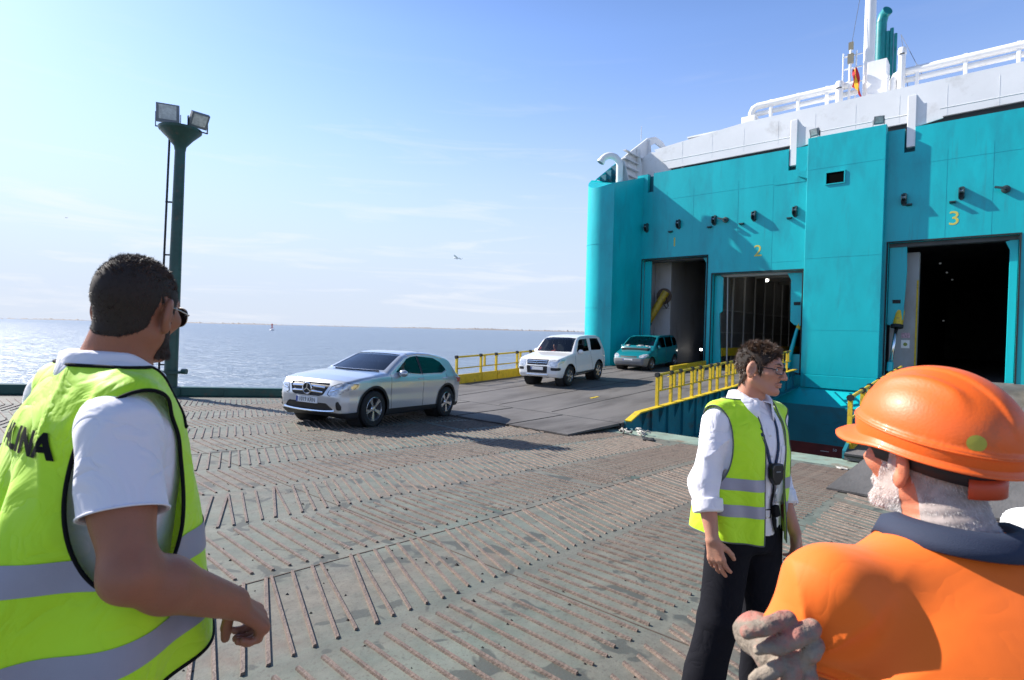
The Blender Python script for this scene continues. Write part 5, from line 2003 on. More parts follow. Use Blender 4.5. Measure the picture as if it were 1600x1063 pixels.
for s in (-1, 1):
    y_ = c3.front(0.70, 1.10, 1.5)
    mb = MB(); mb.lathe([(0.0, 0.012), (0.05, 0.008), (0.055, 0)], (s * 0.66, y_ + 0.02, 1.10), 12, 'y'); mb.build('upper_lamp', M_LENS, c3.e)
mb = MB()
rg = random.Random(4)
for i in range(9):
    x = rg.uniform(-0.6, 0.6)
    mb.obox((x, 0.95, 1.12 + rg.uniform(0, 0.05)), (rg.uniform(0.06, 0.2), 0.1, rg.uniform(0.02, 0.07)), Matrix.Rotation(rg.uniform(-0.6, 0.6), 3, 'Z'))
mb.build('dashboard_clutter', mat('clutter_pale', (0.5, 0.48, 0.44), 0.7, var=0.5, scale=9), c3.e)

# ---- next car waiting in the dark of the garage with its lamps lit
M_DPAINT = mat('dark_paint', (0.015, 0.016, 0.02), 0.25, 0.2, coat=1.0)
g4 = dict(gla); g4['paint'] = M_DPAINT; g4['cladding'] = 0.0
g4['pieces'] = [p for p in gla['pieces'] if p[0] not in ('corner_vent', 'sill', 'rear_window', 'headlamp')]
g4['pieces'].append(('headlamp', M_LENS, xz([(0.50, 0.64), (0.55, 0.62), (0.72, 0.66), (0.82, 0.76), (0.78, 0.84), (0.58, 0.80)], 1.45, True), 0.004))
c4 = Car(g4, Matrix.Translation(W(32.3, 11.65, SILL + 0.066)) @ Matrix.Rotation(U_ANG + R(90), 4, 'Z'), 'dark car with lit headlamp waiting inside door one', 0.045)
c4.badge_plate(0.0, 0.515, 0.52, 0.115, None)
for s in (-1, 1):
    mb = MB(); mb.lathe([(0.0, 0.03), (0.05, 0.02), (0.07, 0.0)], (s * 0.64, c4.front(0.64, 0.72), 0.72), 12, 'y'); mb.build('lit_lamp', emit('headlamp_glow', (1.0, 0.95, 0.85), 14), c4.e)
# ---------------------------------------------------------------- people (local frame: +y forwards, +x to the person's right, z up from the soles)
def rotz(a):
    c, s = math.cos(a), math.sin(a)
    return np.array([[c, -s, 0], [s, c, 0], [0, 0, 1]], dtype=np.float32)


def rotx(a):
    c, s = math.cos(a), math.sin(a)
    return np.array([[1, 0, 0], [0, c, -s], [0, s, c]], dtype=np.float32)


def roty(a):
    c, s = math.cos(a), math.sin(a)
    return np.array([[c, 0, s], [0, 1, 0], [-s, 0, c]], dtype=np.float32)


def head_sdf(Q, o):
    """a head about its centre, face to +y"""
    x = np.abs(Q[:, 0])
    A = np.stack([x, Q[:, 1], Q[:, 2]], 1)
    w = o.get('w', 1.0)
    d = ell(Q, (0, -0.018, 0.034), (0.0775 * w, 0.098, 0.086))
    d = smin(d, ell(Q, (0, 0.026, -0.012), (0.064 * w, 0.068, 0.088)), 0.03)
    d = smin(d, cone(A, (0.052 * w, -0.008, -0.052), (0.026, 0.062, -0.094), 0.022, 0.021), 0.025)      # jaw
    d = smin(d, ell(Q, (0, 0.073, -0.096), (0.026, 0.022, 0.020)), 0.02)                                   # chin
    d = smin(d, ell(A, (0.046 * w, 0.056, -0.014), (0.024, 0.026, 0.022)), 0.02)                           # cheekbone
    d = smin(d, cone(A, (0.0, 0.086, 0.027), (0.038, 0.074, 0.030), 0.012, 0.011), 0.014)                  # brow
    d = smax(d, -ell(A, (0.032, 0.104, 0.008), (0.021, 0.022, 0.013)), 0.010)                              # eye socket
    d = smin(d, ell(A, (0.032, 0.0735, 0.007), (0.0135, 0.0125, 0.0125)), 0.003)                           # lids
    d = smin(d, cone(Q, (0, 0.090, 0.016), (0, 0.113, -0.026), 0.0085, 0.0125), 0.010)                     # nose
    d = smin(d, ell(A, (0.0125, 0.102, -0.031), (0.0085, 0.011, 0.008)), 0.005)
    d = smax(d, -ell(A, (0.0065, 0.108, -0.040), (0.0035, 0.006, 0.004)), 0.003)
    d = smin(d, cone(A, (0.0, 0.0975, -0.056), (0.022, 0.086, -0.060), 0.0065, 0.004), 0.006)              # upper lip
    d = smin(d, cone(A, (0.0, 0.0955, -0.069), (0.019, 0.086, -0.066), 0.0072, 0.004), 0.006)              # lower lip
    d = smax(d, -cone(A, (0.0, 0.104, -0.0625), (0.023, 0.090, -0.0625), 0.0022, 0.0015), 0.003)
    # ear: bowl with helix, anti-helix, tragus and lobe
    E = A - vec(0.0800 * w, -0.012, -0.002)
    E = E @ (rotz(0.34) @ rotx(-0.18)) / 1.22
    er = ell(E, (0.004, 0.0, 0.0), (0.008, 0.0185, 0.031))
    er = smax(er, -ell(E, (0.0125, 0.003, 0.001), (0.008, 0.0115, 0.021)), 0.004)
    er = smin(er, ell(E, (0.004, 0.004, -0.026), (0.006, 0.009, 0.011)), 0.006)
    er = smin(er, cone(E, (0.008, -0.006, 0.012), (0.0085, -0.008, -0.010), 0.0032, 0.003), 0.004)
    er = smin(er, ell(E, (0.005, 0.013, -0.003), (0.006, 0.005, 0.008)), 0.004)
    d = smin(d, er * 1.18, 0.004)
    return d


def hand_prims(side, curl, spread=0.10, thumb=(0.55, 0.3), fat=1.0):
    """finger and palm cones in a hand frame: y to the fingertips, z out of the back, thumb towards +x * side"""
    pr = []
    for (x, l, r, k) in ((0.030, 0.074, 0.0092, 0), (0.0105, 0.082, 0.0095, 1), (-0.0100, 0.076, 0.0090, 2), (-0.0285, 0.060, 0.0080, 3)):
        p = np.array([x, 0.088 - 0.006 * abs(k - 1), 0.0])
        a = 0.0
        sp = spread * (1.3 - k) * 0.8
        c = curl[k] if isinstance(curl, (list, tuple)) else curl
        for j, (f, b) in enumerate(((0.46, 0.9), (0.30, 1.15), (0.24, 0.8))):
            a += c * b
            d = np.array([math.sin(sp) * math.cos(a), math.cos(sp) * math.cos(a), -math.sin(a)])
            q = p + d * l * f
            pr.append((p, q, r * fat * (1.0 - 0.06 * j), r * fat * (0.95 - 0.08 * j), 'finger'))
            p = q
    p = np.array([0.024, 0.022, -0.006])
    for (v, l, r0, r1) in (((0.62, 0.66, -0.42), 0.042, 0.0145, 0.0115), ((0.40, 0.80, -0.45), 0.032, 0.0112, 0.0105), ((0.18, 0.88, -0.42), 0.026, 0.0102, 0.0085)):
        v = np.array(v) + np.array([thumb[0] - 0.55, 0, -(thumb[1] - 0.3)])
        q = p + v / np.linalg.norm(v) * l
        pr.append((p, q, r0 * fat, r1 * fat, 'finger'))
        p = q
    for (x0, x1, r0, r1) in ((0.016, 0.029, 0.0155, 0.0125), (0.004, 0.010, 0.0155, 0.0125), (-0.008, -0.010, 0.015, 0.012), (-0.016, -0.0275, 0.0145, 0.011)):
        pr.append((np.array([x0, 0.006, 0.0]), np.array([x1, 0.084, 0.0]), r0 * fat, r1 * fat, 'palm'))
    return [(np.array([a[0] * side, a[1], a[2]]), np.array([b[0] * side, b[1], b[2]]), r0, r1, t) for a, b, r0, r1, t in pr]


def place_prims(pr, wrist, ydir, zdir):
    y = np.array(ydir, dtype=float); y /= np.linalg.norm(y)
    z = np.array(zdir, dtype=float); z -= y * (z @ y); z /= np.linalg.norm(z)
    x = np.cross(y, z)
    M = np.stack([x, y, z], 1)
    w = np.array(wrist, dtype=float)
    return [(w + M @ a, w + M @ b, r0, r1, t) for a, b, r0, r1, t in pr]


def hand_sdf(P, prims, scale=1.0):
    c = np.mean([(a + b) / 2 for a, b, *_ in prims], axis=0)
    dc = np.sqrt(((P - vec(*c)) ** 2).sum(1))
    out = dc - 0.125
    m = dc < 0.20
    if m.any():
        p = P[m]
        palm = None
        fin = None
        cur = None
        n = 0
        for a, b, r0, r1, t in prims:
            d = cone(p, a, b, r0, r1)
            if t == 'palm':
                palm = d if palm is None else smin(palm, d, 0.012)
            else:
                cur = d if n % 3 == 0 else smin(cur, d, 0.004)
                if n % 3 == 2:
                    fin = cur if fin is None else smin(fin, cur, 0.0022)
                n += 1
        out[m] = smin(palm, fin, 0.010)
    return out


M_EYE = mat('eye_white', (0.75, 0.72, 0.70), 0.15)
M_IRIS = mat('iris', (0.03, 0.02, 0.012), 0.1)


def skin_mat(name, col, red):
    return mat(name, col, 0.48, col2=tuple(c * k for c, k in zip(col, red)), scale=14, bump=0.12, bscale=260, sss=0.12, spec=0.4)


class Person:
    def __init__(self, mtx, label, name='person', group=None):
        self.e = empty(name, mtx, label, 'person', group)
        self.body_f = None

    def head_frame(self, c, yaw, pitch=0.0, roll=0.0, scale=1.0, w=1.0):
        self.hc = vec(*c)
        self.hR = rotz(yaw) @ roty(roll) @ rotx(pitch)
        self.hs = scale
        self.ho = dict(w=w)

    def toh(self, P):
        return ((P - self.hc) @ self.hR) / self.hs

    def fromh(self, p):
        return self.hc + (np.asarray(p, dtype=np.float32) * self.hs) @ self.hR.T

    def head_f(self, P):
        dc = np.sqrt(((P - self.hc) ** 2).sum(1))
        out = dc - 0.14
        m = dc < 0.26
        if m.any():
            out[m] = head_sdf(self.toh(P[m]), self.ho) * self.hs
        return out

    def mesh(self, name, f, lo, hi, h, m, parent=None, slack=1.35, refine=2):
        V, Q = nets(f, lo, hi, h, refine, slack)
        return mesh_obj(name, V, Q, m, parent or self.e, True)

    def sheet(self, name, f, lo, hi, h, m, cuts, thick=0.003, parent=None, slack=1.35, post=None):
        """garment: the surface f = 0 trimmed by fields (kept where negative), given thickness; returns trimmed surface"""
        V, Q = nets(f, lo, hi, h, 2, slack)
        F = tri(Q)
        for c in cuts:
            V, F = cut(V, F, c(V).astype(np.float32))
        N = normals(f, V, 0.004)
        V2, F2 = shell(V, F, N, thick)
        o = mesh_obj(name, V2, F2, m, parent or self.e, True)
        return o, V, F, N

    def piping(self, V, F, N, r, m, parent, name='piping', off=0.001, keep=None, minlen=12):
        for lp in loops(F):
            if len(lp) < minlen:
                continue
            P = smooth_loop(V[lp] + N[lp] * off, 4)
            if keep is not None and not keep(P.mean(0), P):
                continue
            P = P[::2] if len(P) > 60 else P
            mb = MB()
            mb.tube([Vector(map(float, p)) for p in P], r, 6, cap=False)
            mb.build(name, m, parent, smooth=True, fix=False)

    def band(self, name, V, F, N, m, parent, f0, f1, off=0.0022):
        """strip of the garment between two fields, lying on top of it"""
        V2 = V + N * off
        a = cut(V2, F, f0(V2).astype(np.float32))
        a = cut(a[0], a[1], f1(a[0]).astype(np.float32))
        if len(a[1]):
            return mesh_obj(name, a[0], a[1], m, parent, True)

    def skull(self, h=0.004):
        """clean head surface in local space, for hair"""
        bf = self.body_f
        f = (lambda P: bf(self.fromh(P)) / self.hs) if bf else (lambda P: head_sdf(P, self.ho))
        V, Q = nets(f, (-0.12, -0.15, -0.15), (0.12, 0.15, 0.15), h, 2)
        return V, tri(Q), f

    def hair(self, name, region, count, length, width, m, comb, rnd, seed, curl=0.25, cap_off=0.003, cap_m=None, lift=1.0, clump=0):
        """region(V) < 0 where hair grows (head frame); length(P), comb(P) fields"""
        if not hasattr(self, '_sk'):
            self._sk = self.skull()
        V, F, f = self._sk
        Vh, Fh = cut(V, F, region(V).astype(np.float32))
        rng = np.random.default_rng(seed)
        par = self.e
        if cap_m is not None:
            N = normals(f, Vh)
            o = mesh_obj(name, self.fromh(Vh + N * cap_off * np.clip(-region(Vh) / 0.01, 0.15, 1)[:, None]), Fh, cap_m, self.e, True)
            par = o
        P = scatter(Vh, Fh, count, rng)
        N = normals(f, P)
        C = comb(P)
        if clump:
            cell = np.floor(P / clump).astype(int)
            hsh = (cell[:, 0] * 73856093 ^ cell[:, 1] * 19349663 ^ cell[:, 2] * 83492791) % 997
            r2 = np.random.default_rng(seed + 5).normal(size=(997, 3))
            C = C + r2[hsh] * 0.38
        D = N * lift + C + rng.normal(size=P.shape) * rnd
        D /= np.linalg.norm(D, axis=1, keepdims=True)
        L_ = length(P) * rng.uniform(0.6, 1.15, len(P))
        B = C * curl + rng.normal(size=P.shape) * 0.12 - np.array([0, 0, 0.15])
        Vb, Fb = blades(P - N * 0.001, D, L_, width, B, rng)
        hd = mesh_obj('strands' if cap_m is not None else name, self.fromh(Vb), Fb, m, par, False)
        hd['kind'] = 'stuff'
        return hd


def wrinkle(P, n, d, freq, amp, warp=0.35, seed=1, sharp=2.0):
    """folds running across direction d; n: where (0..1 weight per point)"""
    d = vec(*d) / np.linalg.norm(d)
    ph = (P @ d) * freq + warp * 6 * sines(P, 7.0, seed) + 2.0 * sines(P, 3.0, seed + 9)
    return n * amp * (1 - np.abs(np.sin(ph))) ** sharp


def gate(x, a, b):
    """smooth step from a (0) to b (1)"""
    t = np.clip((x - a) / (b - a), 0, 1)
    return t * t * (3 - 2 * t)


M_HIVIS = mat('hivis_yellow', (0.54, 0.90, 0.010), 0.62, bump=0.05, bscale=700, var=0.04, scale=6, sheen=0.25, crease=(9, 0.35))
M_REFL = mat('reflective_tape', (0.33, 0.33, 0.40), 0.42, 0.15, bump=0.08, bscale=500, var=0.06, scale=9)
M_PIPE = mat('vest_piping', (0.008, 0.008, 0.009), 0.8, spec=0.15)
M_PIPEG = mat('grey_piping', (0.10, 0.11, 0.11), 0.7)
M_WSHIRT = mat('white_cotton', (0.82, 0.80, 0.85), 0.75, bump=0.06, bscale=600, sheen=0.2, crease=(8, 0.40))
M_NAVY = mat('navy_trousers', (0.006, 0.006, 0.010), 0.85, bump=0.12, bscale=350, spec=0.2, crease=(6, 0.25))
M_SHOE = mat('black_shoe', (0.012, 0.011, 0.011), 0.35)
M_METAL = mat('thin_metal', (0.45, 0.42, 0.38), 0.25, 1.0)
M_LENSD = mat('sunglass_lens', (0.015, 0.012, 0.01), 0.05, 0.0, coat=1.0)


def legs(p, hipz, m, hip=(0.088, 0.0), knee=None, ankle=None, r=(0.098, 0.072, 0.062), pelvis=(0.165, 0.118), fold=0.006, h=0.008, seed=3, name='trousers', top=None):
    """trousers with shoes; knee / ankle: left and right (x, y, z)"""
    knee = knee or ((-0.10, 0.015, 0.50), (0.10, 0.015, 0.50))
    ankle = ankle or ((-0.105, -0.01, 0.085), (0.105, -0.01, 0.085))
    top = top or hipz + 0.14

    def f(P):
        d = loft(P, [(hipz - 0.10, 0, 0.0, pelvis[0] * 0.92, pelvis[1]), (hipz, 0, -0.005, pelvis[0], pelvis[1]), (hipz + 0.08, 0, -0.002, pelvis[0] * 0.95, pelvis[1] * 0.96), (top, 0, 0, pelvis[0] * 0.9, pelvis[1] * 0.9)])
        for s in (0, 1):
            sx = -1 if s == 0 else 1
            hp = (sx * hip[0], hip[1], hipz - 0.03)
            d = smin(d, cone(P, hp, knee[s], r[0], r[1]), 0.035)
            d = smin(d, cone(P, knee[s], ankle[s], r[1], r[2]), 0.02)
        z = P[:, 2]
        wz = gate(z, 0.42, 0.30) + gate(np.abs(z - 0.50), 0.16, 0.02) * 0.7 + gate(z, hipz - 0.2, hipz - 0.05) * 0.6
        d = d - wrinkle(P, np.clip(wz, 0, 1), (0.7, 0.5, 0.75), 20, fold, seed=seed, sharp=1.5) + fold * 0.5 * sines(P * vec(1, 1, 0.45), 22, seed + 2)
        return d
    lo = (min(-0.25, knee[0][0] - 0.15, ankle[0][0] - 0.15), min(a[1] for a in ankle + knee) - 0.17, 0.0)
    hi = (max(0.25, knee[1][0] + 0.15), max(a[1] for a in ankle + knee) + 0.17, top + 0.03)
    V, Q = nets(f, lo, hi, h, 2)
    F = tri(Q)
    V, F = cut(V, F, 0.045 - V[:, 2])
    o = mesh_obj(name, V, F, m, p.e, True)
    for a in ankle:
        g = lambda P, a=a: smax(smin(ell(P, (a[0], a[1] + 0.075, 0.040), (0.047, 0.15, 0.042)), cone(P, (a[0], a[1] - 0.02, 0.05), (a[0], a[1] - 0.01, 0.10), 0.045, 0.042), 0.03), 0.004 - P[:, 2], 0.008)
        p.mesh('shoe', g, (a[0] - 0.09, a[1] - 0.12, -0.02), (a[0] + 0.09, a[1] + 0.26, 0.16), 0.009, M_SHOE)
    return o
# ---- man on the left, seen from behind, hi-vis vest over a white polo shirt
TORSO = [(0.86, 0, 0, 0.160, 0.112), (0.95, 0, 0.0, 0.162, 0.115), (1.05, 0, 0.004, 0.158, 0.114), (1.18, 0, 0.002, 0.172, 0.122), (1.30, 0, -0.004, 0.184, 0.124), (1.38, 0, -0.012, 0.172, 0.108), (1.445, 0, -0.020, 0.115, 0.080), (1.50, 0, -0.022, 0.062, 0.060)]
M1 = dict(x=-0.922, y=1.15, yaw=54.0)
TORSO1 = [(z, 0.034 * max(0, (z - 1.25) / 0.25), cy + 0.022 * max(0, (z - 1.25) / 0.25), rx, ry) for z, cx, cy, rx, ry in TORSO]
m1 = Person(on_deck(M1['x'], M1['y'], R(M1['yaw'])) @ Matrix.Scale(1.03, 4), 'bearded man in yellow vest over white polo, seen from behind at the left')
m1.head_frame((0.046, 0.028, 1.600), R(36), R(-3), R(3), 0.90, 0.92)
SK1 = skin_mat('tanned_skin', (0.31, 0.128, 0.073), (1.22, 1.15, 1.10))
m1_sh = ((-0.180, -0.02, 1.400), (0.190, -0.045, 1.378))
m1_el = ((-0.235, -0.03, 1.10), (0.292, -0.045, 1.140))
m1_wr = ((-0.23, 0.13, 0.92), (0.270, 0.155, 1.022))
m1_hand = place_prims(hand_prims(-1, (0.90, 0.96, 1.0, 1.05), 0.05, (0.25, 0.75), 1.06), m1_wr[1], (-0.02, 0.72, -0.62), (0.35, 0.52, 0.72))
m1_handl = place_prims(hand_prims(1, 0.5), m1_wr[0], (0.0, 0.4, -0.9), (-0.9, 0.2, 0.1))


def m1_arm(P, s, k=1.0, add=0.0):
    a, b, c = m1_sh[s], m1_el[s], m1_wr[s]
    d = cone(P, a, b, 0.050 + add, 0.043 + add)
    d = smin(d, ell(P, np.array(a) * 0.55 + np.array(b) * 0.45, (0.044 + add, 0.049 + add, 0.095)), 0.03)
    mid = np.array(b) * 0.68 + np.array(c) * 0.32
    d = smin(d, cone(P, b, mid, 0.045 + add, 0.047 + add), 0.02)
    d = smin(d, cone(P, mid, c, 0.047 + add, 0.031 + add, None), 0.02)
    return d


def m1_body(P):
    d = loft(P, [(z, cx, cy, rx - 0.012, ry - 0.012) for z, cx, cy, rx, ry in TORSO1])
    neck = cone(P, (0.032, -0.008, 1.44), m1.fromh((0, -0.018, -0.05)), 0.060, 0.054)
    neck = smin(neck, cone(P, (0.030, -0.035, 1.45), m1.fromh((0.0, -0.050, -0.03)), 0.040, 0.034), 0.03)
    d = smin(d, neck, 0.03)
    d = smin(d, m1.head_f(P), 0.022)
    for s in (0, 1):
        d = smin(d, m1_arm(P, s), 0.02)
    d = smin(d, hand_sdf(P, m1_hand), 0.012)
    d = smin(d, hand_sdf(P, m1_handl), 0.012)
    return d


m1.body_f = m1_body
m1.mesh('body', m1_body, (-0.36, -0.22, 0.76), (0.46, 0.36, 1.80), 0.0047, SK1)


def m1_shirt(P):
    d = loft(P, TORSO1)
    for s in (0, 1):
        sx = -1 if s == 0 else 1
        d = smin(d, cone(P, (0.02 + sx * 0.06, -0.012, 1.435), m1_sh[s], 0.050, 0.055), 0.03)
        e = np.array(m1_sh[s]) * 0.35 + np.array(m1_el[s]) * 0.65
        d = smin(d, cone(P, m1_sh[s], e, 0.062, 0.068), 0.03)
    return d - wrinkle(P, gate(np.abs(P[:, 0]), 0.12, 0.2), (0.8, 0.5, -0.45), 17, 0.0065, seed=4, sharp=1.6) + 0.003 * sines(P, 16, 8)


def sleeve_cut(sh, el, t, tilt=(0, 0, 0)):
    """field: beyond the sleeve hem on this arm only"""
    a, b = np.array(sh), np.array(el)
    ax = (b - a) / np.linalg.norm(b - a)
    c = a + (b - a) * t
    n = ax + np.array(tilt); n = (n / np.linalg.norm(n)).astype(np.float32)
    e2 = a + (b - a) * 1.6
    return lambda P: np.minimum((P - vec(*c)) @ n, -cone(P, c - ax * 0.02, e2, 0.094, 0.094))


o, V, F, N = m1.sheet('polo_shirt', m1_shirt, (-0.36, -0.22, 0.80), (0.38, 0.22, 1.56), 0.0062, M_WSHIRT,
                      [sleeve_cut(m1_sh[1], m1_el[1], 0.60, (0.05, -0.10, 0)), sleeve_cut(m1_sh[0], m1_el[0], 0.6),
                       lambda P: np.minimum(P[:, 2] - 1.42, -(np.hypot(P[:, 0] - 0.028, P[:, 1] + 0.004) - 0.070)), lambda P: 0.90 - P[:, 2]], 0.004)
m1.piping(V, F, N, 0.0022, M_WSHIRT, o, 'hem', 0.001, keep=lambda c, P: abs(c[0]) > 0.15)
# sleeve hem stitching line
sl = np.array(m1_el[1]) - np.array(m1_sh[1]); sl = (sl / np.linalg.norm(sl)).astype(np.float32)


def collar(p, name, m, base, tip, r0, r1, z0, z1, cy, open_=0.5, flare=0.022, lean=0.0, t=0.0045, fold=0.034, parent=None):
    """fold-down collar round the neck: stand, then the leaf falling outside it"""
    rows = []
    n = 48
    for (k, rr, zz) in ((0, r0, z0), (1, r0 - 0.002, z1 - 0.004), (2, r0 + 0.004, z1), (3, r0 + flare * 0.6, z1 - 0.006), (4, r0 + flare, z1 - fold)):
        row = []
        for i in range(n + 1):
            a = -math.pi / 2 - (math.pi - open_) + 2 * (math.pi - open_) * i / n        # from the front right round the back to the front left
            front = max(0.0, math.sin(a))
            dz = -0.045 * front ** 1.5 * (1.0 if k else 0.6)
            ex = 0.016 * front ** 3 if k >= 3 else 0
            row.append((base[0] + (rr + ex) * math.cos(a) * 1.02, cy + (rr * 1.02 + ex) * math.sin(a) + lean * (zz - z0), zz + dz - (0.020 * front ** 2 if k == 4 else 0)))
        rows.append(row)
    # smooth the profile with a few in-between rows
    rows2 = []
    for i in range(len(rows) - 1):
        for s in (0, 0.5):
            rows2.append([tuple((1 - s) * np.array(a) + s * np.array(b)) for a, b in zip(rows[i], rows[i + 1])])
    rows2.append(rows[-1])
    mb = MB()
    mb.grid(rows2)
    o = mb.build(name, m, parent or p.e, smooth=True)
    md = o.modifiers.new('t', 'SOLIDIFY'); md.thickness = t; md.offset = 0
    return o


collar(m1, 'collar', M_WSHIRT, (0.030, 0, 0), None, 0.066, 0, 1.430, 1.512, -0.004, 0.42, 0.026, -0.04, fold=0.060)


def m1_vest_f(P):
    z = P[:, 2]
    st = [(0.86, -0.01, 0.000, 0.262, 0.222), (0.95, -0.01, 0.000, 0.255, 0.215), (1.05, -0.008, -0.002, 0.242, 0.200), (1.18, -0.004, -0.004, 0.226, 0.180), (1.30, 0, -0.006, 0.206, 0.148), (1.38, 0.012, -0.012, 0.192, 0.128), (1.445, 0.022, -0.010, 0.140, 0.098), (1.50, 0.03, -0.006, 0.080, 0.075)]
    d = loft(P, st)
    for s in (0, 1):
        sx = -1 if s == 0 else 1
        d = smin(d, cone(P, (sx * 0.06, -0.022, 1.440), (sx * 0.175, -0.02, 1.415), 0.062, 0.064), 0.03)
    # drape: long folds falling from the shoulder blades, one deep pleat on the right of the back
    th = np.arctan2(P[:, 0], -(P[:, 1] + 0.006))           # 0 at the middle of the back, + to the right
    low = gate(z, 1.36, 1.12)
    d = d + low * 0.012 * np.cos((th - 0.10) * 6.5 + 0.8 * np.sin(z * 9)) * gate(np.abs(th), 2.6, 1.8)
    pl = th - (0.22 + 0.16 * np.sin((1.25 - z) * 5.0))
    d = d + low * (0.026 * np.exp(-(pl / 0.11) ** 2) - 0.016 * np.exp(-((pl - 0.24) / 0.14) ** 2))
    d = d - wrinkle(P, gate(z, 1.0, 1.35) * 0.7, (0.9, 0.4, 0.35), 30, 0.006, seed=12, sharp=2.5) + 0.003 * sines(P, 15, 5)
    return d


def hem(a, b, c):
    """keep above the plane z = a + b x + c y"""
    return lambda P: (a + b * P[:, 0] + c * P[:, 1]) - P[:, 2]


def armhole(sx, c=(0.215, -0.015, 1.265), r=(0.105, 0.105, 0.185)):
    return lambda P: -ell(P, (sx * c[0], c[1], c[2]), r)


o, V, F, N = m1.sheet('hi_vis_vest', m1_vest_f, (-0.32, -0.30, 0.80), (0.32, 0.30, 1.56), 0.0062, M_HIVIS,
                      [hem(0.890, 0.0, 0.15), armhole(1), armhole(-1), lambda P: -(np.hypot(P[:, 0] - 0.028, (P[:, 1] - 0.014) * 0.95) - 0.093 - 0.5 * np.maximum(0, 1.44 - P[:, 2])) * (P[:, 2] > 1.36) - 1.0 * (P[:, 2] <= 1.36),
                       lambda P: P[:, 2] - 1.485], 0.003)
m1_vest = o
m1.piping(V, F, N, 0.0038, M_PIPE, o, 'piping')
for (z0, tl) in ((1.130, 0.02), (0.985, 0.14)):
    fz = lambda P, z0=z0, tl=tl: P[:, 2] - (z0 + tl * P[:, 1] - 0.02 * P[:, 0])
    m1.band('reflective_band', V, F, N, M_REFL, o, lambda P: fz(P) - 0.027, lambda P: -fz(P) - 0.027)


def wrap_text(p, txt, size, m, parent, f, org, xdir, ydir, sx=1.0, shear=0.0):
    """lettering pressed onto a garment surface f along the viewing normal of its plane"""
    V, F = text_mesh(txt, size, 0.0, 1.08, size * 0.045)
    bm = bmesh.new()
    vs = [bm.verts.new(v) for v in V]
    for q in F:
        try:
            bm.faces.new([vs[i] for i in q])
        except ValueError:
            pass
    bmesh.ops.triangulate(bm, faces=bm.faces)
    for _ in range(3):
        bmesh.ops.subdivide_edges(bm, edges=[e for e in bm.edges if e.calc_length() > 0.012], cuts=1)
        bmesh.ops.triangulate(bm, faces=bm.faces)
    bm.verts.index_update()
    X, Y = vec(*xdir), vec(*ydir)
    X = X / np.linalg.norm(X); Y = Y / np.linalg.norm(Y)
    Z = np.cross(X, Y)
    P = np.array([vec(*org) + X * (v.co.x * sx + shear * v.co.y) + Y * v.co.y for v in bm.verts], dtype=np.float32)
    P = P + Z * 0.25
    for _ in range(60):
        P = P - Z * (np.clip(f(P), -0.02, 0.02) - 0.0028)[:, None] * 0.8
    Fx = [tuple(v.index for v in q.verts) for q in bm.faces]
    bm.free()
    return mesh_obj('lettering', P, np.array(Fx), m, parent, True)


wrap_text(m1, 'ALINA', 0.060, M_PIPE, m1_vest, m1_vest_f, (0.050, -0.2, 1.345), (1, 0, -0.06), (0, 0, 1), 1.0)
legs(m1, 0.92, M_NAVY, knee=((-0.10, 0.06, 0.50), (0.10, -0.02, 0.50)), ankle=((-0.105, 0.10, 0.085), (0.105, -0.16, 0.085)), pelvis=(0.170, 0.122))
# hair: cropped at the nape and sides, longer and tousled on top
M_HAIR1 = mat('dark_brown_hair', (0.070, 0.042, 0.027), 0.5, var=0.4, scale=60)
M_CAP1 = mat('hair_root_dark', (0.026, 0.016, 0.011), 0.8)


def hair_region(P, fringe=0.078, nape=-0.072, side=0.030, low=0.0, ear_x=0.071, fade=0.55):
    x, y, z = np.abs(P[:, 0]), P[:, 1], P[:, 2]
    yf = np.interp(z, [-0.06, -0.03, 0.0, 0.025, 0.045, 0.07, 0.095], [side - 0.016, side - 0.006, side, side + 0.006, side + 0.030, fringe, fringe])
    zb = np.interp(y, [-0.12, -0.06, -0.045, -0.030, 0.010, 0.02, 0.05], [nape, nape, -0.055 - 2 * low, 0.020 - 3 * low, 0.024, -0.022, -0.03])
    zb = zb + fade * np.maximum(0, x - 0.022) * (y < -0.03)
    ear = np.where(x > ear_x, (1 - np.sqrt(((y + 0.015) / 0.027) ** 2 + ((z + 0.002) / 0.041) ** 2)) * 0.02, -1.0)
    return np.maximum.reduce([ear, y - yf + 0.4 * np.maximum(0, x - 0.055) * (z > 0.05), zb - z])


top1 = lambda P: gate(P[:, 2], 0.045, 0.105)
m1.hair('hair', lambda P: hair_region(P, 0.080, -0.066), 42000, lambda P: 0.0045 + 0.0065 * top1(P) + 0.008 * gate(P[:, 1], 0.02, 0.08) * top1(P), 0.0007, M_HAIR1,
        lambda P: np.stack([0.15 * np.sign(P[:, 0]) * 0, 0.55 * gate(P[:, 2], 0.03, 0.09) + 0.15, -0.75 + 1.05 * gate(P[:, 2], 0.0, 0.09)], 1), 0.38, 21, 0.3, 0.0022, M_CAP1, 0.8, 0.006)
beard_reg = lambda top, back: (lambda P: np.maximum.reduce([P[:, 2] - np.interp(P[:, 1], [-0.02, 0.02, 0.05, 0.075, 0.12], [top + 0.012, top, -0.048, -0.047, -0.043]), back - P[:, 1],
                                                     -0.104 - P[:, 2], -(np.hypot(np.abs(P[:, 0]) / 1.25, P[:, 2] + 0.063) - 0.0155) * (P[:, 1] > 0.06) - 1.0 * (P[:, 1] <= 0.06)]))
m1.hair('beard', beard_reg(-0.022, 0.004), 9000, lambda P: 0.004 + 0.003 * gate(P[:, 2], -0.06, -0.10), 0.0006, M_HAIR1,
        lambda P: np.stack([0 * P[:, 0], 0.25 + 0 * P[:, 0], -0.9 + 0 * P[:, 0]], 1), 0.25, 22, 0.3, 0.0012, M_CAP1)


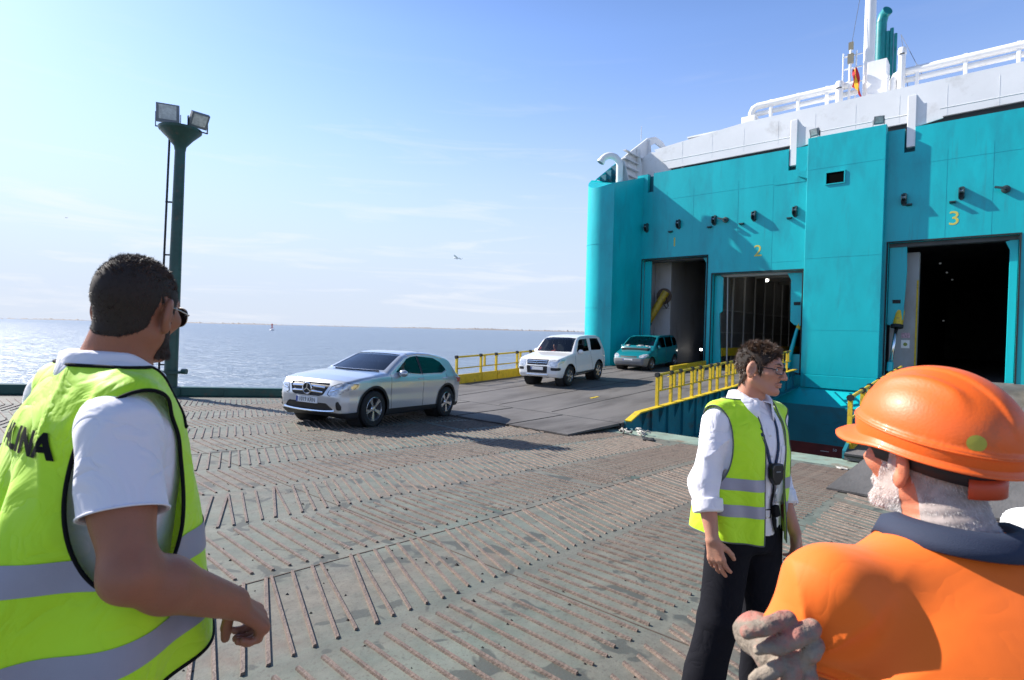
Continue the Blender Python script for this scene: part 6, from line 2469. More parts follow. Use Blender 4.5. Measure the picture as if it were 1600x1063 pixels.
def eyes(p):
    for s in (-1, 1):
        c = p.fromh((s * 0.032, 0.0755, 0.007))
        mb = MB(); mb.lathe([(0.0001, -0.0112), (0.0075, -0.0083), (0.0110, -0.002), (0.0112, 0.0), (0.0110, 0.002), (0.0075, 0.0083), (0.0001, 0.0112)], Vector(map(float, c)), 14)
        e = mb.build('eye', M_EYE, p.e, smooth=True)


def specs(p, m_frame, m_lens, w, h, thick, rim=True, drop=0.0, round_=0.5, y0=0.104):
    """glasses on the head: two lenses with rims, bridge, temples to the ears"""
    g = None
    for s in (-1, 1):
        c = (s * 0.0335, y0, 0.004 - drop)
        ring = []
        for k in range(28):
            t = 2 * math.pi * k / 28
            cx, cz = math.cos(t), math.sin(t)
            q = 2.0 / (2.0 + 2.5 * (1 - round_))
            x = math.copysign(abs(cx) ** q, cx) * w; z = math.copysign(abs(cz) ** q, cz) * h
            ring.append(p.fromh((c[0] + x, c[1] - 0.010 * ((c[0] + x) / 0.06) ** 2 * 1.6, c[2] + z)))
        ring = [Vector(map(float, r)) for r in ring]
        mb = MB(); mb.tube(ring + [ring[0]], thick, 6, cap=False)
        o = mb.build('glasses' if g is None else 'rim', m_frame, p.e if g is None else g, smooth=True)
        g = g or o
        mb = MB(); cc = sum(ring, Vector()) / len(ring); mb.add([cc] + ring, [(0, i + 1, (i + 1) % 28 + 1) for i in range(28)]); mb.build('lens', m_lens, g, smooth=True, fix=False)
        mb = MB()
        pts = [p.fromh(q) for q in ((c[0] + s * w, y0 - 0.018, 0.008 - drop), (s * 0.074, y0 - 0.030, 0.010 - drop), (s * 0.080, 0.03, 0.012), (s * 0.081, -0.012, 0.016), (s * 0.080, -0.030, -0.004))]
        mb.tube([Vector(map(float, q)) for q in pts], thick * 1.1, 6); mb.build('temple', m_frame, g, smooth=True)
    mb = MB()
    mb.tube([Vector(map(float, p.fromh(q))) for q in ((-0.0335 + w * 0.9, y0 + 0.001, 0.008 - drop), (0, y0 + 0.006, 0.012 - drop), (0.0335 - w * 0.9, y0 + 0.001, 0.008 - drop))], thick, 6); mb.build('bridge', m_frame, g, smooth=True)
    return g


eyes(m1)
specs(m1, M_METAL, M_LENSD, 0.030, 0.024, 0.0012, drop=0.004, round_=0.85, y0=0.110)
# ---- man in the middle: open hi-vis vest, white shirt, glasses, lanyard and radio
m2 = Person(on_deck(1.050, 2.52, R(-67)) @ Matrix.Scale(0.985, 4), 'man with glasses in open yellow vest and white shirt, standing in the middle')
m2.head_frame((-0.012, 0.040, 1.622), R(22), R(-4), R(-2), 0.96, 1.0)
SK2 = skin_mat('fair_skin', (0.47, 0.245, 0.165), (1.08, 0.86, 0.80))
m2_sh = ((-0.172, -0.02, 1.388), (0.172, -0.02, 1.385))
m2_el = ((-0.225, -0.045, 1.105), (0.252, 0.000, 1.105))
m2_wr = ((-0.205, 0.10, 0.885), (0.268, 0.085, 0.880))
m2_hr = place_prims(hand_prims(-1, (0.30, 0.24, 0.26, 0.30), 0.10, (0.35, 0.45), 1.05), m2_wr[1], (-0.16, 0.16, -1.0), (0.80, 0.30, 0.05))
m2_hl = place_prims(hand_prims(1, (0.40, 0.50, 0.55, 0.60), 0.08), m2_wr[0], (0.05, 0.22, -0.95), (-0.85, 0.25, 0.1))


def m2_body(P):
    d = loft(P, [(z, cx, cy, rx - 0.012, ry - 0.012) for z, cx, cy, rx, ry in TORSO])
    d = smin(d, cone(P, (0, -0.030, 1.44), m2.fromh((0, -0.022, -0.05)), 0.060, 0.054), 0.03)
    d = smin(d, cone(P, m2.fromh((0, 0.018, -0.105)), m2.fromh((0, 0.022, -0.13)), 0.012, 0.012), 0.02)
    d = smin(d, m2.head_f(P), 0.018)
    for s in (0, 1):
        a, b, c = m2_sh[s], m2_el[s], m2_wr[s]
        d = smin(d, cone(P, a, b, 0.048, 0.040), 0.02)
        mid = np.array(b) * 0.70 + np.array(c) * 0.30
        d = smin(d, cone(P, b, mid, 0.040, 0.041), 0.02)
        d = smin(d, cone(P, mid, c, 0.041, 0.026), 0.02)
    d = smin(d, hand_sdf(P, m2_hr), 0.012)
    d = smin(d, hand_sdf(P, m2_hl), 0.012)
    return d


m2.body_f = m2_body
m2.mesh('body', m2_body, (-0.33, -0.2, 0.64), (0.36, 0.28, 1.78), 0.0047, SK2)


def m2_shirt(P):
    d = loft(P, [(z, cx, cy, rx + 0.006, ry + 0.006) for z, cx, cy, rx, ry in TORSO])
    for s in (0, 1):
        sx = -1 if s == 0 else 1
        d = smin(d, cone(P, (sx * 0.06, -0.022, 1.435), m2_sh[s], 0.046, 0.055), 0.03)
        d = smin(d, cone(P, m2_sh[s], m2_el[s], 0.056, 0.056), 0.025)
        c = np.array(m2_el[s]) * 0.45 + np.array(m2_wr[s]) * 0.55
        d = smin(d, cone(P, m2_el[s], c, 0.060, 0.052), 0.03)
    wr = gate(np.abs(P[:, 0]), 0.14, 0.20)
    d = d - wrinkle(P, wr, (0.8, 0.5, 0.7), 34, 0.009, seed=31, sharp=2.4) - wrinkle(P, 1 - wr, (1, 0.2, 0.5), 34, 0.005, seed=33, sharp=3)
    return d + 0.003 * sines(P, 17, 35)


def along(a, b, t, tilt=(0, 0, 0), rad=0.085, far=1.6):
    a, b = np.array(a), np.array(b)
    ax = (b - a) / np.linalg.norm(b - a)
    c = a + (b - a) * t
    n = ax + np.array(tilt); n = (n / np.linalg.norm(n)).astype(np.float32)
    e2 = a + (b - a) * far
    return lambda P: np.minimum((P - vec(*c)) @ n, -cone(P, c - ax * 0.02, e2, rad, rad))


o, V, F, N = m2.sheet('shirt', m2_shirt, (-0.34, -0.22, 0.80), (0.36, 0.24, 1.56), 0.0062, M_WSHIRT,
                      [along(m2_el[1], m2_wr[1], 0.50), along(m2_el[0], m2_wr[0], 0.55), lambda P: np.minimum(P[:, 2] - 1.38, -(np.hypot(P[:, 0], P[:, 1] + 0.014 - 0.35 * np.maximum(0, 1.46 - P[:, 2])) - 0.062)), lambda P: 0.885 - P[:, 2]], 0.003)
m2_shirt_o = o
for s in (0, 1):                                        # rolled cuffs
    a, b = np.array(m2_el[s]), np.array(m2_wr[s])
    q0, q1 = a + (b - a) * 0.30, a + (b - a) * 0.54
    f_ = lambda P, c0=q0, c1=q1: smax(cone(P, c0 - (c1 - c0) * 0.5, c1 + (c1 - c0) * 0.5, 0.0665, 0.0600) - wrinkle(P, 1.0, (0.6, 0.5, 0.7), 50, 0.004, seed=40 + s, sharp=2),
                                  np.abs((P - vec(*((c0 + c1) / 2))) @ vec(*((c1 - c0) / np.linalg.norm(c1 - c0)))) - float(np.linalg.norm(c1 - c0)) / 2, 0.008)
    m2.mesh('cuff', f_, tuple(np.minimum(q0, q1) - 0.10), tuple(np.maximum(q0, q1) + 0.10), 0.006, M_WSHIRT, o)
collar(m2, 'collar', M_WSHIRT, (0.0, 0, 0), None, 0.068, 0, 1.435, 1.518, -0.014, 0.34, 0.034, 0.05, fold=0.066)
# placket, buttons and pocket
def on_front(x, z, f, off):
    ys = np.arange(0.26, 0.0, -0.002, dtype=np.float32)
    P = np.stack([np.full_like(ys, x), ys, np.full_like(ys, z)], 1)
    return Vector((x, float(ys[np.argmax(f(P) < 0)]) + off, z))


mb = MB()
rows = [[on_front(x, z, m2_shirt, 0.002) for x in (-0.016, -0.005, 0.006, 0.016)] for z in np.linspace(1.36, 0.90, 24)]
mb.grid(rows); mb.build('placket', M_WSHIRT, o, smooth=True)
for z in (1.33, 1.24, 1.15, 1.06, 0.97):
    c = on_front(0, z, m2_shirt, 0.004)
    mb = MB(); mb.lathe([(0.0, 0.002), (0.005, 0.002), (0.0055, 0)], c, 10, 'y'); mb.build('button', M_EYE, o)
mb = MB()
rows = [[on_front(-0.060 - 0.045 * k, z, m2_shirt, 0.004) for k in np.linspace(0, 2.0, 7)] for z in np.linspace(1.285, 1.165, 8)]
mb.grid(rows); mb.build('pocket', M_WSHIRT, o, smooth=True)


def m2_vest_f(P):
    z = P[:, 2]
    st = [(0.72, 0.0, -0.040, 0.222, 0.192), (0.85, 0.0, -0.036, 0.219, 0.186), (1.0, 0, -0.028, 0.214, 0.172), (1.15, 0, -0.018, 0.212, 0.158), (1.28, 0, -0.012, 0.204, 0.146), (1.38, 0, -0.014, 0.188, 0.124), (1.445, 0, -0.020, 0.132, 0.094), (1.50, 0, -0.022, 0.074, 0.070)]
    d = loft(P, st)
    for s in (-1, 1):
        d = smin(d, cone(P, (s * 0.06, -0.022, 1.438), (s * 0.172, -0.02, 1.412), 0.060, 0.062), 0.03)
    th = np.arctan2(P[:, 0], P[:, 1])
    low = gate(z, 1.34, 1.02)
    d = d + low * 0.010 * np.cos(th * 7 + 0.9 * np.sin(z * 8 + 1)) + 0.002 * sines(P, 14, 55)
    return d - wrinkle(P, gate(z, 1.1, 1.3) * 0.6, (1, 0.3, 0.5), 30, 0.005, seed=57, sharp=3)


def m2_open(P):
    """front opening: narrow at the neck, wide at the hem"""
    w = np.interp(P[:, 2], [0.7, 0.9, 1.2, 1.36, 1.45], [0.085, 0.080, 0.072, 0.082, 0.085])
    return np.where(P[:, 1] > 0.0, (w - 0.012 * (P[:, 0] > 0)) - np.abs(P[:, 0] + 0.025), -0.05)


o, V, F, N = m2.sheet('hi_vis_vest', m2_vest_f, (-0.32, -0.28, 0.70), (0.32, 0.24, 1.56), 0.0062, M_HIVIS,
                      [hem(0.865, 0.0, -0.06), armhole(1, (0.225, 0.0, 1.265), (0.100, 0.092, 0.185)), armhole(-1, (0.225, 0.0, 1.265), (0.100, 0.092, 0.185)), m2_open,
                       lambda P: -(np.hypot(P[:, 0], P[:, 1] + 0.004) - 0.086) - 1.0 * (P[:, 2] < 1.40), lambda P: P[:, 2] - 1.48], 0.003)
m2_vest = o
m2.piping(V, F, N, 0.0030, M_PIPEG, o, 'piping')
for z0 in (1.110, 0.995):
    fz = lambda P, z0=z0: P[:, 2] - (z0 + 0.02 * P[:, 1])
    bd = None
    a = cut(V + N * 0.0022, F, (fz(V) - 0.026).astype(np.float32))
    a = cut(a[0], a[1], (-fz(a[0]) - 0.026).astype(np.float32))
    for lo_, hi_ in ((-1.0, -0.02), (-0.02, 1.0)):       # the vest is open: left and right halves joined at the back are one strip
        pass
    mesh_obj('reflective_band', a[0], a[1], M_REFL, o, True)
legs(m2, 0.90, M_NAVY, knee=((-0.105, 0.03, 0.49), (0.135, 0.010, 0.49)), ankle=((-0.12, 0.02, 0.085), (0.190, -0.05, 0.085)), r=(0.100, 0.086, 0.084), fold=0.006, h=0.0075)
# belt with buckle
mb = MB()
mb.grid([[(0.163 * math.cos(t) * k, 0.117 * math.sin(t) * k, z) for t in np.linspace(0, 2 * math.pi, 41)] for z, k in ((0.965, 0.99), (0.970, 1.0), (1.0, 1.0), (1.005, 0.99))])
belt = mb.build('belt', mat('belt_leather', (0.012, 0.010, 0.010), 0.4), m2.e, smooth=True)
mb = MB()
for a, b in (((-0.022, 0.967), (0.022, 0.967)), ((-0.022, 1.003), (0.022, 1.003)), ((-0.022, 0.967), (-0.022, 1.003)), ((0.022, 0.967), (0.022, 1.003))):
    mb.bar((a[0], 0.121, a[1]), (b[0], 0.121, b[1]), 0.006, 0.005, (0, 1, 0))
mb.build('buckle', M_CHROME, belt)
# hair: thick, wavy, brown
M_HAIR2 = mat('brown_hair', (0.11, 0.062, 0.037), 0.42, var=0.5, scale=40)
M_CAP2 = mat('brown_root', (0.020, 0.012, 0.008), 0.8)
m2.hair('hair', lambda P: hair_region(P, 0.074, -0.085, 0.034, 0.0, 0.076), 30000, lambda P: 0.011 + 0.014 * top1(P) + 0.004 * gate(P[:, 1], 0.0, -0.08), 0.0009, M_HAIR2,
        lambda P: np.stack([0.25 * np.sign(P[:, 0]), 0.25 + 0.25 * gate(P[:, 2], 0.05, 0.1), -0.85 + 0.95 * gate(P[:, 2], 0.02, 0.1)], 1), 0.20, 61, 0.6, 0.008, M_CAP2, 0.45, 0.009)
eyes(m2)
for s in (-1, 1):                                       # eyebrows
    mb = MB(); mb.tube([Vector(map(float, m2.fromh(q))) for q in ((s * 0.016, 0.0985, 0.030), (s * 0.032, 0.0925, 0.036), (s * 0.048, 0.078, 0.031))], [0.003, 0.0036, 0.002], 6); mb.build('eyebrow', M_HAIR2, m2.e, smooth=True)
mb = MB()
mb.tube([Vector(map(float, m2.fromh(q))) for q in ((-0.021, 0.0905, -0.0625), (0, 0.1005, -0.0620), (0.021, 0.0905, -0.0625))], [0.0012, 0.0022, 0.0012], 6)
mb.build('lips', mat('lips', (0.33, 0.12, 0.10), 0.45), m2.e, smooth=True)
specs(m2, mat('black_frame', (0.010, 0.010, 0.012), 0.3), glass('spectacle_glass', (0.95, 0.97, 0.97), 0.95, 0.03, 1.15), 0.0255, 0.0155, 0.0021, round_=0.35, y0=0.106)

# lanyard, radio with its cable, pen chain and clip
M_LAN = mat('lanyard_navy', (0.010, 0.030, 0.075), 0.7, var=0.5, scale=40)


def tape(p, name, pts, w, f, m, parent, off=0.004):
    """flat ribbon laid over the chest through (x, z) points"""
    Ps = []
    for a, b in zip(pts[:-1], pts[1:]):
        n = max(2, int(math.hypot(b[0] - a[0], b[1] - a[1]) / 0.012))
        Ps += [(a[0] + (b[0] - a[0]) * k / n, a[1] + (b[1] - a[1]) * k / n) for k in range(n)]
    Ps.append(pts[-1])
    rows = []
    for i, (x, z) in enumerate(Ps):
        x2, z2 = Ps[min(i + 1, len(Ps) - 1)]; x1, z1 = Ps[max(i - 1, 0)]
        l = math.hypot(x2 - x1, z2 - z1) or 1
        nx, nz = -(z2 - z1) / l, (x2 - x1) / l
        rows.append([on_front(x + nx * w / 2, z + nz * w / 2, f, off), on_front(x - nx * w / 2, z - nz * w / 2, f, off)])
    mb = MB(); mb.grid(rows)
    o_ = mb.build(name, m, parent, smooth=True)
    md = o_.modifiers.new('t', 'SOLIDIFY'); md.thickness = 0.002
    return o_


rd = empty('radio', m2.e.matrix_world @ Matrix.Translation((-0.015, 0.14, 1.17)), 'black handheld radio on a blue lanyard, hanging on the chest of the middle man', 'radio')
ro = Vector((-0.015, 0.14, 1.17))


def rel(o_):
    for v in o_.data.vertices:
        v.co -= ro
    return o_


both = lambda P: np.minimum(m2_shirt(P), 9)
rel(tape(m2, 'lanyard', [(0.070, 1.44), (0.062, 1.38), (0.030, 1.28), (0.004, 1.205)], 0.016, both, M_LAN, rd, 0.006))
rel(tape(m2, 'lanyard', [(-0.055, 1.41), (-0.050, 1.35), (-0.040, 1.27), (-0.026, 1.205)], 0.014, both, M_LAN, rd, 0.006))
c = on_front(-0.012, 1.17, both, 0.02)
mb = MB(); mb.prism([(-0.036, 0.02), (-0.030, 0.042), (0.026, 0.042), (0.034, 0.02), (0.030, -0.022), (0.010, -0.050), (-0.014, -0.050), (-0.032, -0.022)], 'y', -0.016, 0.016)
ob = mb.build('radio_body', mat('radio_black', (0.008, 0.008, 0.009), 0.35), rd, bevel=0.006)
for v in ob.data.vertices: v.co += c - ro
mb = MB(); mb.box((-0.012, 0.0165, 0.006), (0.014, 0.0175, 0.011)); ob2 = mb.build('radio_label', M_LGREY, rd)
for v in ob2.data.vertices: v.co += c - ro
rel(tape(m2, 'cable', [(-0.014, 1.125), (-0.022, 1.08), (-0.016, 1.03), (-0.028, 0.985)], 0.014, both, M_PIPE, rd, 0.008))
rel(tape(m2, 'strap', [(-0.028, 1.00), (-0.045, 0.93), (-0.062, 0.90)], 0.024, both, M_PIPE, rd, 0.012))
mb = MB()
cp = on_front(-0.036, 1.0, both, 0.02)
mb.obox(cp, (0.030, 0.022, 0.050), Matrix.Rotation(0.3, 3, 'Y')); rel(mb.build('clip', M_PIPE, rd, bevel=0.004))
mb = MB()
for k in range(9):                                       # key chain
    z = 1.115 - 0.013 * k
    q = on_front(-0.040 - 0.004 * math.sin(k * 1.3), z, both, 0.012)
    mb.tube([q + Vector((0.004 * math.cos(t), 0.002 * math.sin(t + k), 0.008 * math.sin(t))) for t in np.linspace(0, 6.283, 8)], 0.0012, 4, cap=False)
rel(mb.build('key_chain', M_CHROME, rd))
rel(tape(m2, 'badge', [(-0.062, 1.13), (-0.070, 1.03)], 0.055, both, mat('badge_card', (0.55, 0.57, 0.55), 0.3), rd, 0.009))
# ---- man on the right, seen from behind: orange helmet and polo, arms folded, work gloves
m3 = Person(on_deck(0.715, 0.83, R(80)) @ Matrix.Scale(0.95, 4), 'grey bearded man in orange helmet and orange polo, arms folded, nearest at the right')
m3.head_frame((-0.030, 0.140, 1.535), R(30), R(3), R(-4), 1.0, 1.04)
SK3 = skin_mat('ruddy_skin', (0.56, 0.215, 0.125), (1.05, 0.80, 0.70))
m3_sh = ((-0.242, 0.0, 1.308), (0.242, 0.0, 1.308))
m3_el = ((-0.315, 0.025, 1.06), (0.315, 0.025, 1.06))
m3_wr = ((0.02, 0.235, 1.10), (-0.250, 0.115, 1.185))
TORSO3 = [(0.80, 0, -0.05, 0.185, 0.145), (0.92, 0, -0.045, 0.195, 0.158), (1.04, 0, -0.03, 0.200, 0.158), (1.15, 0, -0.006, 0.212, 0.152), (1.25, 0, 0.025, 0.222, 0.142), (1.32, 0, 0.055, 0.205, 0.120), (1.375, 0, 0.08, 0.140, 0.092), (1.42, 0, 0.10, 0.078, 0.070)]


def m3_body(P):
    d = loft(P, [(z, cx, cy, rx - 0.014, ry - 0.014) for z, cx, cy, rx, ry in TORSO3])
    nk = cone(P, (0, 0.080, 1.35), m3.fromh((0, -0.020, -0.05)), 0.076, 0.066)
    d = smin(d, nk, 0.03)
    d = smin(d, m3.head_f(P), 0.022)
    # skin folds on the nape
    Q = m3.toh(P)
    m = (np.abs(Q).max(1) < 0.2)
    fold = np.zeros(len(P), dtype=np.float32)
    fold[m] = 0.0007 * np.sin((Q[m, 2] + 0.25 * Q[m, 1]) * 300) * gate(Q[m, 2], -0.055, -0.075) * gate(Q[m, 2], -0.13, -0.11)
    d = d + fold
    for s in (0, 1):
        a, b, c = m3_sh[s], m3_el[s], m3_wr[s]
        d = smin(d, cone(P, a, b, 0.056, 0.046), 0.02)
        d = smin(d, cone(P, b, c, 0.044, 0.032), 0.02)
    return d


m3.body_f = m3_body
m3.mesh('body', m3_body, (-0.36, -0.2, 0.80), (0.36, 0.34, 1.78), 0.0048, SK3)
M_ORANGE = mat('orange_polo', (1.0, 0.165, 0.003), 0.68, bump=0.06, bscale=800, var=0.03, scale=5, sheen=0.15, crease=(5, 0.07))
M_NAVYC = mat('navy_collar', (0.020, 0.030, 0.062), 0.8, bump=0.2, bscale=600)


def m3_shirt(P):
    d = loft(P, [(z, cx, cy, rx + 0.010, ry + 0.010) for z, cx, cy, rx, ry in TORSO3])
    for s in (0, 1):
        sx = -1 if s == 0 else 1
        d = smin(d, cone(P, (sx * 0.05, 0.058, 1.338), (sx * 0.225, 0.003, 1.308), 0.070, 0.070), 0.04)
        e = np.array(m3_sh[s]) * 0.45 + np.array(m3_el[s]) * 0.55
        d = smin(d, cone(P, m3_sh[s], e, 0.070, 0.078), 0.04)
    x, z = P[:, 0], P[:, 2]
    ax = gate(np.abs(x), 0.05, 0.16) * gate(z, 1.34, 1.20) * gate(P[:, 1], 0.10, -0.05)
    # folds fan out from the folded arms across the back
    cx = np.sign(x) * 0.30
    an = np.arctan2(z - 1.10, np.abs(x - cx) + 0.02)
    d = d - ax * 0.006 * (1 - np.abs(np.sin(an * 4.2 + 0.9 * sines(P, 5, 72)))) ** 1.6
    # pulled cloth running from the gripped arm across the back
    gx, gz = x + 0.29, z - 1.215
    rr = np.hypot(gx, gz)
    an2 = np.arctan2(gz, gx)
    d = d - 0.007 * gate(rr, 0.30, 0.07) * gate(rr, 0.0, 0.05) * gate(P[:, 1], 0.06, -0.03) * (1 - np.abs(np.sin(an2 * 3.4 + 0.5 + 0.8 * sines(P, 6, 77)))) ** 1.8
    d = d - wrinkle(P, gate(np.abs(x), 0.16, 0.24) * 0.8, (0.8, 0.4, 0.4), 18, 0.005, seed=74, sharp=1.6) + 0.003 * sines(P, 13, 75)
    return d


o, V, F, N = m3.sheet('polo_shirt', m3_shirt, (-0.42, -0.24, 0.80), (0.42, 0.26, 1.56), 0.0062, M_ORANGE,
                      [along(m3_sh[0], m3_el[0], 0.42, (0, 0, 0), 0.10, 1.5), along(m3_sh[1], m3_el[1], 0.42, (0, 0, 0), 0.10, 1.5), lambda P: np.minimum(P[:, 2] - 1.33, -(np.hypot(P[:, 0], P[:, 1] - 0.088) - 0.074)), lambda P: 0.88 - P[:, 2]], 0.004)
m3.piping(V, F, N, 0.003, M_ORANGE, o, 'hem', 0.001, keep=lambda c, P: abs(c[0]) > 0.15)
collar(m3, 'collar', M_NAVYC, (0.0, 0, 0), None, 0.086, 0, 1.350, 1.432, 0.092, 0.40, 0.036, 0.10, fold=0.036, t=0.006)
# forearm sleeves: grey band, then navy
for s in (0, 1):
    a, b = np.array(m3_el[s]), np.array(m3_wr[s])
    for nm, m, t0, t1, r0, r1 in (('sleeve_band', mat('sleeve_grey', (0.33, 0.34, 0.42), 0.6, bump=0.1, bscale=300), -0.22, 0.18, 0.058, 0.056), ('sleeve', mat('sleeve_navy', (0.018, 0.035, 0.10), 0.75, bump=0.15, bscale=300), 0.18, 0.86, 0.060, 0.046)):
        q0, q1 = a + (b - a) * t0, a + (b - a) * t1
        ax_ = (q1 - q0) / np.linalg.norm(q1 - q0)
        hl = float(np.linalg.norm(q1 - q0)) / 2
        f_ = lambda P, c0=q0, c1=q1, ax_=ax_, hl=hl, r0=r0, r1=r1: smax(cone(P, c0 - ax_ * 0.03, c1 + ax_ * 0.03, r0, r1) - wrinkle(P, 1.0, (0.5, 0.6, 0.6), 55, 0.005, seed=80, sharp=2), np.abs((P - vec(*((c0 + c1) / 2))) @ ax_.astype(np.float32)) - hl, 0.01)
        m3.mesh(nm, f_, tuple(np.minimum(q0, q1) - 0.12), tuple(np.maximum(q0, q1) + 0.12), 0.008, m)
legs(m3, 0.90, M_NAVY, pelvis=(0.180, 0.140), h=0.010)
# work gloves: the right one grips the left arm from outside
M_GLOVE = mat('work_glove', (0.34, 0.275, 0.21), 0.85, col2=(0.10, 0.08, 0.065), scale=12, bump=0.5, bscale=60, stain=(0.50, 0.13, 0.10), stain_amt=0.5, stain_scale=13)
G3 = (((-0.397, -0.095, 1.261), (-0.333, -0.085, 1.287), 0.0142), ((-0.354, -0.095, 1.245), (-0.297, -0.085, 1.277), 0.0172), ((-0.308, -0.088, 1.225), (-0.291, -0.085, 1.253), 0.0152), ((-0.378, -0.090, 1.233), (-0.356, -0.090, 1.243), 0.0101),
      ((-0.38, -0.090, 1.183), (-0.328, -0.082, 1.224), 0.0121), ((-0.334, -0.090, 1.171), (-0.319, -0.085, 1.228), 0.0131), ((-0.299, -0.084, 1.173), (-0.301, -0.080, 1.224), 0.0131))


def glove3(P):
    d = ell(P, (-0.315, -0.040, 1.205), (0.042, 0.046, 0.052))
    out = None
    for a, b, r_ in G3:
        m_ = (np.array(a) + np.array(b)) / 2 + np.array([0, -0.008, 0.004])
        c_ = smin(cone(P, a, m_, r_ * 0.84, r_ * 0.93), cone(P, m_, b, r_ * 0.93, r_ * 0.88), 0.003)
        out = c_ if out is None else smin(out, c_, 0.0015)
    d = smin(d, out, 0.008)
    d = smin(d, cone(P, (-0.255, 0.120, 1.188), (-0.350, 0.040, 1.200), 0.034, 0.032), 0.02)      # back of the hand round the arm
    d = smin(d, cone(P, (-0.350, 0.040, 1.200), (-0.335, -0.040, 1.208), 0.032, 0.034), 0.02)
    return d - wrinkle(P, 1.0, (0.5, 0.4, 0.75), 70, 0.0022, seed=90, sharp=1.3) + 0.0012 * sines(P, 60, 91)


m3.mesh('glove', glove3, (-0.46, -0.16, 1.10), (-0.20, 0.18, 1.34), 0.004, M_GLOVE)
pl = place_prims(hand_prims(1, 0.5, 0.15, fat=1.5), m3_wr[0], (0.9, 0.1, 0.1), (0.1, 0.9, 0.2))
m3.mesh('glove', lambda P: hand_sdf(P, pl) - 0.001, (-0.10, 0.10, 1.0), (0.26, 0.40, 1.30), 0.006, M_GLOVE)
# hair and beard, cropped grey-white
M_HAIR3 = mat('white_hair', (0.72, 0.67, 0.64), 0.5, var=0.35, scale=60)
M_CAP3 = mat('grey_root', (0.40, 0.33, 0.30), 0.8, var=0.3, scale=50)
m3.hair('hair', lambda P: hair_region(P, 0.070, -0.104, 0.036, 0.020, 0.082, 0.0), 32000, lambda P: 0.0065 + 0 * P[:, 0], 0.00045, M_HAIR3,
        lambda P: np.stack([0 * P[:, 0], -0.35 + 0 * P[:, 0], -0.75 + 0 * P[:, 0]], 1), 0.25, 101, 0.2, 0.0012, M_CAP3, 0.5)
m3.hair('beard', beard_reg(0.016, -0.004), 14000, lambda P: 0.004 + 0.003 * gate(P[:, 2], -0.04, -0.09), 0.00045, M_HAIR3,
        lambda P: np.stack([0 * P[:, 0], 0.3 + 0 * P[:, 0], -0.9 + 0 * P[:, 0]], 1), 0.25, 102, 0.3, 0.0012, M_CAP3, 0.45)
eyes(m3)

# the helmet: shell with crown ridges, brim and peak; built in the head frame
M_HELM = mat('helmet_orange', (0.88, 0.135, 0.012), 0.46, var=0.06, scale=7, coat=0.08, bump=0.05, bscale=220, stain=(0.62, 0.13, 0.03), stain_amt=0.4, stain_scale=14)
hm = empty('safety_helmet', m3.e.matrix_world @ Matrix.Translation(Vector(map(float, m3.fromh((0, -0.012, 0.05))))), 'orange safety helmet worn by the grey bearded man', 'helmet')
hm_o = np.array(m3.fromh((0, -0.012, 0.05)))
TILT = rotx(0.15)


def helm(P):
    """P in the head frame"""
    Q = (P - vec(0, -0.018, 0.060)) @ TILT
    x, y, z = Q[:, 0], Q[:, 1], Q[:, 2]
    dome = ell(Q, (0, -0.002, 0.0), (0.112, 0.139, 0.114))
    # central raised ridge and two flanking ones
    rd_ = 0.0045 * gate(np.abs(x), 0.026, 0.018) * gate(z, 0.02, 0.06)
    for s in (-1, 1):
        rd_ = rd_ + 0.0050 * np.exp(-((x - s * (0.062 + 0.10 * (0.10 - z) * 0.3)) / 0.010) ** 2) * gate(z, 0.012, 0.04) * gate(y, -0.09, -0.05) * gate(y, 0.09, 0.06)
    lip = 0.0055 * gate(z, 0.006, 0.000)
    return dome - rd_ - lip


def brim_z(P):
    Q = (P - vec(0, -0.018, 0.060)) @ TILT
    return Q


V, Q4 = nets(helm, (-0.15, -0.18, -0.08), (0.15, 0.18, 0.19), 0.0045)
F = tri(Q4)
Qh = brim_z(V)
V, F = cut(V, F, -(Qh[:, 2] + 0.030 + 0.012 * gate(Qh[:, 1], 0.02, 0.10)))
Nn = normals(helm, V, 0.004)
V2, F2 = shell(V, F, Nn, 0.003)
sh = mesh_obj('shell', m3.fromh(V2) - hm_o, F2, M_HELM, hm, True)
# brim rolled out all round, drawn into a peak over the face
rows = []
for (k, out, dz) in ((0, -0.004, 0.008), (1, 0.003, 0.001), (2, 0.30, -0.002), (3, 0.75, -0.008), (4, 1.0, -0.0135), (5, 0.97, -0.0165), (6, 0.3, -0.008), (7, -0.003, -0.004)):
    row = []
    for i in range(97):
        t = 2 * math.pi * i / 96
        ct, st = math.cos(t), math.sin(t)
        fr = max(0.0, st)
        ext = 0.010 + 0.036 * fr ** 2.2
        z = -0.026 - 0.012 * gate(np.array([0.128 * st]), 0.02, 0.10)[0]
        s_ = math.sqrt(max(0.0, 1 - (z / 0.112) ** 2))
        bx, by = 0.112 * s_ + 0.005, 0.139 * s_ + 0.005
        o_ = out * ext if k in (2, 3, 4, 5, 6) else out
        nx, ny = ct / bx, st / by
        l = math.hypot(nx, ny)
        q = np.array([bx * ct + nx / l * o_ * (1 if k else 1), by * st - 0.002 + ny / l * o_, z + dz * (0.6 + 0.9 * fr) + 0.012 * fr ** 2 * 0], dtype=np.float32)
        p_ = q @ TILT.T + vec(0, -0.018, 0.060)
        row.append(Vector(map(float, m3.fromh(p_) - hm_o)))
    rows.append(row)
mb = MB(); mb.grid(rows)
mb.build('brim', M_HELM, hm, smooth=True)
